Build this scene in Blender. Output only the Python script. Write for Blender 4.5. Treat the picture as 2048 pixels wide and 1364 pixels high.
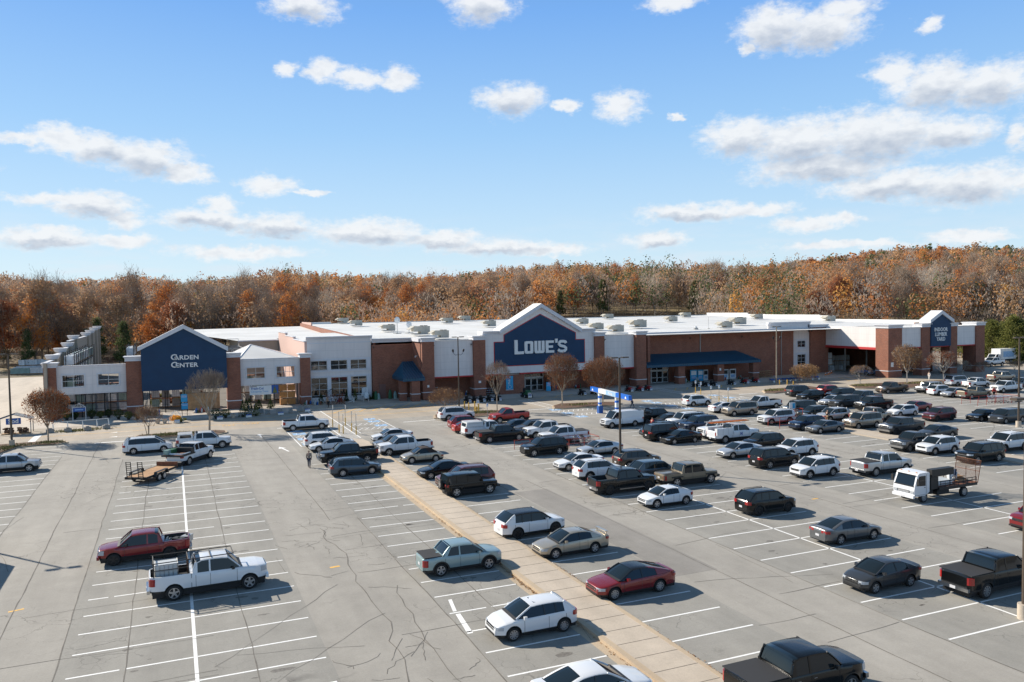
import bpy, bmesh, math, random
import numpy as np
from mathutils import Vector, Matrix
for o in list(bpy.data.objects): bpy.data.objects.remove(o)
SC=bpy.context.scene
COL=SC.collection
rad=math.radians
# ------------------------------------------------------------------ camera
def cam_setup():
    cd=bpy.data.cameras.new('camera'); cam=bpy.data.objects.new('camera',cd); COL.objects.link(cam)
    yaw,pitch,roll=rad(22.912),rad(2.442),rad(.918)
    f=Vector((math.sin(yaw)*math.cos(pitch),math.cos(yaw)*math.cos(pitch),-math.sin(pitch)))
    r=Vector((math.cos(yaw),-math.sin(yaw),0)); d=f.cross(r)
    c,s=math.cos(roll),math.sin(roll)
    r2=c*r+s*d; d2=-s*r+c*d
    m=Matrix((( r2.x,-d2.x,-f.x,0),(r2.y,-d2.y,-f.y,0),(r2.z,-d2.z,-f.z,15.657),(0,0,0,1)))
    cam.matrix_world=m
    cd.sensor_width=36; cd.lens=1609.4/2048*36; cd.clip_start=.5; cd.clip_end=9000
    SC.camera=cam
cam_setup()
SC.render.engine='CYCLES'
SC.view_settings.view_transform='Standard'; SC.view_settings.look='None'; SC.view_settings.gamma=1
SC.view_settings.exposure=0.5
# ------------------------------------------------------------------ sun and sky
SUN_AZ=(-.623,.782); SUN_EL=rad(31.5)
def sun_setup():
    l=bpy.data.lights.new('sun','SUN'); l.energy=5.0; l.angle=rad(.55); l.color=(1,.92,.80)
    o=bpy.data.objects.new('sun',l); COL.objects.link(o)
    d=Vector((-SUN_AZ[0]*math.cos(SUN_EL),-SUN_AZ[1]*math.cos(SUN_EL),-math.sin(SUN_EL)))
    o.rotation_euler=d.to_track_quat('-Z','Y').to_euler(); o.location=(-60,80,90)
sun_setup()
W=bpy.data.worlds.new('World'); SC.world=W; W.use_nodes=True
# clouds: azimuth, elevation (deg), half width, half height (deg), density
CLOUDS=[(9.07,19.81,2.49,0.91),(21.22,20.18,2.27,1.16),(7.81,16.02,0.88,0.51),(10.12,15.98,1.26,0.75),(12.64,15.51,2.02,0.7),(15.21,15.57,1.49,0.77),(23.22,14.23,2.35,1.14),(27.08,13.74,0.95,0.43),(30.73,13.6,1.68,1.07),(34.65,12.58,0.44,0.29),(-8.1,10.48,1.68,0.38),(-5.72,10.62,2.2,0.91),(-3.8,10.17,2.28,1.0),(-1.23,9.87,2.69,1.22),(1.13,9.06,1.81,0.7),(-6.65,6.97,2.6,0.43),(-4.2,6.72,2.72,0.88),(-2.53,5.91,1.25,0.55),(3.16,6.97,1.29,0.72),(6.46,8.44,1.93,0.72),(9.08,7.97,1.44,0.22),(2.57,6.05,3.69,0.61),(6.71,5.72,3.17,0.81),(13.07,5.32,4.45,0.91),(17.94,4.77,3.04,0.69),(22.17,4.2,4.97,0.58),(-7.0,4.69,3.16,0.6),(-2.57,4.65,1.87,0.45),(4.4,3.93,4.47,0.51),(25.71,3.89,3.05,0.42),(40.91,17.73,2.4,1.49),(43.87,17.24,2.97,1.28),(45.38,18.26,1.94,0.79),(34.37,19.81,1.82,0.59),(50.14,16.7,0.84,0.49),(39.31,16.54,0.63,0.4),(48.32,14.02,1.39,1.23),(50.58,13.14,2.38,1.47),(53.53,12.73,2.53,1.43),(38.8,11.08,2.64,1.34),(42.63,10.47,4.05,1.74),(47.18,10.53,4.74,1.85),(51.42,10.24,2.65,1.07),(44.18,8.75,4.96,1.05),(55.09,9.66,0.82,0.95),(48.06,7.35,4.07,0.96),(52.25,7.01,4.06,1.26),(55.62,7.14,1.62,0.96),(35.79,6.27,3.99,0.67),(39.43,6.27,3.16,0.48),(43.25,5.16,3.03,0.54),(45.4,5.3,1.31,0.43),(33.23,4.47,2.22,0.61),(45.71,3.67,4.55,0.29),(52.81,3.94,2.59,0.37),(-12.82,8.58,3.01,0.92),(-14.07,5.71,3.66,0.77),(58.94,11.08,2.99,1.78),(60.15,4.88,3.64,0.92)]
def world_setup():
    nt=W.node_tree; N=nt.nodes; L=nt.links; N.clear()
    out=N.new('ShaderNodeOutputWorld'); bg=N.new('ShaderNodeBackground'); L.new(bg.outputs[0],out.inputs[0])
    sky=N.new('ShaderNodeTexSky'); sky.sky_type='NISHITA'; sky.sun_disc=False
    sky.sun_elevation=SUN_EL; sky.sun_rotation=math.atan2(SUN_AZ[0],SUN_AZ[1]); sky.altitude=200
    sky.air_density=1.0; sky.dust_density=.6; sky.ozone_density=2.2
    bg.inputs[1].default_value=.15
    def M(op,a,b=None,c=None,clamp=False):
        n=N.new('ShaderNodeMath'); n.operation=op; n.use_clamp=clamp
        for i,x in enumerate((a,b,c)):
            if x is None: continue
            if isinstance(x,(int,float)): n.inputs[i].default_value=x
            else: L.new(x,n.inputs[i])
        return n.outputs[0]
    def VM(op,a,b=None,out=0):
        n=N.new('ShaderNodeVectorMath'); n.operation=op
        for i,x in enumerate((a,b)):
            if x is None: continue
            if isinstance(x,tuple): n.inputs[i].default_value=x
            else: L.new(x,n.inputs[i])
        return n.outputs[out]
    tc=N.new('ShaderNodeTexCoord'); sx=N.new('ShaderNodeSeparateXYZ'); L.new(tc.outputs['Generated'],sx.inputs[0])
    az=M('ARCTAN2',sx.outputs[0],sx.outputs[1]); el=M('ARCSINE',sx.outputs[2])
    az=M('MULTIPLY',az,57.2958); el=M('MULTIPLY',el,57.2958)
    cb=N.new('ShaderNodeCombineXYZ'); L.new(az,cb.inputs[0]); L.new(el,cb.inputs[1])
    P=cb.outputs[0]
    st=VM('MULTIPLY',P,(1,1.7,1))
    def noise(scale,detail,vec,rough=.55,off=0):
        n=N.new('ShaderNodeTexNoise'); n.inputs['Scale'].default_value=scale; n.inputs['Detail'].default_value=detail
        n.inputs['Roughness'].default_value=rough
        if off: vec=VM('ADD',vec,(off,off*.7,off*.3))
        L.new(vec,n.inputs['Vector']); return n
    nz=noise(.55,7,st,.6)
    warp=VM('MULTIPLY',VM('SUBTRACT',nz.outputs['Color'],(.5,.5,.5)),(3.0,1.5,0))
    Pw=VM('ADD',P,warp)
    # each puff is one squashed distance; the nearest puff wins
    def field(puffs,Pv):
        D=None
        for (a_,e_,ra,re) in puffs:
            n=N.new('ShaderNodeVectorMath'); n.operation='MULTIPLY_ADD'; L.new(Pv,n.inputs[0])
            n.inputs[1].default_value=(1/ra,1/re,0); n.inputs[2].default_value=(-a_/ra,-e_/re,0)
            l=N.new('ShaderNodeVectorMath'); l.operation='LENGTH'; L.new(n.outputs[0],l.inputs[0])
            D=l.outputs['Value'] if D is None else M('MINIMUM',D,l.outputs['Value'])
        return D
    F=M('SUBTRACT',1.0,field(CLOUDS,Pw))
    big=[(a_,e_-.55*re,ra*.92,re*.72) for (a_,e_,ra,re) in CLOUDS if ra>2.2 and re>.55]
    B=M('MULTIPLY',M('SUBTRACT',1.0,field(big,Pw)),1.5,clamp=True)
    n2=noise(1.6,8,st,.62,3.1)
    d=M('ADD',F,M('MULTIPLY',M('SUBTRACT',n2.outputs[0],.5),1.1))
    mr=N.new('ShaderNodeMapRange'); mr.interpolation_type='SMOOTHSTEP'; L.new(d,mr.inputs[0])
    mr.inputs[1].default_value=-.30; mr.inputs[2].default_value=.56
    alpha=mr.outputs[0]
    # thin veil near the horizon
    n3=noise(.35,6,VM('MULTIPLY',P,(.5,2.6,1)),.6,9)
    veil=M('MULTIPLY',M('MULTIPLY',M('SUBTRACT',n3.outputs[0],.47),3.2,clamp=True),M('SUBTRACT',1.0,M('DIVIDE',M('ABSOLUTE',M('SUBTRACT',el,2.5)),4.2),clamp=True),clamp=True)
    n4=noise(1.1,5,st,.5,5.5)
    shade=M('ADD',M('MULTIPLY',B,.78),M('MULTIPLY',M('SUBTRACT',n4.outputs[0],.48),1.1),clamp=True)
    cr=N.new('ShaderNodeMixRGB'); L.new(shade,cr.inputs[0]); cr.inputs[1].default_value=(4.3,4.4,4.5,1); cr.inputs[2].default_value=(2.3,2.6,3.1,1)
    tint=N.new('ShaderNodeMixRGB'); tint.blend_type='MULTIPLY'; tint.inputs[0].default_value=1; tint.inputs[2].default_value=(*SKY_TINT,1)
    L.new(sky.outputs[0],tint.inputs[1])
    gr=N.new('ShaderNodeValToRGB'); L.new(M('DIVIDE',el,60.0,clamp=True),gr.inputs[0]); E=gr.color_ramp.elements
    for pos,c in ((0.0,(.68,.84,.92)),(.05,(.61,.80,.93)),(.12,(.48,.71,.94)),(.2,(.34,.60,.93)),(.33,(.19,.43,.88)),(.5,(.11,.25,.47)),(1.0,(.075,.125,.21))):
        e=E[0] if pos==0 else (E[len(E)-1] if pos==1.0 else E.new(pos)); e.color=(*c,1)
    sc=N.new('ShaderNodeVectorMath'); sc.operation='SCALE'; L.new(gr.outputs[0],sc.inputs[0]); sc.inputs['Scale'].default_value=4.75
    mg=N.new('ShaderNodeMixRGB'); mg.inputs[0].default_value=.95; L.new(tint.outputs[0],mg.inputs[1]); L.new(sc.outputs[0],mg.inputs[2]); tint=mg
    m0=N.new('ShaderNodeMixRGB'); L.new(M('MULTIPLY',veil,.75),m0.inputs[0]); L.new(tint.outputs[0],m0.inputs[1]); m0.inputs[2].default_value=(3.75,3.95,4.3,1)
    m1=N.new('ShaderNodeMixRGB'); L.new(M('MULTIPLY',alpha,.93),m1.inputs[0]); L.new(m0.outputs[0],m1.inputs[1]); L.new(cr.outputs[0],m1.inputs[2])
    L.new(m1.outputs[0],bg.inputs[0])
    W.cycles.sampling_method='MANUAL'; W.cycles.sample_map_resolution=512
SKY_TINT=(1.0,1.0,1.0)
world_setup()
# ------------------------------------------------------------------ materials
MATS={}
def mat(name,col=(.5,.5,.5),rough=.6,metal=0,spec=.5,coat=0,var=0,vscale=3.0,emit=0,island=None,objrand=None,bump=0):
    if name in MATS: return MATS[name]
    m=bpy.data.materials.new(name); MATS[name]=m; m.use_nodes=True
    nt=m.node_tree; N=nt.nodes; L=nt.links; b=N['Principled BSDF']
    b.inputs['Base Color'].default_value=(*col,1); b.inputs['Roughness'].default_value=rough; b.inputs['Metallic'].default_value=metal
    b.inputs['Specular IOR Level'].default_value=spec
    if coat: b.inputs['Coat Weight'].default_value=coat; b.inputs['Coat Roughness'].default_value=.04
    if emit: b.inputs['Emission Color'].default_value=(*col,1); b.inputs['Emission Strength'].default_value=emit
    if var:
        tc=N.new('ShaderNodeTexCoord'); nz=N.new('ShaderNodeTexNoise'); nz.inputs['Scale'].default_value=vscale; nz.inputs['Detail'].default_value=6
        L.new(tc.outputs['Object'],nz.inputs[0]); r=N.new('ShaderNodeMapRange'); r.inputs[1].default_value=.25; r.inputs[2].default_value=.75
        r.inputs[3].default_value=1-var; r.inputs[4].default_value=1+var; L.new(nz.outputs[0],r.inputs[0])
        x=N.new('ShaderNodeVectorMath'); x.operation='SCALE'; x.inputs[0].default_value=col; L.new(r.outputs[0],x.inputs['Scale']); L.new(x.outputs[0],b.inputs['Base Color'])
    if island:
        g=N.new('ShaderNodeNewGeometry'); cr=N.new('ShaderNodeValToRGB')
        while len(cr.color_ramp.elements)<len(island): cr.color_ramp.elements.new(.5)
        for i,c in enumerate(island): cr.color_ramp.elements[i].position=i/(len(island)-1); cr.color_ramp.elements[i].color=(*c,1)
        if objrand:
            oi=N.new('ShaderNodeObjectInfo'); mx=N.new('ShaderNodeMath'); mx.operation='MULTIPLY_ADD'; L.new(g.outputs['Random Per Island'],mx.inputs[0]); mx.inputs[1].default_value=1-objrand
            m2=N.new('ShaderNodeMath'); m2.operation='MULTIPLY'; L.new(oi.outputs['Random'],m2.inputs[0]); m2.inputs[1].default_value=objrand; L.new(m2.outputs[0],mx.inputs[2]); L.new(mx.outputs[0],cr.inputs[0])
        else: L.new(g.outputs['Random Per Island'],cr.inputs[0])
        L.new(cr.outputs[0],b.inputs['Base Color'])
    if bump:
        tc=N.new('ShaderNodeTexCoord'); nz=N.new('ShaderNodeTexNoise'); nz.inputs['Scale'].default_value=30; L.new(tc.outputs['Object'],nz.inputs[0])
        bp=N.new('ShaderNodeBump'); bp.inputs['Strength'].default_value=bump; L.new(nz.outputs[0],bp.inputs['Height']); L.new(bp.outputs[0],b.inputs['Normal'])
    return m
def brick_mat():
    m=mat('brick',(.2,.07,.04),.85); nt=m.node_tree; N=nt.nodes; L=nt.links; b=N['Principled BSDF']
    g=N.new('ShaderNodeNewGeometry'); s=N.new('ShaderNodeSeparateXYZ'); L.new(g.outputs['Position'],s.inputs[0])
    a=N.new('ShaderNodeMath'); a.operation='ADD'; L.new(s.outputs[0],a.inputs[0]); L.new(s.outputs[1],a.inputs[1])
    c=N.new('ShaderNodeCombineXYZ'); L.new(a.outputs[0],c.inputs[0]); L.new(s.outputs[2],c.inputs[1])
    br=N.new('ShaderNodeTexBrick'); L.new(c.outputs[0],br.inputs[0]); br.inputs['Scale'].default_value=1
    br.inputs['Brick Width'].default_value=.32; br.inputs['Row Height'].default_value=.12; br.inputs['Mortar Size'].default_value=.014
    br.inputs['Color1'].default_value=(.31,.098,.05,1); br.inputs['Color2'].default_value=(.21,.06,.032,1); br.inputs['Mortar'].default_value=(.24,.17,.13,1)
    nz=N.new('ShaderNodeTexNoise'); nz.inputs['Scale'].default_value=.7; nz.inputs['Detail'].default_value=8; L.new(g.outputs['Position'],nz.inputs[0])
    r=N.new('ShaderNodeMapRange'); r.inputs[3].default_value=.72; r.inputs[4].default_value=1.3; L.new(nz.outputs[0],r.inputs[0])
    x=N.new('ShaderNodeVectorMath'); x.operation='SCALE'; L.new(br.outputs[0],x.inputs[0]); L.new(r.outputs[0],x.inputs['Scale']); L.new(x.outputs[0],b.inputs['Base Color'])
    return m
def panel_mat(name,col):
    # stucco panels: joints of one panel grid plus faint streaks
    m=mat(name,col,.8); nt=m.node_tree; N=nt.nodes; L=nt.links; b=N['Principled BSDF']
    g=N.new('ShaderNodeNewGeometry'); s=N.new('ShaderNodeSeparateXYZ'); L.new(g.outputs['Position'],s.inputs[0])
    a=N.new('ShaderNodeMath'); a.operation='ADD'; L.new(s.outputs[0],a.inputs[0]); L.new(s.outputs[1],a.inputs[1])
    c=N.new('ShaderNodeCombineXYZ'); L.new(a.outputs[0],c.inputs[0]); L.new(s.outputs[2],c.inputs[1])
    br=N.new('ShaderNodeTexBrick'); L.new(c.outputs[0],br.inputs[0]); br.inputs['Scale'].default_value=1; br.offset=0
    br.inputs['Brick Width'].default_value=2.4; br.inputs['Row Height'].default_value=1.25; br.inputs['Mortar Size'].default_value=.03
    k=.86
    br.inputs['Color1'].default_value=(*col,1); br.inputs['Color2'].default_value=(*[x*.97 for x in col],1); br.inputs['Mortar'].default_value=(*[x*k for x in col],1)
    nz=N.new('ShaderNodeTexNoise'); nz.inputs['Scale'].default_value=1; nz.inputs['Detail'].default_value=7
    mp=N.new('ShaderNodeMapping'); mp.inputs['Scale'].default_value=(2,2,.25); L.new(g.outputs['Position'],mp.inputs[0]); L.new(mp.outputs[0],nz.inputs[0])
    r=N.new('ShaderNodeMapRange'); r.inputs[3].default_value=.86; r.inputs[4].default_value=1.1; L.new(nz.outputs[0],r.inputs[0])
    x=N.new('ShaderNodeVectorMath'); x.operation='SCALE'; L.new(br.outputs[0],x.inputs[0]); L.new(r.outputs[0],x.inputs['Scale']); L.new(x.outputs[0],b.inputs['Base Color'])
    return m
def asphalt_mat(name,c1,c2,cracks=.5,spots=.35,scale=1.0):
    m=mat(name,c1,.9); nt=m.node_tree; N=nt.nodes; L=nt.links; b=N['Principled BSDF']
    g=N.new('ShaderNodeNewGeometry'); P=g.outputs['Position']
    def nz(sc,de=6,ro=.6,vec=P):
        n=N.new('ShaderNodeTexNoise'); n.inputs['Scale'].default_value=sc; n.inputs['Detail'].default_value=de; n.inputs['Roughness'].default_value=ro; L.new(vec,n.inputs[0]); return n.outputs[0]
    def mr(v,a,b_,c,d):
        r=N.new('ShaderNodeMapRange'); r.inputs[1].default_value=a; r.inputs[2].default_value=b_; r.inputs[3].default_value=c; r.inputs[4].default_value=d; L.new(v,r.inputs[0]); return r.outputs[0]
    def mu(a,b_):
        n=N.new('ShaderNodeMath'); n.operation='MULTIPLY'
        for i,x in enumerate((a,b_)):
            if isinstance(x,float): n.inputs[i].default_value=x
            else: L.new(x,n.inputs[i])
        return n.outputs[0]
    mp=N.new('ShaderNodeMapping'); mp.inputs['Scale'].default_value=(1,.12,1); L.new(P,mp.inputs[0])
    mix=N.new('ShaderNodeMixRGB'); L.new(mr(nz(.06,8,.65),.3,.7,0,1),mix.inputs[0]); mix.inputs[1].default_value=(*c1,1); mix.inputs[2].default_value=(*c2,1)
    f=mr(nz(.5,8,.7),.3,.7,.90,1.09)
    f=mu(f,mr(nz(.45,5,.6,mp.outputs[0]),.35,.65,.90,1.08))
    f=mu(f,mr(nz(9,3,.7),.3,.7,.94,1.06))
    f=mu(f,mr(nz(45,2,.7),.3,.7,.88,1.12))
    # dark stains
    st=mr(nz(.33,7,.72),.63,.75,1,1-spots); f=mu(f,st)
    # craze cracks
    if cracks:
        v=N.new('ShaderNodeTexVoronoi'); v.feature='DISTANCE_TO_EDGE'; v.inputs['Scale'].default_value=.62
        wn=N.new('ShaderNodeTexNoise'); wn.inputs['Scale'].default_value=1.4; wn.inputs['Detail'].default_value=5; L.new(P,wn.inputs[0])
        ad=N.new('ShaderNodeVectorMath'); ad.operation='MULTIPLY_ADD'; L.new(wn.outputs['Color'],ad.inputs[0]); ad.inputs[1].default_value=(1.1,1.1,0); L.new(P,ad.inputs[2]); L.new(ad.outputs[0],v.inputs['Vector'])
        ln=mr(v.outputs['Distance'],.004,.014,1,0)
        msk=mr(nz(.085,4,.6),.50,.60,0,1)
        k=mu(mu(ln,msk),cracks)
        i=N.new('ShaderNodeMath'); i.operation='SUBTRACT'; i.inputs[0].default_value=1; L.new(k,i.inputs[1]); f=mu(f,i.outputs[0])
    x=N.new('ShaderNodeVectorMath'); x.operation='SCALE'; L.new(mix.outputs[0],x.inputs[0]); L.new(f,x.inputs['Scale']); L.new(x.outputs[0],b.inputs['Base Color'])
    bp=N.new('ShaderNodeBump'); bp.inputs['Strength'].default_value=.25; bp.inputs['Distance'].default_value=.02; L.new(nz(40,3,.7),bp.inputs['Height']); L.new(bp.outputs[0],b.inputs['Normal'])
    return m
brick_mat()
panel_mat('stucco',(.78,.73,.70)); panel_mat('stucco_tan',(.40,.34,.27))
asphalt_mat('asphalt',(.302,.281,.246),(.355,.330,.290),.5,.35)
asphalt_mat('asphalt_road',(.37,.32,.255),(.42,.36,.29),.3,.2)
asphalt_mat('asphalt_bay',(.268,.254,.226),(.312,.296,.262),.45,.4)
asphalt_mat('shaded_yard_asphalt',(.15,.135,.115),(.20,.18,.155),.1,.4)  # asphalt darkened so the yard's inner shade is in its colour
asphalt_mat('asphalt_patch',(.25,.235,.21),(.27,.25,.225),.1,.1)
asphalt_mat('concrete',(.46,.39,.31),(.52,.44,.35),0,.22)
asphalt_mat('concrete_yard',(.50,.44,.37),(.55,.48,.40),.25,.12)
asphalt_mat('kerb',(.44,.34,.235),(.50,.40,.28),0,.4)
mat('joint',(.12,.10,.08),.9); mat('crack',(.165,.15,.13),.95,var=.3,vscale=1.5)
mat('white_line',(.86,.85,.82),.7,var=.10,vscale=6); mat('yellow_line',(.80,.46,.10),.8,var=.25,vscale=4); mat('blue_mark',(.28,.45,.66),.8,var=.2,vscale=3)
mat('white_trim',(.66,.66,.68),.6,var=.05,vscale=1); mat('roof_white',(.72,.71,.68),.6,var=.13,vscale=.12)
mat('navy',(.005,.040,.100),.65,var=.12,vscale=.8); mat('red_trim',(.50,.03,.03),.6); mat('sign_white',(.78,.78,.76),.5)
mat('awning_blue',(.012,.072,.125),.5,var=.1); mat('awning_rib',(.024,.11,.18),.45)
mat('glass_dark',(.018,.02,.022),.05,spec=.9); mat('glass_tint',(.010,.016,.020),.03,spec=.5)
mat('frame_white',(.62,.62,.60),.5); mat('frame_dark',(.02,.02,.02),.5); mat('black',(.012,.012,.013),.6); mat('black_gloss',(.01,.01,.011),.25)
mat('rubber',(.018,.018,.018),.85); mat('rim_silver',(.55,.55,.56),.3,metal=.85); mat('rim_dark',(.04,.04,.042),.35,metal=.6)
mat('chrome',(.50,.50,.50),.28,metal=1); mat('lamp_clear',(.42,.44,.46),.15,spec=.8,coat=.3); mat('lamp_red',(.34,.012,.012),.25,coat=.5); mat('lamp_amber',(.6,.2,.02),.3)
mat('plate',(.6,.6,.62),.5); mat('bed_liner',(.03,.03,.032),.8)
mat('metal_grey',(.33,.33,.32),.5,metal=.5,var=.1); mat('ac_unit',(.46,.43,.36),.6,var=.12,vscale=1.5); mat('galv',(.5,.5,.49),.45,metal=.6)
mat('bronze_pole',(.10,.075,.055),.5,metal=.3,var=.15); mat('wood',(.42,.26,.13),.8,var=.3,vscale=2); mat('wood_orange',(.55,.24,.07),.7,var=.2,vscale=3); mat('rust',(.18,.07,.035),.8,var=.4,vscale=5)
mat('wrap_white',(.72,.74,.74),.35,var=.25,vscale=1.2); mat('wrap_green',(.28,.40,.36),.4,var=.25,vscale=1.2); mat('wrap_grey',(.48,.50,.50),.4,var=.25,vscale=1.2); mat('block_grey',(.3,.29,.27),.9,var=.2)
mat('yellow_post',(.62,.38,.06),.6,var=.1); mat('red_paint',(.42,.05,.03),.5); mat('blue_bright',(.01,.13,.55),.4); mat('cyan_sign',(.03,.36,.62),.5); mat('plastic_white',(.75,.75,.73),.4)
mat('plastic_blue',(.02,.10,.35),.4); mat('plastic_green',(.03,.12,.05),.5); mat('plastic_red',(.35,.02,.02),.4); mat('plastic_orange',(.7,.18,.02),.5)
mat('bark_tan',(.34,.28,.21),.9,var=.25,vscale=5); mat('bark_grey',(.17,.145,.12),.9,var=.2,vscale=2); mat('bark_pale',(.42,.39,.34),.9,var=.2,vscale=2)
mat('mulch',(.12,.065,.04),.95,var=.45,vscale=4); mat('grass_patch',(.17,.17,.055),.95,var=.4,vscale=3)
mat('skin',(.45,.28,.2),.6); mat('hair',(.03,.02,.015),.8)
PAINT={}
for n,c,me,ro in [('white',(.72,.73,.74),0,.3),('silver',(.50,.51,.52),.5,.32),('tan',(.36,.31,.25),.5,.32),('grey',(.13,.135,.14),.4,.3),('darkgrey',(.045,.048,.052),.25,.28),
    ('black',(.006,.0065,.007),0,.2),('navy',(.012,.03,.075),.3,.25),('slate',(.06,.085,.11),.4,.3),('red',(.42,.018,.012),.15,.3),('darkred',(.21,.012,.014),.2,.25),('maroon',(.12,.018,.02),.25,.3),('brown',(.10,.075,.055),.4,.3),
    ('sage',(.26,.36,.37),.3,.35),('blue',(.02,.12,.32),.3,.3),('khaki',(.19,.155,.105),.2,.4),('darkgreen',(.012,.02,.018),.2,.25),('champagne',(.42,.37,.29),.5,.3)]:
    PAINT[n]=mat('paint_'+n,c,ro,metal=me,coat=.3 if n in('black','darkgrey','navy','darkgreen') else .6,spec=.3 if n=='black' else .5)
# ------------------------------------------------------------------ mesh helper
class MB:
    def __init__(s): s.v=[];s.f=[];s.m=[];s.sl=[]
    def mi(s,m):
        if m not in s.sl: s.sl.append(m)
        return s.sl.index(m)
    def add(s,vs,fs,m):
        o=len(s.v); s.v+= [tuple(p) for p in vs]; k=s.mi(m)
        for f in fs: s.f.append(tuple(o+i for i in f)); s.m.append(k)
    def box(s,x0,x1,y0,y1,z0,z1,m,T=None):
        vs=[(x,y,z) for z in(z0,z1) for y in(y0,y1) for x in(x0,x1)]
        if T: vs=[T@Vector(p) for p in vs]
        s.add(vs,[(0,2,3,1),(4,5,7,6),(0,1,5,4),(2,6,7,3),(0,4,6,2),(1,3,7,5)],m)
    def frus(s,x0,x1,y0,y1,z0,z1,e,m): # box whose top is wider by e
        vs=[(x0,y0,z0),(x1,y0,z0),(x0,y1,z0),(x1,y1,z0),(x0-e,y0-e,z1),(x1+e,y0-e,z1),(x0-e,y1+e,z1),(x1+e,y1+e,z1)]
        s.add(vs,[(0,2,3,1),(4,5,7,6),(0,1,5,4),(2,6,7,3),(0,4,6,2),(1,3,7,5)],m)
    def quad(s,a,b,c,d,m): s.add([a,b,c,d],[(0,1,2,3)],m)
    def prism(s,poly,y0,y1,m,axis='y'): # polygon in (x,z) extruded along y; axis 'z': polygon in (x,y) extruded in z; 'x': (y,z)
        n=len(poly)
        f={'y':lambda p,t:(p[0],t,p[1]),'z':lambda p,t:(p[0],p[1],t),'x':lambda p,t:(t,p[0],p[1])}[axis]
        vs=[f(p,y0) for p in poly]+[f(p,y1) for p in poly]
        fs=[tuple(range(n)),tuple(range(2*n-1,n-1,-1))]+[(i,(i+1)%n,n+(i+1)%n,n+i) for i in range(n)]
        s.add(vs,fs,m)
    def tube(s,pts,rs,m,n=6,cap=True):
        rings=[];P=[Vector(p) for p in pts]
        if isinstance(rs,(int,float)): rs=[rs]*len(P)
        for i,p in enumerate(P):
            d=(P[min(i+1,len(P)-1)]-P[max(i-1,0)]).normalized()
            a=Vector((0,0,1)) if abs(d.z)<.9 else Vector((1,0,0)); u=d.cross(a).normalized(); w=d.cross(u)
            rings.append([p+rs[i]*(math.cos(t)*u+math.sin(t)*w) for t in [2*math.pi*k/n for k in range(n)]])
        vs=[q for r in rings for q in r]; fs=[]
        for i in range(len(P)-1):
            for k in range(n): fs.append((i*n+k,i*n+(k+1)%n,(i+1)*n+(k+1)%n,(i+1)*n+k))
        if cap: fs+= [tuple(range(n-1,-1,-1)),tuple((len(P)-1)*n+k for k in range(n))]
        s.add(vs,fs,m)
    def cyl(s,x,y,z0,z1,r,m,n=12,r2=None): s.tube([(x,y,z0),(x,y,z1)],[r,r if r2 is None else r2],m,n)
    def mesh(s,name,smooth=None):
        me=bpy.data.meshes.new(name); me.from_pydata(s.v,[],s.f)
        for k in s.sl: me.materials.append(MATS[k] if isinstance(k,str) else k)
        me.polygons.foreach_set('material_index',s.m)
        if smooth is not None:
            me.polygons.foreach_set('use_smooth',[True]*len(s.f)); me.set_sharp_from_angle(angle=rad(smooth))
        me.update(); return me
    def obj(s,name,parent=None,smooth=None,label=None):
        o=bpy.data.objects.new(name,s.mesh(name,smooth)); COL.objects.link(o)
        if parent: o.parent=parent
        if label: o['label']=label
        return o
def tag(o,label,cat,group=None):
    o['label']=label; o['category']=cat
    if group: o['group']=group
    return o
def struct(o,k='structure'): o['kind']=k; return o
def root(name,label,cat,loc=(0,0,0),rz=0,group=None):
    o=bpy.data.objects.new(name,None); COL.objects.link(o); o.location=loc; o.rotation_euler=(0,0,rz); o.empty_display_size=.3
    return tag(o,label,cat,group)
def copy_tree(o,parent=None):
    c=o.copy(); COL.objects.link(c)
    if parent: c.parent=parent
    for ch in o.children: copy_tree(ch,c)
    return c

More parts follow.
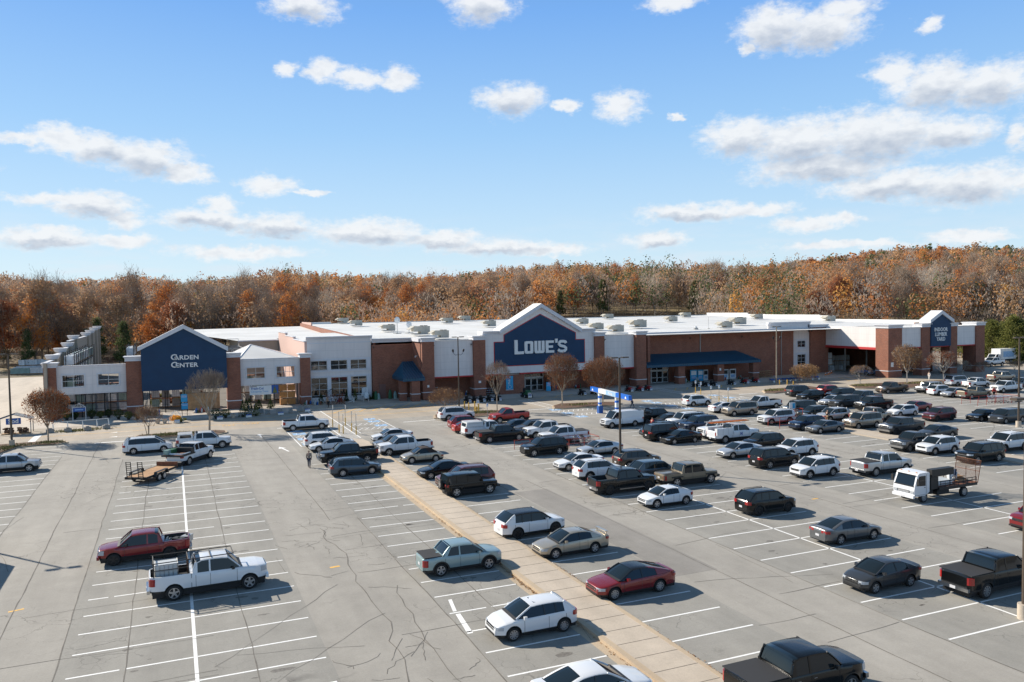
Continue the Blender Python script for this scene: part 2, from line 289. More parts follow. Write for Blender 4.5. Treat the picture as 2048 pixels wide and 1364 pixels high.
# ================================================================== GROUND
def smooth(a,b,x):
    t=np.clip((x-a)/(b-a),0,1); return t*t*(3-2*t)
def terrain(u,v):
    u=np.asarray(u,float); v=np.asarray(v,float)
    d=.389*u+.921*v; l=.921*u-.389*v
    q=l/np.maximum(np.abs(d),60)
    s=.068-.018*smooth(-.3,.0,q)+.018*smooth(.25,.5,q)
    g=s*np.maximum(d-235,0)
    g=g*(1+.10*np.sin(l/70.+1.3)+.08*np.sin(l/31.+d/90.))
    top=25+3*smooth(-.3,.0,q)+34*smooth(.2,.55,q)
    g=np.minimum(g,top+ (g-top)*.12)
    # field bank behind the store
    bank=smooth(232,275,d)*5.0*smooth(-.2,.1,q)
    return g+bank
def build_ground():
    us=np.unique(np.concatenate([np.arange(-1500,-400,100),np.arange(-400,900,25),np.arange(900,2600,100),[-60,215]]))
    vs=np.unique(np.concatenate([np.arange(-300,150,50),np.arange(150,900,20),np.arange(900,2600,100)]))
    U,V=np.meshgrid(us,vs); Z=terrain(U,V)-.03
    inlot=(U>-61)&(U<216)&(V<232); Z=np.where(inlot,-.03,Z)
    verts=np.stack([U.ravel(),V.ravel(),Z.ravel()],1); n=len(us)
    fs=[(j*n+i,j*n+i+1,(j+1)*n+i+1,(j+1)*n+i) for j in range(len(vs)-1) for i in range(n-1)]
    me=bpy.data.meshes.new('ground'); me.from_pydata(verts.tolist(),[],fs); me.polygons.foreach_set('use_smooth',[True]*len(fs))
    m=mat('forest_floor',(.13,.095,.06),.95); nt=m.node_tree;N=nt.nodes;L=nt.links;b=N['Principled BSDF']
    g=N.new('ShaderNodeNewGeometry'); nz=N.new('ShaderNodeTexNoise'); nz.inputs['Scale'].default_value=.03; nz.inputs['Detail'].default_value=9; L.new(g.outputs['Position'],nz.inputs[0])
    cr=N.new('ShaderNodeValToRGB'); L.new(nz.outputs[0],cr.inputs[0]); e=cr.color_ramp.elements; e[0].position=.35; e[0].color=(.10,.075,.05,1); e[1].position=.6; e[1].color=(.26,.20,.10,1); L.new(cr.outputs[0],b.inputs['Base Color'])
    me.materials.append(m); o=bpy.data.objects.new('ground',me); COL.objects.link(o); struct(o)
build_ground()
def sheet(name,poly,z,m,kind='structure'):
    b=MB(); b.add([(x,y,z) for x,y in poly],[tuple(range(len(poly)))],m); o=b.obj(name); struct(o,kind); return o
def rect(x0,x1,y0,y1): return [(x0,y0),(x1,y0),(x1,y1),(x0,y1)]
sheet('parking_lot',rect(-60,215,-20,112),0,'asphalt')
sheet('road',[(-60,112),(215,112),(215,135),(163,135),(163,126.3),(-60,126.3)],0.0,'asphalt_road')
sheet('loading_yard',rect(-60,-17.8,126.3,232),0.0,'concrete_yard')
sheet('apron',[(-17.8,126.3),(163,126.3),(163,160),(-17.8,160)],0.0,'concrete_yard')
sheet('side_road',rect(163,215,135,232),0.0,'asphalt_road')
sheet('garden_yard_floor',rect(-17.0,20.2,137.3,232),0.006,'shaded_yard_asphalt')  # dark floor colour stands in for shade inside the yard
b=MB(); b.box(19.5,39,128.4,137,.0,.13,'concrete'); o=b.obj('sidewalk'); struct(o)
sheet('aisle_patch',[(26.2,38.5),(29.2,38.5),(29.2,62),(26.2,62)],.004,'asphalt_patch')
for (a_,c_,y0_,y1_) in ((-23,-11.6,20,105),(-5.2,6.1,20,95),(12.5,17.45,18,97),(20.95,26.05,18,97),(32.4,43.5,15,96),(50.2,61.6,20,96),(67.9,82.4,30,99),(88.6,100.2,40,102),(107.3,119.2,55,103)):
    sheet('bay_asphalt',rect(a_,c_,y0_,y1_),.003,'asphalt_bay')
# ---- parking lines
S_=2.573
def lines():
    b=MB(); z=.006; rnd=random.Random(4)
    def ln(x0,x1,y,w=.115,m='white_line',gap=0):
        # a painted stroke, here and there worn away
        x=x0
        if rnd.random()<gap:
            c=rnd.uniform(x0+.8,x1-1.2); b.quad((x0,y-w/2,z),(c,y-w/2,z),(c,y+w/2,z),(x0,y+w/2,z),m); x0=c+rnd.uniform(.2,.6)
        b.quad((x0,y-w/2,z),(x1,y-w/2,z),(x1,y+w/2,z),(x0,y+w/2,z),m)
    for k in range(-14,17): ln(-23,-11.62,67.07+S_*k,gap=.2)
    for k in range(-7,19):
        y=46.47+S_*k; ln(-4.67,.45,y,gap=.25); ln(.63,5.95,y,gap=.2)
    b.quad((.46,26,z),(.62,26,z),(.62,93,z),(.46,93,z),'white_line')
    for k in range(-1,20): ln(12.65,17.5,33.56+S_*k,gap=.08)
    for k in range(0,22):
        y=28.53+S_*k*.9945
        if y<84: ln(20.85,25.6,28.45+S_*k,gap=.08)
    for k in range(25,34): ln(32.6,37.9,33.56+S_*(k-5),gap=.1)
    for k in range(-3,20): ln(32.56,43.3,33.56+S_*k)
    b.quad((37.92,24,z),(38.06,24,z),(38.06,82,z),(37.92,82,z),'white_line')
    for k in range(-4,21): ln(50.3,61.3,36.29+S_*k)
    b.quad((55.7,26,z),(55.84,26,z),(55.84,88,z),(55.7,88,z),'white_line')
    for k in range(-5,17): ln(68.07,73.2,49.34+S_*k); ln(76.9,82.2,49.34+S_*k)
    for k in range(-8,14): ln(88.78,100,65.18+S_*k)
    b.quad((94.3,45,z),(94.44,45,z),(94.44,98,z),(94.3,98,z),'white_line')
    for k in range(-8,7): ln(107.5,119,81.4+S_*k)
    for k in range(-8,7): ln(126,138,81.4+S_*k)
    # over-painted corner left of the walkway
    b.add([(13.2,40.6,z),(13.4,40.6,z),(13.1,38.9,z),(12.9,38.9,z)],[(0,1,2,3)],'white_line')
    b.add([(12.9,38.5,z),(13.15,38.5,z),(12.9,35.9,z),(12.62,35.9,z)],[(0,1,2,3)],'white_line')
    # stop bars and edge strokes
    for x0,x1,y0,y1 in [(-9,-5.2,108.4,108.8),(49.3,52.7,110.5,110.8),(89.3,93.2,111.4,111.7),(12.5,15.8,110,110.3),(29,33.6,107.4,107.7),(107.8,111.8,107.2,107.5)]: b.quad((x0,y0,z),(x1,y0,z),(x1,y1,z),(x0,y1,z),'white_line')
    b.quad((-16.7,112.3,z+.004),(-15.9,112.3,z+.004),(-15.9,119.3,z+.004),(-16.7,119.3,z+.004),'white_line')
    # arrows
    def arrow(x,y,s=1,a=0):
        P=[(-.08,-1.6),(.08,-1.6),(.08,.2),(.35,.2),(0,1.2),(-.35,.2),(-.08,.2)]
        c,t=math.cos(a),math.sin(a)
        b.add([(x+s*(c*p-t*q),y+s*(t*p+c*q),z+.004) for p,q in P],[tuple(range(7))],'white_line')
    arrow(-6.8,117.2,1,rad(90)); arrow(-6.6,113,1,rad(90)); arrow(9.8,105,1.1); arrow(11.2,93.5,1.3,rad(10)); arrow(87.2,107.6,1.2); arrow(66,105,1.2)
    # striped crossings
    def ladder(x0,x1,y0,y1,step=.62,skew=0,w=.12):
        for xa in (x0,x1): b.quad((xa-.07,y0,z),(xa+.07,y0,z),(xa+.07,y1,z),(xa-.07,y1,z),'white_line')
        y=y0
        while y<y1-.2: b.quad((x0+.07,y,z),(x1-.07,y+skew,z),(x1-.07,y+w+skew,z),(x0+.07,y+w,z),'white_line'); y+=step
    ladder(18.9,20.8,97,126,.62)
    ladder(53.1,54.9,110.8,123.5,.9); ladder(81.5,83.3,112,128,1.1)
    # bays for badge holders
    def bay(x0,x1,y0,y1,side,cols):
        for xa in (x0,x1): b.quad((xa-.06,y0,z),(xa+.06,y0,z),(xa+.06,y1,z),(xa-.06,y1,z),'white_line')
        y=y0; i=0
        while y<=y1+.1:
            b.quad((x0,y-.05,z+.002),(x1,y-.05,z+.002),(x1,y+.05,z+.002),(x0,y+.05,z+.002),'white_line')
            if i in cols: # hatched aisle
                t=x0+.3
                while t<x1-.9: b.quad((t,y+.1,z),(t+.12,y+.1,z),(t+.92,y+1.55,z),(t+.80,y+1.55,z),'white_line'); t+=.8
                y+=1.65
            else:
                xs=x0+.35 if side<0 else x1-1.95
                if i%2==0 or True: b.quad((xs,y+.5,z),(xs+1.6,y+.5,z),(xs+1.6,y+2.1,z),(xs,y+2.1,z),'blue_mark')
                hx=xs+.8; hy=y+1.3
                b.tube([(hx+.35*math.cos(t),hy+.35*math.sin(t),z+.006) for t in [k*math.pi/5 for k in range(-1,7)]],.05,'white_line',3)
                b.box(hx-.05,hx+.05,hy,hy+.55,z,z+.012,'white_line'); b.box(hx-.05,hx+.45,hy+.1,hy+.2,z,z+.012,'white_line')
                y+=2.6
            i+=1
    bay(13.3,18.3,94,106.8,-1,(1,3)); bay(21.6,26.7,100.6,112.4,1,(1,3)); bay(51.8,60.6,99.2,107.8,-1,(1,3)); bay(69.6,76,99,110.5,-1,(1,3)); bay(80.5,86,103,111.7,1,(1,3))
    for q in (-18.0,):pass
    # yellow edge line, fire lane hatching
    def yl(p,q,w=.1):
        w*=1.7
        p=Vector((*p,0));q=Vector((*q,0));n=(q-p).normalized().cross(Vector((0,0,1)))*w/2
        b.add([(p-n)+Vector((0,0,z)),(q-n)+Vector((0,0,z)),(q+n)+Vector((0,0,z)),(p+n)+Vector((0,0,z))],[(0,1,2,3)],'yellow_line')
    yl((-18,117.5),(18.8,117.7)); yl((21,117.5),(38,117.3)); yl((-14,121.8),(18.8,122.1),.08); yl((21,122),(38,122),.1); yl((83.5,122.6),(123,121.9),.12); yl((56,123.6),(81,123.2),.1)
    for k in range(8): yl((22+2*k,122),(25.6+2*k,127.8),.11)
    for k in range(7): yl((84+2.6*k,123),(86.4+2.6*k,126),.09)
    for k in range(6): yl((55+2.6*k,124),(57.4+2.6*k,127),.07)
    for k in range(9): yl((123+2*k,120.2),(126.5+2*k,126.5),.1)
    yl((122,119.8),(141,118.6),.12)
    yl((-8.4,48.9),(-7.7,49.1),.10); yl((8.4,48.8),(9.0,48.9),.14); yl((46.4,49.1),(47.0,49.1),.12)
    o=b.obj('road_markings'); struct(o)
lines()
def text_mesh(txt,size,bold=.0,font_space=1.0,extrude=0.0,small_caps=None):
    cu=bpy.data.curves.new('lettering','FONT'); cu.body=txt; cu.size=size; cu.offset=bold; cu.extrude=extrude; cu.align_x='CENTER'; cu.align_y='CENTER'; cu.space_character=font_space; cu.resolution_u=3
    o=bpy.data.objects.new('lettering',cu); COL.objects.link(o)
    dg=bpy.context.evaluated_depsgraph_get(); me=bpy.data.meshes.new_from_object(o.evaluated_get(dg)); bpy.data.objects.remove(o); return me
def text_obj(name,txt,size,m,loc,rot=(0,0,0),parent=None,bold=0,sx=1,space=1.0,extrude=.0):
    me=text_mesh(txt,size,bold,space,extrude); me.materials.clear(); me.materials.append(MATS[m])
    o=bpy.data.objects.new(name,me); COL.objects.link(o); o.location=loc; o.rotation_euler=rot; o.scale=(sx,1,1)
    if parent: o.parent=parent
    return o
o=text_obj('painted_lettering','FIRE   LANE',1.0,'yellow_line',(8.4,116.4,.012),(0,0,rad(6)),sx=.75,space=1.3,bold=.02); struct(o)
o=text_obj('painted_lettering','FIRE   LANE',1.0,'yellow_line',(98,120.6,.012),(0,0,0),sx=.75,space=1.3,bold=.02); struct(o)
# ---- cracks and seams
def cracks():
    rnd=random.Random(9); b=MB()
    def ck(p,q,w,jit,seg=None,fade=False):
        p=Vector((*p,0));q=Vector((*q,0)); L=(q-p).length; n=seg or max(4,int(L/1.1)); off=0; pts=[]; d=(q-p).normalized(); nn=Vector((-d.y,d.x,0))
        for i in range(n+1):
            off=off*.85+rnd.gauss(0,jit); k=1 if not fade else math.sin(math.pi*i/n)
            pts.append((p+(q-p)*(i/n)+nn*off*k, w*rnd.uniform(.55,1.5)/2))
        for i in range(n):
            (a,wa),(c,wc)=pts[i],pts[i+1]; dd=(c-a).normalized(); m=Vector((-dd.y,dd.x,0)); z=Vector((0,0,.008))
            b.add([a-m*wa+z,a+m*wa+z,c+m*wc+z,c-m*wc+z],[(0,1,2,3)],'crack')
        return [x[0] for x in pts]
    for p,q in [((-5.2,28),(-5.2,95)),((-8.1,28),(-8.4,110)),((-2.4,28),(-2.4,90)),((3.0,28),(2.8,105)),((12.5,22),(12.45,60)),((15,35),(15.1,78)),((29,20),(29,66)),((32.4,20),(32.45,70)),((47,24),(47,95)),((64,30),(64,100)),((10.4,60),(10.0,105)),((26,60),(26,100)),((85,50),(85.2,105)),((-11.6,40),(-11.6,100))]:
        ck(p,q,.05,.022)
    for k in range(44):
        x=rnd.uniform(-14,60); y=rnd.uniform(24,98); a=rnd.choice([0,0,1])*math.pi/2+rnd.gauss(0,.35); L=rnd.uniform(3,11)
        ck((x,y),(x+L*math.cos(a),y+L*math.sin(a)),.026,.07,fade=False)
    for k in range(16):
        x=rnd.uniform(60,125); y=rnd.uniform(45,100); a=rnd.gauss(0,.5); L=rnd.uniform(5,14)
        ck((x,y),(x+L*math.cos(a),y+L*math.sin(a)),.05,.12)
    # crazed paving left of the walkway
    for k in range(42):
        x=rnd.uniform(6.6,12.2); y=rnd.uniform(25,62); a=rnd.uniform(0,math.pi); L=rnd.uniform(.8,3.0)
        ck((x,y),(x+L*math.cos(a),y+L*math.sin(a)),.028,.09,seg=6)
    ck((8.6,30),(9.6,58),.05,.18); ck((10.9,26),(11.3,44),.045,.15)
    for x0 in (-4.6,12.7,20.9,32.6,50.4):
        for k in range(5):
            y=rnd.uniform(30,70); ck((x0-3,y),(x0+6,y+rnd.uniform(-.8,.8)),.035,.06)
    o=b.obj('asphalt_cracks'); struct(o)
    # oil spots in the bays: real stains with a shape of their own
    b=MB(); mat('stain',(.165,.15,.13),.7,var=.4,vscale=8)
    for k in range(260):
        x=rnd.choice([-2.2,3.2,15.2,23.1,35.2,40.8,53,58.6,71,79,91.5,97]) +rnd.gauss(0,.5); y=rnd.uniform(28,95); n=9; r=rnd.uniform(.05,.26); ex=rnd.uniform(1,2.6)
        b.add([(x+ex*r*rnd.uniform(.5,1.1)*math.cos(2*math.pi*i/n),y+r*rnd.uniform(.5,1.1)*math.sin(2*math.pi*i/n),.005) for i in range(n)],[tuple(range(n))],'stain')
    o=b.obj('oil_stains'); struct(o)
cracks()
# ---- walkway between the bays
def walkway():
    b=MB(); y0,y1=-10,91
    b.box(18.25,20.5,y0,y1,0,.15,'concrete')
    b.box(17.95,18.25,y0,y1,0,.16,'kerb'); b.box(20.5,20.72,y0,y1,0,.16,'kerb')
    b.quad((17.45,y0,.006),(17.95,y0,.006),(17.95,y1,.006),(17.45,y1,.006),'kerb'); b.quad((20.72,y0,.006),(20.95,y0,.006),(20.95,y1,.006),(20.72,y1,.006),'kerb')
    y=y0+.4
    while y<y1: b.box(18.26,20.49,y,y+.035,.15,.154,'joint'); y+=1.52
    # rounded head
    P=[(18.0,91),(20.7,91),(20.9,93),(20.6,95),(19.8,96),(18.9,95.4),(18.1,93.4)]
    b.prism(P,0,.14,'concrete','z')
    o=b.obj('walkway'); struct(o)
    # dry leaves in the gutter
    b=MB(); rnd=random.Random(3); mat('dry_leaf',(.25,.12,.04),.9,island=[(.2,.09,.03),(.38,.19,.06),(.13,.07,.03)])
    for k in range(1500):
        x=rnd.choice([17.8,20.86])+rnd.gauss(0,.07); y=rnd.choice([rnd.uniform(22,90),rnd.gauss(27,2),rnd.gauss(41,1.5),rnd.gauss(52,3)]); a=rnd.uniform(0,6.3); s=rnd.uniform(.02,.05); z=rnd.uniform(.012,.05)
        if abs(x-17.95)<.06 or 20.45<x<20.73: continue
        b.add([(x+s*math.cos(a),y+s*math.sin(a),z),(x-s*math.sin(a),y+s*math.cos(a),z+.02),(x-s*math.cos(a),y-s*math.sin(a),z),(x+s*math.sin(a),y-s*math.cos(a),z+.015)],[(0,1,2,3)],'dry_leaf')
    o=b.obj('fallen_leaves'); struct(o,'stuff'); tag(o,'dry brown leaves blown along the kerbs of the central walkway','leaves')
walkway()
def median(P,h=.15,m='concrete',name='kerbed_median'):
    b=MB(); b.prism(P,0,h,m,'z'); o=b.obj(name); struct(o); return o
median([(73.6,66.2),(76.6,66.0),(76.6,75.5),(75.1,77),(73.6,75.4)]); median([(73.6,50.6),(76.6,50.6),(76.6,55),(75.1,56.4),(73.6,55)])
def inset(P,d):
    c=Vector((sum(p[0] for p in P)/len(P),sum(p[1] for p in P)/len(P)))
    return [tuple(Vector(p)+(c-Vector(p)).normalized()*d) for p in P]
def island(P,inner='mulch'):
    rnd=random.Random(len(P)*7+int(P[0][0]))
    b=MB(); b.prism(P,0,.15,'kerb','z'); o=b.obj('kerbed_island'); struct(o)
    b=MB(); q=inset(P,.28); b.prism(q,.12,.19,inner,'z'); o=b.obj('island_bed'); struct(o)
    return q
ISL=[([(-24,104),(-18.4,105),(-17.3,109),(-15,109.8),(-13,109.2),(-11.9,110.3),(-12.6,111.9),(-15,112.6),(-19.5,112.3),(-24,112)],'mulch'),
     ([(-5.2,109.4),(-3,108.6),(5,107.9),(6.2,109),(6.2,110.6),(5,111.7),(-1,112.3),(-4.4,112.0)],'mulch'),
     ([(33.7,108.4),(35,106.8),(41,107.2),(45,108.8),(45.6,111),(44,112.4),(38,112.8),(34.6,111.6)],'mulch'),
     ([(53,109.6),(54.3,108.8),(63,108.3),(65.4,110.2),(65,112),(63,113.2),(56.4,114.6),(54.2,112.6)],'mulch'),
     ([(93.8,110.4),(95,109.2),(102,110.5),(108,111),(108,115),(99.5,115),(96,113.6)],'mulch'),
     ([(112.5,108.6),(113.6,107),(121,103.6),(126,106),(138,106),(139,110),(126,111.8),(118,113.6),(115,112.6)],'mulch')]
ISLI=[island(*a) for a in ISL]
def pip(x,y,P):
    c=False
    for i in range(len(P)):
        (a,b_),(d,e)=P[i],P[i-1]
        if (b_>y)!=(e>y) and x<(d-a)*(y-b_)/(e-b_)+a: c=not c
    return c
def grass_tufts():
    rnd=random.Random(5); mat('dry_grass',(.2,.2,.06),.9,island=[(.12,.14,.035),(.24,.22,.08),(.34,.28,.12)])
    b=MB()
    for (cx,cy,rx,ry,n) in [(-17,108.5,4,2.5,1500),(-13.8,110.8,2,1,500),(0,110.2,4,1.4,1300),(41,110.5,3.2,1.2,1200),(58.5,111.5,2.4,1,500),(97.5,112.6,2.6,1.4,900),(117,110.5,3,2,900),(129,108.7,5,1.5,700),(-12,121.6,3.5,1.4,700)]:
        for k in range(n):
            x=cx+rnd.gauss(0,.45)*rx; y=cy+rnd.gauss(0,.45)*ry; h=rnd.uniform(.06,.3); a=rnd.uniform(0,6.3); w=.05
            g0=.17
            if not any(pip(x,y,P) for P in ISLI):
                if y<118: continue
                g0=0
            b.add([(x-w*math.cos(a),y-w*math.sin(a),g0),(x+w*math.cos(a),y+w*math.sin(a),g0),(x+rnd.gauss(0,.08),y+rnd.gauss(0,.08),g0+h)],[(0,1,2)],'dry_grass')
    o=b.obj('island_grass'); struct(o,'stuff'); tag(o,'tufts of dry yellow green grass on the kerbed islands','grass')
grass_tufts()

# ================================================================== BUILDINGS
RX=(rad(90),0,0)
def part(name,parent,fn,label=None,smooth=None):
    b=MB(); fn(b); return b.obj(name,parent,smooth,label)
def pillar(R,u0,u1,v0,v1,zt,zc,band=1.3,name='brick_pillar'):
    b=MB(); b.box(u0,u1,v0,v1,0,zt,'brick'); p=b.obj(name,R)
    b=MB(); b.frus(u0-.12,u1+.12,v0-.12,v1+.12,zt-.05,zt+.12,.0,'white_trim'); b.frus(u0-.05,u1+.05,v0-.05,v1+.05,zt+.12,zc-.12,.16,'white_trim'); b.box(u0-.3,u1+.3,v0-.3,v1+.3,zc-.12,zc,'white_trim'); b.obj('cornice_cap',p)
    if band: b=MB(); b.box(u0-.06,u1+.06,v0-.06,v1+.06,band,band+.13,'white_trim'); b.obj('stone_band',p)
    return p
def cornice(b,u0,u1,v,z0,z1,ret=.45,dirn=-1,e0=.0,e1=.0):
    # projecting cornice along u on a face at v, looking towards -v
    prof=[(0,z0),(-.10,z0),(-.14,z0+.18),(-.38,z1-.16),(-.42,z1-.12),(-.42,z1),(ret,z1),(ret,z0)]
    n=len(prof); vs=[(u0-e0,v+a,z) for a,z in prof]+[(u1+e1,v+a,z) for a,z in prof]
    b.add(vs,[tuple(range(n)),tuple(range(2*n-1,n-1,-1))]+[(i,(i+1)%n,n+(i+1)%n,n+i) for i in range(n)],'white_trim')
def window(R,u0,u1,z0,z1,v,nx=2,nz=2,glass=True,fr='frame_white',t=.14,mt=.06,name='window',trim=.0):
    b=MB()
    if trim: 
        for a in ((u0-trim,u0,z0-trim,z1+trim),(u1,u1+trim,z0-trim,z1+trim),(u0,u1,z0-trim,z0),(u0,u1,z1,z1+trim)): b.box(a[0],a[1],v-.09,v+.1,a[2],a[3],'white_trim')
    f=.07
    b.box(u0,u0+f,v-.02,v+.08,z0,z1,fr); b.box(u1-f,u1,v-.02,v+.08,z0,z1,fr); b.box(u0+f,u1-f,v-.02,v+.08,z0,z0+f,fr); b.box(u0+f,u1-f,v-.02,v+.08,z1-f,z1,fr)
    for i in range(1,nx): x=u0+(u1-u0)*i/nx; b.box(x-mt/2,x+mt/2,v-.01,v+.06,z0+f,z1-f,fr)
    for j in range(1,nz): z=z0+(z1-z0)*j/nz; b.box(u0+f,u1-f,v-.003,v+.05,z-mt/2,z+mt/2,fr)
    w=b.obj(name,R)
    if glass: b=MB(); b.box(u0+f,u1-f,v+.07,v+.078,z0+f,z1-f,'store_glass'); b.obj('pane',w)
    return w
mat('store_glass',(.02,.02,.02),.04,spec=1)
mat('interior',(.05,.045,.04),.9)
def roofz(v): return 9.9+(v-137)*1.9/85
def store():
    R=root('store_building','large brick and stucco home improvement store with white roof and big navy gable sign','building',(0,0,0))
    # main brick block
    def f(b):
        b.box(31.6,123.9,136.6,137.0,3.2,9.45,'brick'); b.box(31.6,85.2,136.6,137,0,3.2,'brick'); b.box(91.9,123.9,136.6,137,0,3.2,'brick')
        b.box(85.2,86.2,136.6,137,0,3.2,'brick')
        b.box(129.3,134.4,137.3,137.7,0,10.05,'brick'); b.box(123.5,123.9,137,137.7,0,9.45,'brick')
        b.prism([(137.0,0),(222,0),(222,roofz(222)+.3),(137.0,roofz(137)+.3)],31.9,32.3,'brick','x'); b.box(32.3,164.6,221.6,222,0,11.6,'brick'); b.prism([(138,0),(222,0),(222,roofz(222)+.3),(138,roofz(138)+.3)],164.6,165,'brick','x')
        b.box(161.8,164.6,138,138.4,0,10.4,'brick')
        b.box(84.6,85.2,132.9,136.6,0,9.5,'brick')
    part('brick_wall',R,f)
    def f(b):
        U=[32.3,85,165-.4]
        b.add([(32.3,137.7,roofz(137.7)),(164.6,137.7,roofz(137.7)),(164.6,221.6,roofz(221.6)),(32.3,221.6,roofz(221.6))],[(0,1,2,3)],'roof_white')
        b.add([(38.9,133,9.75),(134,133,9.75),(134,137.7,9.85),(38.9,137.7,9.85)],[(0,1,2,3)],'roof_white')
        for k in range(1,11): # welded membrane seams
            x=32.3+k*12.1; b.add([(x,138,roofz(138)+.02),(x+.12,138,roofz(138)+.02),(x+.12,221,roofz(221)+.02),(x,221,roofz(221)+.02)],[(0,1,2,3)],'seam')
        for k in range(1,6): y=138+k*14; b.add([(33,y,roofz(y)+.025),(164,y,roofz(y)+.025),(164,y+.12,roofz(y)+.025),(33,y+.12,roofz(y)+.025)],[(0,1,2,3)],'seam')
    mat('seam',(.66,.65,.62),.7); part('roof',R,f)
    def f(b):
        # side parapet stepping up to the rear
        for v0,v1,z in [(138.4,166,10.95),(166,171,11.9),(171,193,12.1),(193,201,12.2),(201,221.6,12.6)]: b.box(164.2,164.6,v0,v1,9.5,z,'roof_white')
        b.box(33,40,221.0,221.6,10.4,12.3,'roof_white'); b.box(32.3,32.6,206,221.6,10.4,12.45,'stucco_pink'); b.box(32.3,164.2,221.3,221.6,11,11.95,'roof_white')
    mat('stucco_pink',(.58,.40,.34),.85,var=.06); part('side_parapet',R,f)
    def f(b):
        b.box(38.4,39.0,131.6,137,9.95,10.5,'white_trim')
    part('cornice',R,f)
    for a in ((31.6,38.6,136.6,9.85,10.55),(85.2,124.2,136.6,9.45,10.1),(129.3,134.2,137.3,10.05,10.7)): part('cornice',R,lambda b:cornice(b,*a))
    # garden side stucco box with two window rows
    def f(b):
        b.box(20.7,31.5,137,137.3,.0,.9,'stucco'); b.box(20.7,31.5,137,137.3,7.35,10.55,'stucco'); b.box(21.15,31.05,137,137.3,4.45,5.3,'stucco')
        for u in (20.7,31.05): b.box(u,u+.45,137,137.3,.9,7.35,'stucco')
        b.box(31.1,31.5,137.3,172,0,10.15,'stucco')
        b.box(20.7,31.5,150,150.2,.0,8,'interior'); b.prism([(137.3,10.0),(171.8,10.5),(171.8,10.75),(137.3,10.2)],20.75,31.85,'roof_white','x')
    part('stucco_wall',R,f,label='pale grey stucco wall with two rows of windows')
    def f(b):
        b.box(20.7,31.5,136.93,137.0,9.95,10.12,'white_trim'); cornice(b,20.5,31.7,137,10.55,11.15)
        for z0,z1 in ((7.08,7.38),(5.18,5.46),(4.22,4.5)): b.box(20.75,31.45,136.9,137.0,z0,z1,'white_trim')
        for u0,u1 in ((20.75,21.2),(23.95,24.55),(27.35,27.9),(30.65,31.3)):
            b.box(u0,u1,136.88,137.0,5.46,7.08,'white_trim'); b.box(u0,u1,136.88,137.0,.15,4.22,'white_trim')
    part('window_band',R,f)
    for u0,u1 in ((21.25,23.95),(24.55,27.35),(27.9,30.65)):
        window(R,u0,u1,5.48,7.06,137.05,2,2); window(R,u0,u1,.2,4.2,137.05,2,4)
    # sunlit side wall over the garden yard
    def f(b):
        b.box(20.3,20.7,137,150,0,10.35,'stucco_pink'); b.box(20.3,20.7,150,161,0,10.75,'stucco_pink'); b.box(20.3,20.7,161,172,0,11.2,'stucco_pink')
        for v0,v1,z in((137.2,150,10.35),(150,161,10.75),(161,172,11.2)): b.box(20.2,20.8,v0,v1,z,z+.12,'white_trim')
        b.box(20.3,31.1,171.8,172.2,0,10.4,'stucco_pink')
    part('side_wall',R,f,label='pink stucco side wall in full sun')
    # brick return and front projection
    def f(b):
        b.box(38.7,39.1,131.7,136.6,0,9.95,'brick'); b.box(39.1,84.6,136.2,136.6,0,3.6,'brick')
        b.box(39.1,84.6,132.9,136.6,3.5,3.6,'stucco')  # soffit
        b.box(53.6,58.4,132.7,136.2,0,3.5,'brick'); b.box(64.3,65.0,133.5,136.2,0,3.5,'brick')
    part('recess_wall',R,f)
    for u0,u1,v0,v1,zt,zc in [(38.8,40.95,130.9,133,10.0,10.65),(48.5,50.7,132.0,134.2,9.97,10.62),(72.6,74.6,132.0,134.2,9.97,10.62),(81.3,83.5,131.6,134.2,9.97,10.62)]: pillar(R,u0,u1,v0,v1,zt,zc)
    def f(b):
        pass
    for a,c in ((40.95,48.5),(74.6,81.3)): part('stucco_panel',R,lambda b:b.box(a,c,132.6,132.9,3.75,9.97,'stucco'))
    def f(b):
        pass
    for u0,u1 in ((40.95,48.5),(74.6,81.3),(50.7,53.9),(57.5,72.6)): part('red_trim_strip',R,lambda b:b.box(u0,u1,132.5,132.88,3.52,3.75,'red_trim'))
    for u0,u1 in ((40.95,48.5),(74.6,81.3)): part('parapet_coping',R,lambda b:b.box(u0,u1,132.45,133.1,9.97,10.06,'roof_white'))
    # entrance gable
    GB=[(50.7,3.75),(50.7,10.75),(53.9,10.75),(53.9,11.3),(61.65,15.7),(69.35,11.2),(69.35,10.75),(72.6,10.75),(72.6,3.75)]
    SG=[(52.6,5.15),(52.6,9.35),(54.5,9.35),(54.5,10.62),(61.6,14.15),(68.7,10.66),(68.7,9.35),(70.55,9.35),(70.55,5.15)]
    gb=part('entrance_gable',R,lambda b:b.prism(GB,132.5,134.9,'stucco'))
    def f(b):
        # raking cornice, both slopes, and its little roof
        for (x0,z0),(x1,z1) in (((53.5,11.55),(61.65,16.15)),((61.65,16.15),(69.8,11.45))):
            d=Vector((x1-x0,0,z1-z0)).normalized(); n=Vector((-d.z,0,d.x)); 
            lo=-.62
            P=[(x0,z0),(x1,z1),(x1+n.x*lo*0,z1+lo*1.12),(x0,z0+lo*1.12)]
            b.prism(P,131.9,135.3,'white_trim')
            b.add([(x0,131.86,z0+.03),(x1,131.86,z1+.03),(x1,135.4,z1+.03),(x0,135.4,z0+.03)],[(0,1,2,3)],'roof_white')
        cornice(b,50.4,53.9,132.5,10.72,11.4,ret=2.4,e0=.1); cornice(b,69.4,72.9,132.5,10.72,11.4,ret=2.4)
    part('gable_cornice',gb,f)
    c=Vector((61.6,9.2))
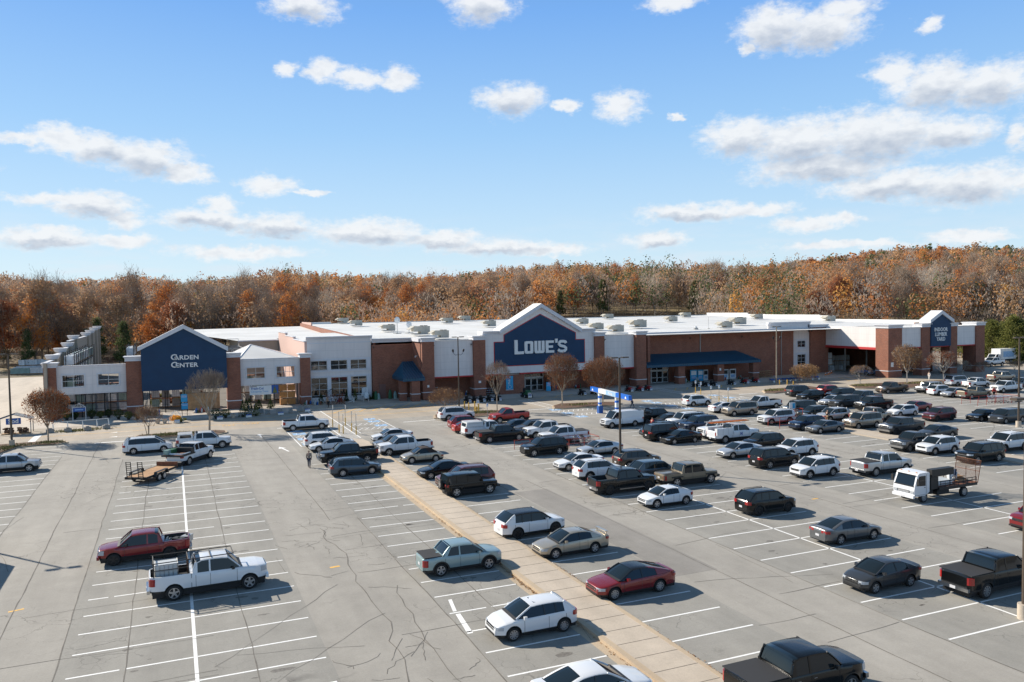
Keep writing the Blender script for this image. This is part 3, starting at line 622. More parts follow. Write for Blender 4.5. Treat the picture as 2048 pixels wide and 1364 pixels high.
    def grow(P,e): 
        out=[]
        for i,p in enumerate(P):
            a=Vector(P[i-1]);q=Vector(p);d=Vector(P[(i+1)%len(P)]); 
            n1=Vector((-(q-a).y,(q-a).x)).normalized(); n2=Vector((-(d-q).y,(d-q).x)).normalized(); n=(n1+n2); n=n/max(n.length_squared/2,.2)
            out.append((q.x+n.x*e,q.y+n.y*e))
        return out
    part('sign_outline',gb,lambda b:b.prism(grow(SG,-.13) if grow(SG,-.13)[0][0]<52.6 else grow(SG,.13),132.44,132.5,'red_trim'))
    sg=part('navy_sign_panel',gb,lambda b:b.prism(SG,132.40,132.44,'navy'))
    # store name in heavy block capitals
    def f(b):
        y0,y1=132.12,132.40; m='sign_white'
        def bx(x0,x1,z0,z1): b.box(x0,x1,y0,y1,z0,z1,m)
        def rr(x0,x1,z0,z1,t,r=.22): # rounded ring letter O
            O=[];I=[]
            for cx_,cz,a0 in ((x1-r,z1-r,0),(x0+r,z1-r,90),(x0+r,z0+r,180),(x1-r,z0+r,270)):
                for k in range(4):
                    a=rad(a0+k*30); O.append((cx_+r*math.cos(a),cz+r*math.sin(a)))
            ri=.06
            for cx_,cz,a0 in ((x1-t-ri,z1-t*.8-ri,0),(x0+t+ri,z1-t*.8-ri,90),(x0+t+ri,z0+t*.8+ri,180),(x1-t-ri,z0+t*.8+ri,270)):
                for k in range(4):
                    a=rad(a0+k*30); I.append((cx_+ri*math.cos(a),cz+ri*math.sin(a)))
            n=len(O); vs=[(x,y0,z) for x,z in O]+[(x,y0,z) for x,z in I]+[(x,y1,z) for x,z in O]+[(x,y1,z) for x,z in I]
            fs=[]
            for i in range(n):
                j=(i+1)%n; fs+=[(i,j,n+j,n+i),(2*n+i,2*n+j,3*n+j,3*n+i),(i,j,2*n+j,2*n+i),(n+i,n+j,3*n+j,3*n+i)]
            b.add(vs,fs,m)
        zb,zt,zL=7.17,9.4,9.68; t=.56
        bx(56.35,56.95,zb-.05,zL); bx(56.95,58.15,zb-.05,zb+.45)               # L
        rr(58.32,60.0,zb,zt,.55,.3)                                            # O
        bx(60.25,60.78,zb+.22,zt); bx(61.0,61.5,zb+.45,zt); bx(61.72,62.25,zb+.22,zt)   # W
        b.prism([(60.25,zb+.22),(60.5,zb),(62.0,zb),(62.25,zb+.22),(62.25,zb+.46),(60.25,zb+.46)],y0+.001,y1-.001,m)
        bx(62.5,63.05,zb,zt); bx(63.05,64.15,zt-.44,zt); bx(63.05,63.95,zb+.9,zb+1.32); bx(63.05,64.2,zb,zb+.44)  # E
        b.prism([(64.4,zt+.28),(64.95,zt+.28),(64.85,zt-.45),(64.5,zt-.45)],y0,y1,m)   # apostrophe
        pts=[(66.65,zt-.55),(66.5,zt-.3),(66.1,zt-.22),(65.55,zt-.22),(65.25,zt-.42),(65.25,zt-.75),(65.5,zt-1.0),(66.3,zt-1.2),(66.6,zt-1.45),(66.6,zb+.5),(66.35,zb+.26),(65.9,zb+.2),(65.3,zb+.24),(65.0,zb+.55)]
        ww=.25
        L_=[];R_=[]
        for i,p in enumerate(pts):
            a=Vector(pts[max(i-1,0)]);d=Vector(pts[min(i+1,len(pts)-1)]); q=(d-a).normalized(); n=Vector((-q.y,q.x))
            L_.append((p[0]+n.x*ww,p[1]+n.y*ww)); R_.append((p[0]-n.x*ww,p[1]-n.y*ww))
        n=len(pts); vs=[(x,y0,z) for x,z in L_]+[(x,y0,z) for x,z in R_]+[(x,y1,z) for x,z in L_]+[(x,y1,z) for x,z in R_]
        fs=[]
        for i in range(n-1): fs+=[(i,i+1,n+i+1,n+i),(2*n+i,2*n+i+1,3*n+i+1,3*n+i),(i,i+1,2*n+i+1,2*n+i),(n+i,n+i+1,3*n+i+1,3*n+i)]
        b.add(vs,fs,m)
    part('store_name_letters',sg,f)
    # doors
    def doors(u0,u1,v,zt):
        n=4
        for i in range(n):
            a=u0+(u1-u0)*i/n; c=u0+(u1-u0)*(i+1)/n
            b=MB(); b.box(a+.03,a+.13,v,v+.1,0,2.35,'frame_white'); b.box(c-.13,c-.03,v,v+.1,0,2.35,'frame_white'); b.box(a+.13,c-.13,v,v+.1,0,.12,'frame_white'); b.box(a+.13,c-.13,v,v+.1,.95,1.06,'frame_white'); b.box(a+.13,c-.13,v,v+.1,2.22,2.35,'frame_white')
            d=b.obj('glass_door',R); b=MB(); b.box(a+.13,c-.13,v+.05,v+.058,.12,2.22,'store_glass'); b.obj('pane',d)
        b=MB(); b.box(u0,u1,v-.03,v+.12,2.35,2.62,'frame_white')
        for i in range(n+1): x=u0+(u1-u0)*i/n; b.box(x-.05,x+.05,v,v+.1,2.62,3.15,'frame_white')
        b.box(u0,u1,v+.06,v+.07,2.62,3.15,'store_glass'); b.obj('door_transom',R)
    doors(58.7,63.7,136.0,3.1); doors(86.4,91.7,136.55,3.1)
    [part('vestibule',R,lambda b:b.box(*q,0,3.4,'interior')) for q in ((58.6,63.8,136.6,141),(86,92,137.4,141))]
    def f(b): b.box(32.7,33.85,136.5,136.6,.13,2.6,'door_rose')
    mat('door_rose',(.2,.10,.08),.7); part('service_door',R,f)
    b=MB(); b.box(54.75,56.1,132.52,132.6,.85,3.25,'cyan_sign'); b.box(54.7,56.15,132.5,132.7,.72,.82,'white_trim'); bb=b.obj('blue_wall_banner',R,label='bright blue upright banner beside the entrance')
    text_obj('banner_lettering','Pickup',.55,'sign_white',(55.35,132.5,2.5),(rad(90),rad(-90),0),bb,bold=.01)
    b=MB(); b.tube([(55.42+.3*math.cos(k*math.pi/8),132.5,1.3+.3*math.sin(k*math.pi/8)) for k in range(17)],.03,'sign_white',4); b.obj('banner_emblem',bb)
    [part('number_plate',R,lambda b:b.box(*q,'sign_white')) for q in ((49.3,49.75,131.95,131.99,2.35,2.75),(39.6,39.95,130.84,130.88,2.2,2.6))]
    for u,v,z in ((41.3,132.5,9.9),(48.2,132.5,9.9),(74.9,132.5,9.9),(31.8,136.5,9.8),(97,136.5,9.4),(110,136.5,9.4),(129.5,137.2,10)): part('wall_lamp',R,lambda b:(b.box(u-.12,u+.12,v-.3,v,z-.75,z-.6,'frame_dark'),b.box(u-.03,u+.03,v-.05,v,z-1.0,z-.6,'frame_dark')))
    for u in (99.5,120.5): part('downpipe',R,lambda b:(b.box(u-.07,u+.07,136.47,136.6,5.8 if u<108 else .1,9.45,'metal_grey'),b.box(u-.14,u+.14,136.4,136.6,9.1,9.45,'metal_grey')))
    # blue hip awning over the corner door
    def hip(b,u0,u1,v0,v1,z0,z1,iu0,iu1,ribs=True,val=.5):
        # eaves rectangle u0..u1 / v0..v1 ; top edge iu0..iu1 on wall v1
        A=(u0,v0,z0);B_=(u1,v0,z0);C=(u1,v1,z0);D_=(u0,v1,z0);E=(iu0,v1-.02,z1);F=(iu1,v1-.02,z1)
        b.add([A,B_,F,E],[(0,1,2,3)],'awning_blue'); b.add([A,E,D_],[(0,1,2)],'awning_blue'); b.add([B_,C,F],[(0,1,2)],'awning_blue')
        b.add([A,B_,C,D_],[(3,2,1,0)],'awning_blue')
        b.box(u0,u1,v0-.03,v0+.02,z0-val,z0,'awning_blue'); 
        b.box(u0-.03,u0+.02,v0,v1,z0-val,z0,'awning_blue'); b.box(u1-.02,u1+.03,v0,v1,z0-val,z0,'awning_blue')
        n=int((u1-u0)/.42)
        for i in range(n+1):
            x=u0+(u1-u0)*i/n
            # where this rib meets the hip or the wall
            if x<iu0: k=(x-u0)/(iu0-u0) if iu0>u0 else 1
            elif x>iu1: k=(u1-x)/(u1-iu1) if u1>iu1 else 1
            else: k=1
            if k>.04: 
                p=Vector((x,v0,z0)); q=Vector((x,v0+(v1-v0)*k,z0+(z1-z0)*k)); w=.03
                b.add([p+Vector((-w,0,.0)),p+Vector((w,0,0)),q+Vector((w,0,0)),q+Vector((-w,0,0)),p+Vector((-w,-.01,.07)),p+Vector((w,-.01,.07)),q+Vector((w,-.01,.07)),q+Vector((-w,-.01,.07))],[(4,5,6,7),(0,4,7,3),(1,2,6,5)],'awning_rib')
            b.box(x-.03,x+.03,v0-.06,v0-.03,z0-val,z0,'awning_rib')
        m=int((v1-v0)/.42)
        for (ue,ui) in ((u0,iu0),(u1,iu1)):
            if abs(ue-ui)<.3: continue
            for j in range(m+1):
                y=v0+(v1-v0)*j/m; k=(y-v0)/(v1-v0)
                p=Vector((ue,y,z0)); q=Vector((ue+(ui-ue)*k,y,z0+(z1-z0)*k)); w=.03; up=Vector((0,0,.07))
                if k>.05: b.add([p+Vector((0,-w,0))+up,p+Vector((0,w,0))+up,q+Vector((0,w,0))+up,q+Vector((0,-w,0))+up,p+Vector((0,-w,0)),p+Vector((0,w,0)),q+Vector((0,w,0)),q+Vector((0,-w,0))],[(0,1,2,3),(0,3,7,4),(1,5,6,2)],'awning_rib')
    aw=part('blue_awning',R,lambda b:hip(b,35.0,38.68,129.2,136.4,4.0,6.4,36.9,38.68,val=.45))
    b=MB()
    for u0,u1,v0,v1 in ((36.5,37.9,129.4,130.6),(35.0,36.1,131.2,132.4)): b.box(u0,u1,v0,v1,.13,3.6,'brick'); b.box(u0-.06,u1+.06,v0-.06,v1+.06,1.3,1.43,'white_trim')
    b.obj('awning_post',aw)
    aw=part('blue_awning',R,lambda b:hip(b,83.6,110.8,131.5,136.6,4.0,5.75,83.6,108.4),label='long ribbed blue awning over the second entrance')
    for u0,u1 in ((91.0,92.5),(100.3,101.9),(109.2,110.6)):
        b=MB(); b.box(u0,u1,131.9,133.3,0,3.55,'brick'); b.box(u0-.06,u1+.06,131.84,133.36,1.3,1.43,'white_trim'); b.obj('awning_post',aw)
    b=MB(); b.box(100.7,101.1,131.82,131.86,2.2,2.7,'sign_white'); b.obj('number_plate',R)
    # tall stucco bay by the lumber yard
    def f(b):
        b.box(118,129.3,137.7,138,9.6,10.75,'stucco'); b.box(123.9,129.3,137.7,138,7.2,9.6,'stucco'); b.box(123.9,129.3,137.7,138,0,1.6,'stucco'); b.box(126,128.25,137.7,138,4.2,5.75,'stucco')
        b.box(123.9,126,137.7,138,1.6,7.2,'stucco'); b.box(128.25,129.3,137.7,138,1.6,7.2,'stucco'); b.box(126,128.25,138.3,138.5,1.5,7.3,'interior')
        cornice(b,117.8,129.5,137.7,10.72,11.4); b.box(123.9,129.3,137.6,137.7,9.9,10.05,'white_trim'); b.box(129.0,129.3,137.7,146,9,10.7,'stucco')
    part('stucco_bay',R,f)
    window(R,126,128.25,5.75,7.2,137.75,2,2,trim=.45); window(R,126,128.25,1.8,4.2,137.75,2,3,trim=.45)
    return R
STORE=store()
def garden():
    R=root('garden_centre','open garden centre with blue gable sign, brick piers and grey parapet panels','building')
    for u0,u1,zt,zc in ((-17.6,-15.95,7.78,8.45),(-6.62,-4.45,8.33,9.02),(7.85,9.95,8.33,9.02),(19.35,20.95,7.85,8.52)): pillar(R,u0,u1,135.4,137.2,zt,zc)
    def panel(u0,u1,wins,z0=3.6,z1=7.8):
        def f(b):
            xs=[u0]+[w for a in wins for w in a[:2]]+[u1]
            for i in range(0,len(xs),2): b.box(xs[i],xs[i+1],136,136.4,z0,z1,'stucco')
            for a,c in wins: b.box(a,c,136,136.4,z0,4.7,'stucco'); b.box(a,c,136,136.4,6.5,z1,'stucco')
            b.box(u0,u1,135.9,136.5,z1,z1+.12,'white_trim')
        p=part('parapet_panel',R,f)
        for a,c in wins: window(p,a,c,4.7,6.5,136.0,2,2,glass=False,trim=.16,name='window_frame')
    panel(-15.95,-6.62,[(-15.25,-12.3),(-10.5,-7.6)]); panel(9.95,19.35,[(10.9,13.75),(15.55,18.5)])
    g=part('blue_gable_sign',R,lambda b:b.prism([(-4.45,3.65),(-4.45,9.95),(1.6,13.05),(7.85,9.6),(7.85,3.55)],134.6,135.4,'navy'))
    def f(b):
        for (x0,z0),(x1,z1) in (((-4.9,10.4),(1.6,13.72)),((1.6,13.72),(8.1,10.05))):
            b.prism([(x0,z0),(x1,z1),(x1,z1-.68),(x0,z0-.62)],134.2,135.8,'white_trim')
    part('gable_cornice',g,f)
    for t,z,u,s in (('GARDEN',8.6,1.62,1),('CENTER',7.42,1.6,1)):
        big=text_obj('sign_letter',t[0],1.22,'sign_white',(u-1.42,134.55,z+.06),RX,g,bold=.028,sx=1.1,extrude=.05)
        text_obj('sign_letters',t[1:],.92,'sign_white',(u+.38,134.55,z-.03),RX,g,bold=.026,sx=1.13,space=1.06,extrude=.05)
    # black mesh screens
    def mesh_screen(u0,u1,v,z1,step=.16):
        b=MB(); x=u0
        while x<u1: b.box(x,x+.022,v,v+.02,0,z1,'black'); x+=step
        for z in (.1,1.2,2.4,z1-.05): b.box(u0,u1,v-.005,v+.03,z,z+.05,'black')
        n=max(1,int((u1-u0)/2.6))
        for i in range(n+1): x=u0+(u1-u0)*i/n; b.box(x-.07,x+.07,v-.03,v+.08,0,z1,'black')
        b.obj('mesh_screen',R)
    mesh_screen(-15.9,-6.65,136.6,3.6); mesh_screen(-4.4,1.9,136.6,3.6,.3); mesh_screen(10,15.2,136.6,3.6,.2)
    # stepped side wall with flared caps
    zs=[(133.2,8.1),(143,8.75),(153,9.4),(163,9.95),(173,11.0),(197,11.0),(207,11.3),(217,11.7),(226,11.9)]
    def f(b):
        for i in range(1,len(zs)):
            v0,v1=zs[i-1][0]+1.2,zs[i][0]; b.box(-17.4,-17.0,v0,v1,0,zs[i][1]-.3,'stucco_tan'); b.box(-17.5,-16.9,v0,v1,zs[i][1]-.3,zs[i][1]-.18,'white_trim')
    part('stepped_wall',R,f)
    for v,z in zs[1:]:
        b=MB(); b.box(-17.9,-16.6,v,v+1.2,0,z-.1,'stucco_tan'); b.frus(-18.0,-16.5,v-.1,v+1.3,z-.1,z+.55,.28,'white_trim'); b.obj('wall_pier',R)
    # covered hall at the back of the yard
    def f(b):
        b.box(12.5,20.3,172,172.3,0,9.5,'stucco_tan'); b.box(5.4,5.8,200,222,0,9.6,'stucco_tan'); b.box(12.5,12.8,172.3,200,0,9.5,'stucco_tan')
    part('yard_hall_wall',R,f)
    def f(b):
        b.add([(12.3,171.7,9.62),(20.6,171.7,9.62),(20.3,176,9.75),(32,176,9.9),(32,222,11.3),(5.2,222,11.1),(5.2,196,10.3),(9.0,184,9.95)],[(0,1,2,3,4,5,6,7)],'roof_white')
        b.add([(12.3,171.7,9.45),(20.3,171.7,9.45),(20.3,171.7,9.68),(12.3,171.7,9.68)],[(0,1,2,3)],'white_trim')
    part('yard_hall_roof',R,f)
    # white hipped roof just behind the parapet
    def f(b):
        e=[(9.8,138),(19.2,138),(19.2,158),(9.8,158)]; z=7.7; p=(12.6,147,9.75)
        for i in range(4): b.add([(*e[i],z),(*e[(i+1)%4],z),p],[(0,1,2)],'roof_white')
        for x,y in e: b.tube([(x,y,z+.03),(p[0],p[1],p[2]+.03)],.08,'white_trim',5)
        for x,y in e: b.cyl(x*.98+.25,y,0,z,.12,'metal_grey',8)
    part('hipped_canopy',R,f)
    # bare steel roof trusses
    def f(b):
        for v in (158,164,170):
            for z in (7.7,8.7): b.tube([(3,v,z),(12.3,v,z)],.07,'metal_grey',5)
            for k in range(12): b.tube([(3+k*.77,v,7.7),(3.39+k*.77,v,8.7)],.04,'metal_grey',4); b.tube([(3.39+k*.77,v,8.7),(3.77+k*.77,v,7.7)],.04,'metal_grey',4)
        for u in (3,12.2): b.tube([(u,158,8.7),(u,171,8.7)],.08,'metal_grey',5); b.cyl(u,158,0,8.7,.1,'metal_grey',8); b.cyl(u,170,0,8.7,.1,'metal_grey',8)
        b.tube([(9.8,164,8.7),(9.8,164,10.3),(11.8,164,10.3),(11.8,164,8.7)],.05,'metal_grey',4)
    part('roof_truss',R,f)
garden()
def lumber():
    R=root('lumber_canopy','drive-through lumber yard canopy on brick piers with a small navy gable','building')
    P=[(133.5,137.3),(142.9,145.3),(151.1,153.3),(159.05,161.7)]
    for i,(a,c) in enumerate(P): pillar(R,a,c,120.2,123.4 if i in(0,3) else 122.4,10.1,10.75)
    def f(b):
        pass
    for a,c in ((137.3,142.9),(153.3,159.05)): part('stucco_panel',R,lambda b:(b.box(a,c,120.5,120.8,6.0,10.0,'stucco'),b.box(a,c,120.35,121,10.0,10.12,'roof_white')))
    part('side_panel',R,lambda b:b.box(133.7,134.0,123.4,137.3,6.05,10.25,'stucco'))
    part('side_panel',R,lambda b:b.box(161.2,161.5,123.4,137.3,6.05,10.0,'stucco'))
    def f(b):
        for a,c in ((137.3,142.9),(145.3,151.1),(153.3,159.05)): b.box(a,c,120.45,120.85,5.78,6.0,'red_trim')
        b.box(133.58,134.05,123.4,137.3,5.55,6.05,'red_trim')
    part('red_fascia',R,f)
    def f(b):
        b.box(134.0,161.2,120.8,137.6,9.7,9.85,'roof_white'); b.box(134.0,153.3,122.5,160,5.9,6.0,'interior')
        b.add([(134.4,137.7,9.86),(161.2,137.7,9.86),(161.2,138.4,9.9),(134.4,138.4,9.9)],[(0,1,2,3)],'roof_white')
    part('canopy_roof',R,f)
    def f(b):
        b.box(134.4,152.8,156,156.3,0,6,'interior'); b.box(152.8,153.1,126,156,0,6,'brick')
        for u in (140,146.5): b.cyl(u,138,0,5.9,.18,'metal_grey',8)
    part('bay_wall',R,f)
    g=part('blue_gable_sign',R,lambda b:b.prism([(145.3,6.0),(145.3,11.1),(148.15,12.75),(151.1,11.1),(151.1,6.0)],119.95,120.9,'navy'))
    def f(b):
        for (x0,z0),(x1,z1) in (((144.7,11.55),(148.15,13.45)),((148.15,13.45),(151.65,11.5))):
            b.prism([(x0,z0),(x1,z1),(x1,z1-.75),(x0,z0-.7)],119.6,122.4,'white_trim')
    part('gable_cornice',g,f)
    for t,z,s in (('INDOOR',9.45,.9),('LUMBER',8.45,.9),('YARD',7.45,.9)):
        text_obj('sign_letters',t,1.08,'sign_white',(148.05,119.9,z),RX,g,bold=.022,sx=.84,space=1.08,extrude=.04)
    b=MB(); b.box(134.2,134.9,120.12,120.18,2.2,3.1,'sign_white'); b.obj('clearance_plate',R)
lumber()
# ---- roof plant
def ac_proto():
    t=root('rooftop_ac_unit','x','air conditioner')
    def f(b):
        b.box(-1.35,1.35,-1.1,1.1,.25,.45,'metal_grey'); b.box(-.2,1.4,-1.05,1.05,.45,1.75,'ac_unit'); b.box(-1.45,-.2,-1.05,1.05,.8,1.75,'ac_unit')
        for k in range(5): b.box(.0+.28*k,.03+.28*k,-1.07,-1.05,.55,1.65,'metal_grey')
    part('housing',t,f)
    def f(b): b.add([(-1.45,-1.0,1.6),(-1.45,1.0,1.6),(-2.15,1.0,1.15),(-2.15,-1.0,1.15),(-1.45,-1.0,1.68),(-1.45,1.0,1.68),(-2.2,1.0,1.25),(-2.2,-1.0,1.25)],[(0,1,2,3),(4,7,6,5),(0,4,5,1),(2,6,7,3),(0,3,7,4),(1,5,6,2)],'ac_unit')
    part('intake_hood',t,f)
    def f(b):
        for u in (.25,.95): b.cyl(u,0,1.75,1.86,.32,'black',12)
    part('fan_grille',t,f)
    part('condenser_grille',t,lambda b:b.box(1.4,1.42,-.95,.95,.6,1.6,'black')); return t
AC=[(43.1,220),(42.6,200.7),(43.1,170.6),(44.9,152.3),(45.2,140.5),(67.6,204.1),(77.7,218.2),(70.1,179.6),(94.6,178.6),(119,208.3),(96.5,155.6),(82.9,142.0),(84.1,152.4),(144.8,206),(121.7,179.6),(124.6,156.1),(111.6,144.2),(151.4,181.3),(156,159.2)]
ACL=['rear left corner of the white roof','left side of the roof, second from the rear','left of the two satellite dishes','just right of the satellite dishes','above the brick corner pillar, nearest the front','rear of the roof above the parking light, left of a pair','rear of the roof, right of a pair','left slope foot of the entrance gable','right behind the entrance gable','rear of the roof beyond the gable, standing alone','large, right of the entrance gable above the pillar','front edge, right of the entrance gable','partly hidden, between gable and front pillar','rear right beside the white parapet step','middle of the right roof, small and alone','in front of the rear parapet, larger of a pair','front edge above the blue awning, smaller of a pair','right roof beside the second parapet step','far right at the lumber yard corner']
pr=ac_proto()
for i,(u,v) in enumerate(AC):
    o=pr if i==0 else copy_tree(pr); o.location=(u,v,roofz(v) if v>138 else 9.85); s=1.15 if i in(3,10,15) else .95; o.scale=(s,s,s*.95)
    tag(o,'beige rooftop air conditioner, '+ACL[i],'air conditioner','air conditioners on the store roof')
def dish(u,v,h,l):
    t=root('satellite_dish',l,'satellite dish',(u,v,roofz(v)),rad(20),'satellite dishes on the store roof')
    b=MB(); b.cyl(0,0,0,h,.06,'metal_grey',6); b.box(-.7,.7,-.5,.5,0,.12,'metal_grey'); b.obj('mast',t)
    b=MB(); n=14; rows=[]
    for r in (0,.25,.5,.7): rows.append([(r*math.cos(k*2*math.pi/n),-.25+.35*r*r-.25*r*math.sin(k*2*math.pi/n)*0,h+.2+r*math.sin(k*2*math.pi/n)) for k in range(n)])
    vs=[p for r in rows for p in r]; fs=[(i*n+k,i*n+(k+1)%n,(i+1)*n+(k+1)%n,(i+1)*n+k) for i in range(3) for k in range(n)]
    b.add(vs,fs,'wrap_white'); b.tube([(0,-.2,h+.2),(0,-.9,h+.1)],.03,'metal_grey',5); b.obj('reflector',t)
dish(42.9,162.3,2.6,'taller grey satellite dish on a mast, left of the pair'); dish(45.6,163,1.6,'shorter grey satellite dish on a mast, right of the pair')
b=MB(); b.cyl(0,0,0,.35,.5,'metal_grey',10); b.cyl(0,0,.35,.7,.25,'wrap_white',10); o=b.obj('roof_vent'); o.location=(104.6,145,roofz(145)); tag(o,'small round white vent near the front roof edge above the awning','vent')
b=MB(); b.cyl(0,0,0,2.6,.03,'metal_grey',5); b.box(-.2,.2,-.2,.2,0,.1,'metal_grey'); o=b.obj('roof_aerial'); o.location=(109,146.5,roofz(146)); tag(o,'thin upright aerial on the roof above the awning','aerial')

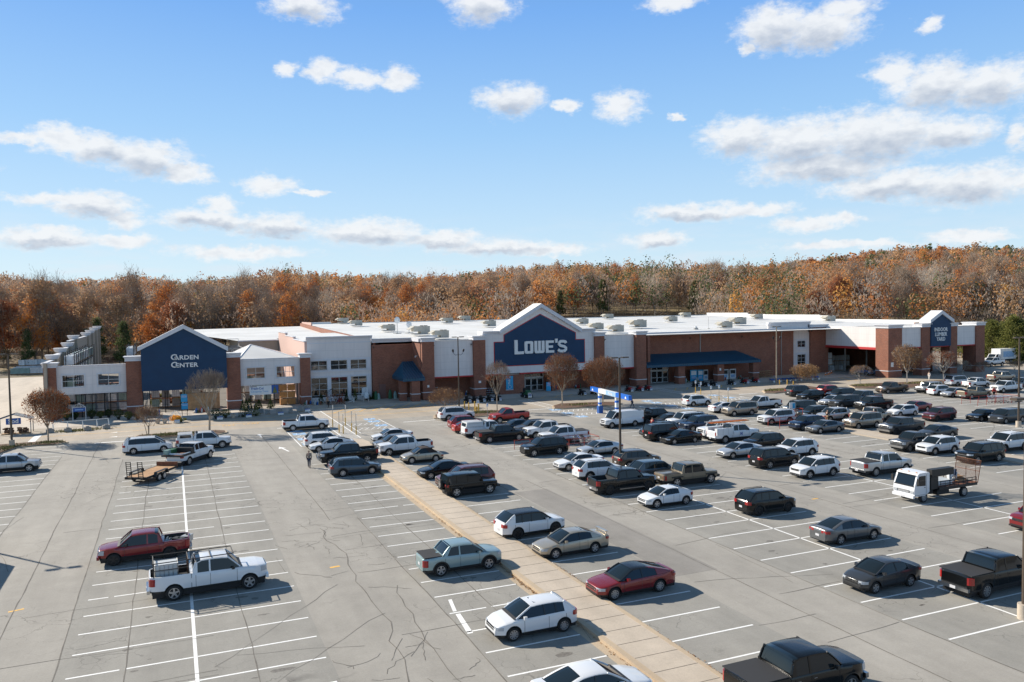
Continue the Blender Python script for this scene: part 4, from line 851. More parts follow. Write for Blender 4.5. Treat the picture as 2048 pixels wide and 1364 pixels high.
# ================================================================== VEHICLES
# profiles are measured from the nose (s) backwards, metres
def V(**k): return k
VT={
'sedan':V(L=4.85,W=1.84,H=1.45,WB=2.8,fo=.92,R=.335,top=[(0,.60),(.04,.68),(.16,.74),(.7,.86),(1.3,.95),(4.05,1.02),(4.7,1.06),(4.8,1.0),(4.85,.86)],belt=.93,gl=(1.2,2.1,3.15,4.25),gz=(.95,1.04),sill=.26,trunk=1),
'fastback':V(L=4.9,W=1.86,H=1.43,WB=2.84,fo=.92,R=.345,top=[(0,.60),(.04,.68),(.16,.74),(.7,.84),(1.35,.93),(4.1,1.0),(4.7,1.06),(4.84,1.0),(4.9,.84)],belt=.92,gl=(1.3,2.15,3.1,4.55),gz=(.93,1.05),sill=.25,trunk=1),
'compact':V(L=4.42,W=1.74,H=1.46,WB=2.58,fo=.86,R=.32,top=[(0,.60),(.04,.68),(.16,.75),(.6,.88),(1.05,.97),(3.8,1.03),(4.3,1.07),(4.38,1.0),(4.42,.84)],belt=.95,gl=(.95,1.85,2.9,3.95),gz=(.97,1.05),sill=.26,trunk=1),
'hatch':V(L=4.28,W=1.80,H=1.48,WB=2.63,fo=.86,R=.33,top=[(0,.60),(.04,.68),(.14,.75),(.5,.88),(1.05,.98),(3.9,1.03),(4.15,1.03),(4.24,.95),(4.28,.8)],belt=.96,gl=(1.0,1.85,3.55,4.12),gz=(.98,1.03),sill=.24,hatch=1),
'coupe':V(L=4.26,W=1.80,H=1.40,WB=2.65,fo=.86,R=.34,top=[(0,.58),(.04,.66),(.14,.73),(.5,.85),(1.1,.95),(3.8,1.02),(4.1,1.04),(4.22,.95),(4.26,.8)],belt=.95,gl=(1.05,1.9,2.85,4.05),gz=(.95,1.04),sill=.24,hatch=1),
'suv':V(L=4.62,W=1.87,H=1.69,WB=2.7,fo=.92,R=.365,top=[(0,.74),(.04,.84),(.14,.92),(.5,1.03),(1.15,1.11),(4.2,1.14),(4.5,1.12),(4.58,1.0),(4.62,.85)],belt=1.08,gl=(1.1,1.9,3.85,4.48),gz=(1.1,1.13),sill=.30,hatch=1,clad=1),
'bigsuv':V(L=5.05,W=1.99,H=1.82,WB=2.94,fo=.95,R=.39,top=[(0,.80),(.04,.92),(.12,1.02),(.5,1.10),(1.3,1.17),(4.7,1.2),(4.95,1.18),(5.01,1.0),(5.05,.85)],belt=1.14,gl=(1.25,2.0,4.4,4.9),gz=(1.17,1.2),sill=.34,hatch=1,clad=1,rails=1),
'boxsuv':V(L=5.12,W=2.0,H=1.9,WB=2.95,fo=.92,R=.39,top=[(0,.86),(.03,.98),(.10,1.10),(.5,1.16),(1.35,1.2),(4.9,1.22),(5.04,1.2),(5.09,1.0),(5.12,.8)],belt=1.18,gl=(1.3,1.9,4.75,5.02),gz=(1.2,1.22),sill=.36,hatch=1,rails=1),
'slantsuv':V(L=4.8,W=1.93,H=1.67,WB=2.87,fo=.88,R=.39,top=[(0,.74),(.04,.86),(.14,.95),(.5,1.04),(1.2,1.10),(4.3,1.14),(4.68,1.12),(4.76,1.0),(4.8,.85)],belt=1.08,gl=(1.15,1.95,3.9,4.62),gz=(1.1,1.13),sill=.30,hatch=1,blackroof=1),
'wagon':V(L=4.82,W=1.84,H=1.63,WB=2.74,fo=.95,R=.36,top=[(0,.68),(.04,.78),(.14,.86),(.6,.97),(1.3,1.04),(4.4,1.09),(4.7,1.08),(4.78,1.0),(4.82,.85)],belt=1.02,gl=(1.25,2.1,4.1,4.68),gz=(1.04,1.08),sill=.29,hatch=1,clad=1,rails=1),
'minivan':V(L=5.14,W=2.0,H=1.74,WB=3.07,fo=.96,R=.35,top=[(0,.66),(.04,.78),(.14,.86),(.5,.98),(1.0,1.08),(4.8,1.12),(5.03,1.1),(5.1,.95),(5.14,.8)],belt=1.04,gl=(.85,1.85,4.55,5.0),gz=(1.08,1.11),sill=.24,hatch=1),
'van':V(L=5.69,W=2.01,H=2.08,WB=3.43,fo=.83,R=.37,top=[(0,.82),(.03,.95),(.08,1.06),(.5,1.13),(.95,1.19),(5.5,1.22),(5.63,1.2),(5.67,1.0),(5.69,.7)],belt=1.16,gl=(.9,1.6,5.35,5.6),gz=(1.2,1.22),sill=.38,hatch=1,panelvan=1),
'crew':V(L=5.86,W=2.03,H=1.93,WB=3.68,fo=.97,R=.41,top=[(0,.92),(.03,1.06),(.08,1.16),(.5,1.22),(1.45,1.28),(5.70,1.32),(5.82,1.32),(5.86,1.2)],belt=1.24,gl=(1.4,2.1,3.75,3.98),gz=(1.28,1.3),sill=.46,bed=(4.1,5.76),rail=1.32),
'hd':V(L=6.15,W=2.06,H=2.02,WB=3.92,fo=1.0,R=.43,top=[(0,.98),(.03,1.12),(.08,1.24),(.5,1.30),(1.5,1.34),(5.99,1.4),(6.11,1.4),(6.15,1.28)],belt=1.30,gl=(1.45,2.15,3.75,3.95),gz=(1.34,1.36),sill=.5,bed=(4.08,6.05),rail=1.4),
'extcab':V(L=5.85,W=1.98,H=1.88,WB=3.65,fo=.95,R=.39,top=[(0,.86),(.03,1.0),(.08,1.08),(.5,1.14),(1.4,1.2),(5.68,1.26),(5.81,1.26),(5.85,1.15)],belt=1.18,gl=(1.35,2.05,3.2,3.42),gz=(1.2,1.24),sill=.42,bed=(3.55,5.75),rail=1.26),
'regcab':V(L=5.4,W=2.0,H=1.9,WB=3.2,fo=.95,R=.42,top=[(0,.9),(.03,1.03),(.08,1.12),(.5,1.19),(1.4,1.25),(5.24,1.3),(5.36,1.3),(5.4,1.18)],belt=1.22,gl=(1.35,2.05,2.85,3.08),gz=(1.25,1.28),sill=.46,bed=(3.2,5.3),rail=1.3),
'midpu':V(L=5.3,W=1.9,H=1.78,WB=3.2,fo=.9,R=.385,top=[(0,.82),(.03,.94),(.1,1.02),(.5,1.08),(1.25,1.14),(5.14,1.18),(5.26,1.18),(5.3,1.06)],belt=1.12,gl=(1.2,1.95,3.45,3.68),gz=(1.14,1.17),sill=.42,bed=(3.8,5.2),rail=1.18),
'ute':V(L=4.97,W=1.9,H=1.69,WB=3.0,fo=.92,R=.385,top=[(0,.80),(.04,.92),(.12,.99),(.5,1.05),(1.2,1.12),(3.9,1.17),(4.85,1.13),(4.94,1.1),(4.97,1.0)],belt=1.09,gl=(1.15,1.95,3.3,3.8),gz=(1.11,1.15),sill=.34,bed=None,clad=1,flatdeck=(3.82,4.88)),
'jeep':V(L=4.6,W=1.78,H=1.84,WB=2.95,fo=.72,R=.42,top=[(0,.95),(.02,1.02),(.05,1.08),(.6,1.12),(1.25,1.15),(4.45,1.15),(4.57,1.12),(4.6,1.0)],belt=1.13,gl=(1.35,1.65,4.4,4.55),gz=(1.15,1.15),sill=.5,hatch=1,jeep=1,spare=1,boxy=1),
'jeeppu':V(L=5.54,W=1.80,H=1.86,WB=3.49,fo=.76,R=.42,top=[(0,.95),(.02,1.02),(.05,1.08),(.6,1.12),(1.25,1.15),(5.4,1.17),(5.5,1.15),(5.54,1.0)],belt=1.13,gl=(1.35,1.65,3.5,3.72),gz=(1.15,1.16),sill=.5,jeep=1,boxy=1,bed=None,flatdeck=(3.85,5.42)),
'beetle':V(L=4.27,W=1.81,H=1.47,WB=2.52,fo=.86,R=.34,top=[(0,.5),(.05,.62),(.2,.74),(.6,.88),(1.1,.97),(3.2,.98),(3.8,.93),(4.15,.78),(4.27,.55)],belt=.92,gl=(1.15,1.9,2.75,3.6),gz=(.97,.96),sill=.24,softtop=1),
}
def prof(P,s):
    if s<=P[0][0]: return P[0][1]
    for (a,za),(b_,zb) in zip(P,P[1:]):
        if s<=b_: return za+(zb-za)*(s-a)/(b_-a)
    return P[-1][1]
def shell(ty,T):
    """body mesh: lofted cross-sections, +x forward, origin midway between the axles"""
    L,W,R,WB,fo=T['L'],T['W'],T['R'],T['WB'],T['fo']
    xn=WB/2+fo; S=set([0,.03,.07,.13,.2,.28,.38,.5,.65,.8,L,L-.03,L-.07,L-.13,L-.2,L-.3,L-.42,L-.6])
    for s,_ in T['top']: S.add(s)
    Ra=R+.075
    for c in (fo,fo+WB):
        for k in range(-5,6): S.add(c+Ra*math.sin(k*math.pi/10))
        S.add(c-Ra-.001); S.add(c+Ra+.001)
    for k in range(1,12): S.add(L*k/12)
    bed=T.get('bed'); 
    if bed:
        for s in bed: S.add(s); S.add(s+.004)
        S.add(bed[0]-.01)
    S=sorted(x for x in S if -1e-9<=x<=L+1e-9); S=[s for i,s in enumerate(S) if i==0 or s-S[i-1]>.002]
    sill=T['sill']; belt=T['belt']; bx=T.get('boxy')
    rings=[];inb=[]
    for s in S:
        e=min(s,L-s); 
        k=1-(.13 if bx else .235)*max(0,1-e/.78)**2.4-(.03 if e<.03 else 0)
        if s<.4 and not bx: k-=.05*(1-s/.4)
        w=W/2*k
        zt=prof(T['top'],s); zb=sill+.05*(1-min(e/.4,1))
        arch=False
        for c in (fo,fo+WB):
            if abs(s-c)<=Ra:
                za=R+math.sqrt(max(Ra*Ra-(s-c)**2,0)); 
                if za>zb: zb=za; arch=True
        zsh=min(zt-.03,belt-.03)
        zb=min(zb,zsh-.10)
        z1=max(zb+.02,sill+.13); z2=max(z1+.03,(sill+belt)*.56); z2=min(z2,zsh-.02); z1=min(z1,z2-.01)
        wi=w*.93 if not arch else w*.995
        sb=.985 if bx else .955
        if bed and bed[0]<s<=bed[1]+.002:
            fl=T['rail']-.50
            ring=[(wi,zb),(w*.99,z1),(w,z2),(w*.985,zsh),(w*.96,zt),(w-.11,zt),(w-.12,fl),(0,fl)]; inb.append(1)
        else:
            ring=[(wi,zb),(w*.988,z1),(w,z2),(w*.980,zsh),(w*(sb-.012),zt-.010),(w*.78,zt+.012),(w*.4,zt+.030),(0,zt+.036)]; inb.append(0)
        rings.append([(xn-s,y,z) for y,z in ring])
    b=MB(); n=8; full=[]
    for r in rings: full.append(r+[(x,-y,z) for x,y,z in reversed(r[:-1])])
    m=len(full[0]); vs=[p for r in full for p in r]
    paint=[];trim=[];bedf=[]
    for i in range(len(full)-1):
        for j in range(m-1):
            f=(i*m+j,i*m+j+1,(i+1)*m+j+1,(i+1)*m+j)
            jj=j if j<n-1 else m-2-j
            if inb[i] and inb[i+1] and jj>=5: bedf.append(f)
            elif (inb[i]!=inb[i+1]) and jj>=5: bedf.append(f)
            elif jj==0: trim.append(f)  # dark sill band: lower cladding plus rocker shade painted in
            else: paint.append(f)
    paint+= [tuple(range(m)),tuple((len(full)-1)*m+k for k in range(m-1,-1,-1))]
    b.v=vs
    for fl,k in ((paint,'PAINT'),(trim,'frame_dark'),(bedf,'bed_liner')):
        if fl:
            mi=b.mi(k)
            for f in fl: b.f.append(f); b.m.append(mi)
    # dark lower band paints in rocker shade; the underbody box darkens the wheel wells
    return b,xn
def glassat(T,s):
    g0,g1,g2,g3=T['gl']; zf,zr=T['gz']; H=T['H']
    if s<g1:
        t=(s-g0)/(g1-g0); return zf+(H-.03-zf)*(1-(1-t)**1.15)
    if s>g2:
        t=(s-g2)/(g3-g2); return H-.03-(H-.03-zr)*t**1.2 if T.get('trunk') or not T.get('boxy') else H-.03-(H-.03-zr)*t
    return H-.03+.03*math.sin(math.pi*(s-g1)/(g2-g1))
def ywid(T,z):
    W=T['W']; zb=T['belt']; 
    lo=.475*W; hi=.475*W*(.93 if T.get('boxy') or T.get('panelvan') else (.84 if T['H']>1.55 else .76))
    t=min(max((z-zb)/(T['H']-zb),0),1.05); return lo+(hi-lo)*t
def greenhouse(T,xn):
    g0,g1,g2,g3=T['gl']; n0=4
    S=[g0+(g1-g0)*k/n0 for k in range(n0)]+[g1+(g2-g1)*k/6 for k in range(6)]+[g2+(g3-g2)*k/5 for k in range(6)]
    def section(s,off=0.0):
        z=glassat(T,s); zb=min(T['belt']-.02,z-.01); taper=1-.10*max(0,1-(s-g0)/(g1-g0))**2-.05*max(0,(s-g2)/(g3-g2))**2
        y=ywid(T,z)*taper; yb=ywid(T,zb)*taper
        return [(xn-s,yb+off,zb),(xn-s,y+off,z-.02),(xn-s,y-.07,z+.004),(xn-s,y*.5,z+.02),(xn-s,0,z+.026)]
    b=MB(); rows=[section(s) for s in S]; full=[r+[(x,-y,z) for x,y,z in reversed(r[:-1])] for r in rows]; m=9
    fs=[(i*m+j,i*m+j+1,(i+1)*m+j+1,(i+1)*m+j) for i in range(len(full)-1) for j in range(m-1)]
    fs+= [tuple(range(m)),tuple((len(full)-1)*m+k for k in range(m-1,-1,-1))]
    b.add([p for r in full for p in r],fs,'glass_tint')
    # roof skin
    rf=MB(); ss=[s for s in S if g1-.02<=s<=g2+.02]; e=.014
    ss=[g1-.03]+ss[1:-1]+[g2+.05]
    rr=[]
    for s in ss:
        z=glassat(T,s)+e; y=ywid(T,z)+.008
        rr.append([(xn-s,y+.006,z-.075),(xn-s,y,z-.02),(xn-s,y-.07,z+.006),(xn-s,y*.5,z+.022),(xn-s,0,z+.028)])
    full=[r+[(x,-y,z) for x,y,z in reversed(r[:-1])] for r in rr]
    fs=[(i*m+j,i*m+j+1,(i+1)*m+j+1,(i+1)*m+j) for i in range(len(full)-1) for j in range(m-1)]
    rk='black_gloss' if T.get('blackroof') else ('softtop' if T.get('softtop') else 'PAINT')
    rf.add([p for r in full for p in r],fs,rk)
    # pillars: strips lying just proud of the glass
    def strip(s0,s1,w0,w1,m_='PAINT',z0=None,z1=None,o=.012):
        for sg in (1,-1):
            z0_=T['belt']-.03; z1_=glassat(T,s1)-.03 if z1 is None else z1
            pts=[]
            for t in (0,.5,1):
                s=s0+(s1-s0)*t; z=z0_+(z1_-z0_)*t; w=w0+(w1-w0)*t; y=ywid(T,z)+o
                pts.append([(xn-s+w/2,sg*y,z),(xn-s-w/2,sg*y,z)])
            vs=[p for q in pts for p in q]; rf.add(vs,[(0,1,3,2),(2,3,5,4)],m_)
    def rail(sa,sb,w=.045,m_='PAINT'):
        for sg in (1,-1):
            pts=[]
            for k in range(6):
                s=sa+(sb-sa)*k/5; z=glassat(T,s); taper=1-.10*max(0,1-(s-g0)/(g1-g0))**2-.05*max(0,(s-g2)/(g3-g2))**2
                pts.append((xn-s,sg*(ywid(T,z)*taper-.005),z))
            rf.tube(pts,w,m_,6)
    pk='softtop' if T.get('softtop') else 'PAINT'
    def quarter(sA,lean,m_='PAINT'):
        # solid rear quarter between the side window and the tail edge
        for sg in (1,-1):
            vs=[];n=6
            for k in range(n+1):
                s=sA+(g3-.01-sA)*k/n; zt=max(glassat(T,s)-.025,T['belt']-.01); zb=T['belt']-.035; sb=s-lean*(1-k/n)
                tp=1-.05*max(0,(s-g2)/(g3-g2))**2
                for z,ss in ((zb,sb),((zb+zt)/2,(s+sb)/2),(zt,s)): vs.append((xn-ss,sg*(ywid(T,z)*tp+.013),z))
            rf.add(vs,[(i*3+j,(i+1)*3+j,(i+1)*3+j+1,i*3+j+1) for i in range(n) for j in range(2)],m_)
    rail(g0+.02,g1,.042,'PAINT' if not T.get('blackroof') else 'black_gloss'); (None if T.get('trunk') else rail(g2,g3-.02,.05 if T.get('softtop') else .055,pk))
    ty_bed='rail' in T or T.get('flatdeck')
    if T.get('panelvan'):
        # blind sides
        for sg in (1,-1):
            vs=[];S2=[2.25]+[2.25+(g3-2.3)*k/6 for k in range(1,7)]
            for s in S2:
                for z in (T['belt']-.04,T['belt']+.3,T['H']-.15,T['H']-.05): vs.append((xn-s,sg*(ywid(T,z)+.014),z))
            rf.add(vs,[(i*4+j,(i+1)*4+j,(i+1)*4+j+1,i*4+j+1) for i in range(len(S2)-1) for j in range(3)],'PAINT')
        rf.box(xn-g3-.035,xn-g3+.12,-.88,.88,T['belt']-.05,T['H']-.12,'PAINT')
        rf.box(xn-g3-.04,xn-g3-.03,-.75,-.12,1.3,1.75,'glass_tint'); rf.box(xn-g3-.04,xn-g3-.03,.12,.75,1.3,1.75,'glass_tint')
    elif ty_bed:
        mid=(g1+g2)/2 if g2-g1>1.0 else None
        if mid: strip(mid+.12,mid+.12,.09,.08,'PAINT')
        strip(g3-.12,g2+.02,.24,.14)
        if T.get('softtop') is None:
            rf.box(xn-g3-.012,xn-g3+.03,-ywid(T,T['belt']),ywid(T,T['belt']),T['belt']-.02,T['belt']+.16,'PAINT')
    else:
        st=g1+(g2-g1)*(.52 if T.get('trunk') else .36)
        strip(st+.05,st,.08,.07,'black_gloss' if not T.get('boxy') else 'PAINT')
        if T.get('trunk'):
            quarter(g2+(g3-g2)*.30,-.10)
            for sg in (1,-1): # broad pillar folding onto the rear window
                vs=[]
                for k in range(7):
                    s=g2-.04+(g3-g2+.02)*k/6; z=glassat(T,s); tp=1-.05*max(0,(s-g2)/(g3-g2))**2; y=ywid(T,z)*tp
                    for yy,dz in ((y+.012,-.02),(y-.06,.022),(y-.17,.026)): vs.append((xn-s,sg*yy,z+dz))
                rf.add(vs,[(i*3+j,(i+1)*3+j,(i+1)*3+j+1,i*3+j+1) for i in range(6) for j in range(2)],pk if not T.get('blackroof') else 'PAINT')
        elif T.get('softtop'): strip(g3-.35,g2-.1,.8,.6,pk); 
        else:
            s2=g1+(g2-g1)*.72; strip(s2+.05,s2,.09,.08,'black_gloss' if not T.get('boxy') else 'PAINT')
            quarter(g2+(g3-g2)*.12-.12,-.05)
            z=T['belt']+.1; rf.box(xn-g3-.03,xn-g3+.08,-.72,.72,T['belt']-.03,T['belt']+.10,'PAINT')
    return b,rf
mat('softtop',(.035,.022,.018),.85)
def wheel_proto(R,style):
    w=.235; b=MB(); n=20
    prof_=[(R*.66,-w/2),(R*.9,-w/2),(R,-w/2+.04),(R,w/2-.04),(R*.9,w/2),(R*.66,w/2)]
    vs=[(r*math.cos(2*math.pi*k/n),y,r*math.sin(2*math.pi*k/n)) for r,y in prof_ for k in range(n)]
    b.add(vs,[(i*n+k,i*n+(k+1)%n,(i+1)*n+(k+1)%n,(i+1)*n+k) for i in range(5) for k in range(n)],'rubber')
    tyre=b.mesh('wheel_tyre',60)
    b=MB(); rk='rim_silver' if style!='dark' else 'rim_dark'; r0=R*.67
    for sg in (1,-1):
        y=sg*(w/2-.05); vs=[(0,y,0)]+[(r0*math.cos(2*math.pi*k/n),y,r0*math.sin(2*math.pi*k/n)) for k in range(n)]
        b.add(vs,[(0,1+k,1+(k+1)%n) for k in range(n)],'black')
    y0=w/2-.045; y1=w/2-.005
    # rim lip and spokes on the outer face
    vs=[];
    for r,y in ((r0,y1+.004),(r0*.90,y1+.004),(r0*.90,y0)):
        vs+=[(r*math.cos(2*math.pi*k/n),y,r*math.sin(2*math.pi*k/n)) for k in range(n)]
    b.add(vs,[(i*n+k,i*n+(k+1)%n,(i+1)*n+(k+1)%n,(i+1)*n+k) for i in range(2) for k in range(n)],rk)
    ns={'silver':5,'dark':5,'multi':9,'steel':7}[style]
    for k in range(ns):
        a=2*math.pi*k/ns+.3; wd=.032 if style=='multi' else (.05 if style!='steel' else .06)
        c,s=math.cos(a),math.sin(a)
        P=[(r*c-q*s,r*s+q*c) for r,q in ((.02,-wd*1.1),(r0*.92,-wd*.8),(r0*.92,wd*.8),(.02,wd*1.1))]
        vs=[(x,y0+.004,z) for x,z in P]+[(x,y1,z) for x,z in P]
        b.add(vs,[(4,5,6,7),(0,1,5,4),(1,2,6,5),(2,3,7,6)],rk)
    b.tube([(0,y0,0),(0,y1+.008,0)],.055,rk,8)
    rim=b.mesh('wheel_rim',50); return tyre,rim
WP={}
def wheels(t,T,style,R=None):
    R=R or T['R']; key=(R,style)
    if key not in WP: WP[key]=wheel_proto(R,style)
    ty,ri=WP[key]
    for x in (T['WB']/2,-T['WB']/2):
        for sg in (1,-1):
            o=bpy.data.objects.new('wheel',ty); COL.objects.link(o); o.parent=t; o.location=(x,sg*(T['W']/2-.135),R); 
            if sg<0: o.rotation_euler=(0,0,math.pi)
            r=bpy.data.objects.new('rim',ri); COL.objects.link(r); r.parent=o
MATS['PAINT']=MATS['paint_white']
def simple(name,t,fn,smooth=None): b=MB(); fn(b); return b.obj(name,t,smooth)
def car_proto(ty,style='silver',R=None,**opt):
    T=dict(VT[ty]); T.update(opt)
    t=root('parked_vehicle','x','car')
    b,xn=shell(ty,T); body=b.obj('body',t,48)
    g,rf=greenhouse(T,xn); gl=g.obj('windows',t,40); roof=rf.obj('roof',t,35)
    L,W,H,WB,fo,sill=T['L'],T['W'],T['H'],T['WB'],T['fo'],T['sill']; xr=xn-L
    # dark underbody filling the wheel wells
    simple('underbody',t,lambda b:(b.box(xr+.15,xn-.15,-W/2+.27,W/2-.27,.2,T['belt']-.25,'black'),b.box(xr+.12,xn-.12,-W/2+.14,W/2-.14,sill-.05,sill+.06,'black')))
    wheels(t,T,style,R)
    zh=prof(T['top'],.16)
    pk='rail' in T
    y1=W/2*.80
    # lamps hug the corners
    for sg in (1,-1):
        def hl(b,sg=sg):
            z0=zh-(.30 if pk else .17); z1=zh-.03; 
            xo=[.005,.03,.12,.34]; ys=[W/2*.50,W/2*.72,W/2*.845,W/2*.945] if not T.get('boxy') else [W/2*.5,W/2*.75,W/2*.87,W/2*.93]
            vs=[]
            for a,y in zip(xo,ys): vs+=[(xn-a+.012,sg*(y+.012),z0),(xn-a-.02,sg*(y+.006),z1)]
            for a,y in zip(xo,ys): vs+=[(xn-a-.12,sg*(y-.06),z0),(xn-a-.12,sg*(y-.06),z1)]
            b.add(vs,[(0,2,3,1),(2,4,5,3),(4,6,7,5),(1,3,11,9),(3,5,13,11),(5,7,15,13),(0,8,10,2),(2,10,12,4),(4,12,14,6),(0,1,9,8),(6,14,15,7)],'lamp_clear')
        simple('headlight',t,hl)
        def tl(b,sg=sg):
            zt=prof(T['top'],L-.12)
            if pk or T.get('flatdeck'): z0,z1,w=zt-.48,zt-.10,.12
            elif T.get('panelvan') or T.get('boxy'): z0,z1,w=zt-.25,zt-.02,.14
            elif T.get('hatch'): z0,z1,w=zt-.26,zt-.04,.30
            else: z0,z1,w=zt-.24,zt-.09,.42
            ys=[W/2*.93-w-.1,W/2*.80,W/2*.885,W/2*.97]; xo=[.004,.03,.09,.24]
            ys[0]=min(ys[0],ys[1]-.05)
            vs=[]
            for a,y in zip(xo,ys): vs+=[(xr+a-.016,sg*(y+.012),z0),(xr+a-.010,sg*(y+.008),z1)]
            for a,y in zip(xo,ys): vs+=[(xr+a+.1,sg*(y-.08),z0),(xr+a+.1,sg*(y-.08),z1)]
            b.add(vs,[(0,2,3,1),(2,4,5,3),(4,6,7,5),(1,3,11,9),(3,5,13,11),(5,7,15,13),(0,8,10,2),(2,10,12,4),(4,12,14,6),(0,1,9,8),(6,14,15,7)],'lamp_red')
        simple('taillight',t,tl)
        def mi(b,sg=sg):
            x=xn-T['gl'][0]-(.42 if not T.get('boxy') else .15); z=T['belt']+.03; y=W/2*.95
            b.add([(x+.07,sg*y,z+.02),(x-.07,sg*y,z+.02),(x-.05,sg*(y+.22),z),(x+.10,sg*(y+.20),z),(x+.06,sg*y,z+.12),(x-.07,sg*y,z+.12),(x-.06,sg*(y+.22),z+.16),(x+.08,sg*(y+.20),z+.15)],
                  [(0,1,2,3),(4,7,6,5),(0,3,7,4),(1,5,6,2),(2,6,7,3),(0,4,5,1)],'PAINT' if not pk else 'frame_dark')
        simple('mirror',t,mi)
    def gr(b):
        z0=zh-(.40 if pk or T['H']>1.8 else .22); w=W/2*.50
        m='chrome' if T.get('chrome') else 'frame_dark'
        if not T.get('boxy'):
            b.add([(xn+.012,-w,z0),(xn+.012,w,z0),(xn-.02,w*.98,zh-.05),(xn-.02,-w*.98,zh-.05),(xn-.1,-w,z0),(xn-.1,w,z0),(xn-.1,w,zh-.05),(xn-.1,-w,zh-.05)],[(0,1,2,3),(0,4,5,1),(3,2,6,7)],'black_gloss')
            for k in range(3 if pk else 2):
                z=z0+.04+(zh-.1-z0)*k/(2.5 if pk else 1.6); b.box(xn-.02,xn+.02,-w,w,z,z+.03,'chrome' if T.get('chrome') or pk else 'frame_dark')
        else:
            for k in range(7): b.box(xn-.01,xn+.008,-.42+.13*k,-.36+.13*k,zh-.32,zh-.05,'black')
        b.box(xn-.06,xn+.018,-W/2*.62,W/2*.62,sill+.07,sill+.17,'black')
    simple('grille',t,gr)
    if pk:
        simple('front_bumper',t,lambda b:b.box(xn-.10,xn+.06,-W/2*.88,W/2*.88,sill+.02,sill+.22,'chrome' if T.get('chrome') else 'PAINT'))
        simple('rear_bumper',t,lambda b:(b.box(xr-.12,xr+.05,-W/2*.86,W/2*.86,sill+.02,sill+.2,'chrome'),))
    elif T.get('jeep'):
        simple('front_bumper',t,lambda b:b.box(xn-.02,xn+.22,-.8,.8,.55,.72,'frame_dark')); simple('rear_bumper',t,lambda b:b.box(xr-.14,xr+.05,-.8,.8,.55,.70,'frame_dark'))
        for x in (WB/2,-WB/2):
            for sg in (1,-1): simple('fender_flare',t,lambda b,x=x,sg=sg:(b.box(x-.55,x+.55,sg*W/2-.02,sg*W/2+.12,.86,.94,'frame_dark') if sg>0 else b.box(x-.55,x+.55,-W/2-.12,-W/2+.02,.86,.94,'frame_dark')))
    simple('licence_plate',t,lambda b:b.box(xr-(.135 if pk else .02),xr-.0,-.16,.16,sill+(.04 if pk else .28),sill+(.18 if pk else .42),'plate'))
    def seams(b):
        g0,g1,g2,g3=T['gl']
        cuts=[fo+T['R']+.22,(g1+g2)/2+(.1 if pk or T.get('flatdeck') else -.02),g3-.15 if (pk or T.get('flatdeck')) else g2+.05]
        if ty in('regcab',): cuts=[cuts[0],cuts[2]]
        if T.get('panelvan'): cuts=[1.35,2.35]
        for s in cuts:
            for sg in (1,-1):
                y=W/2+.003; z0=sill+.10; z2=(sill+T['belt'])*.56; zt=T['belt']-.04; h=.009
                for (ya,za,yb,zb) in ((y*.992,z0,y,z2),(y,z2,y*.988,zt)):
                    b.add([(xn-s-h,sg*ya,za),(xn-s+h,sg*ya,za),(xn-s+h,sg*yb,zb),(xn-s-h,sg*yb,zb)],[(0,1,2,3)],'black')
        for s in cuts[1:]:
            for sg in (1,-1): b.box(xn-s+.10,xn-s+.26,sg*(W/2-.01)-.015,sg*(W/2-.01)+.018,T['belt']-.16,T['belt']-.13,'chrome' if T.get('chrome') else 'PAINT')
        if pk:
            s=T['bed'][0]-.06
            for sg in (1,-1): b.add([(xn-s-.012,sg*(W/2+.003),sill+.1),(xn-s+.012,sg*(W/2+.003),sill+.1),(xn-s+.012,sg*(W/2*.985),T['rail']-.02),(xn-s-.012,sg*(W/2*.985),T['rail']-.02)],[(0,1,2,3)],'black')
    simple('door_trim',t,seams)
    simple('cowl_trim',t,lambda b:b.add([(xn-T['gl'][0]+.10,-W*.42,prof(T['top'],T['gl'][0])+.03),(xn-T['gl'][0]+.10,W*.42,prof(T['top'],T['gl'][0])+.03),(xn-T['gl'][0]-.05,W*.43,prof(T['top'],T['gl'][0])+.075),(xn-T['gl'][0]-.05,-W*.43,prof(T['top'],T['gl'][0])+.075)],[(0,1,2,3)],'black'))
    if T.get('clad'):
        for cx_ in (WB/2,-WB/2):
            for sg in (1,-1):
                def f(b,cx_=cx_,sg=sg):
                    Ra=T['R']+.06; vs=[]; n=12
                    for k in range(n+1):
                        a=math.pi*(k/n)*1.06-.09
                        for r,yy in ((Ra,W/2+.0),(Ra+.09,W/2+.006)): vs.append((cx_+r*math.cos(a),sg*yy,T['R']+r*math.sin(a)))
                    b.add(vs,[(2*k,2*k+1,2*k+3,2*k+2) for k in range(n)],'frame_dark')
                simple('arch_trim',t,f)
    if T.get('rails'):
        for sg in (1,-1): simple('roof_rail',t,lambda b,sg=sg:b.tube([(xn-T['gl'][1]-.15,sg*(ywid(T,H)-.09),H+.01),(xn-T['gl'][1]-.3,sg*(ywid(T,H)-.09),H+.07),(xn-T['gl'][2]+.15,sg*(ywid(T,H)-.09),H+.07),(xn-T['gl'][2],sg*(ywid(T,H)-.09),H+.01)],.02,'frame_dark' ,5))
    if T.get('sunroof'): simple('sunroof',t,lambda b:b.box(xn-T['gl'][1]-.95,xn-T['gl'][1]-.25,-.38,.38,H-.02,H+.022,'glass_tint'))
    if T.get('spare'):
        tyre,rim=wheel_proto(.40,style); o=bpy.data.objects.new('spare_wheel',tyre); COL.objects.link(o); o.parent=t; o.location=(xr-.16,.05,1.05); o.rotation_euler=(0,0,rad(90)); r=bpy.data.objects.new('rim',rim); COL.objects.link(r); r.parent=o
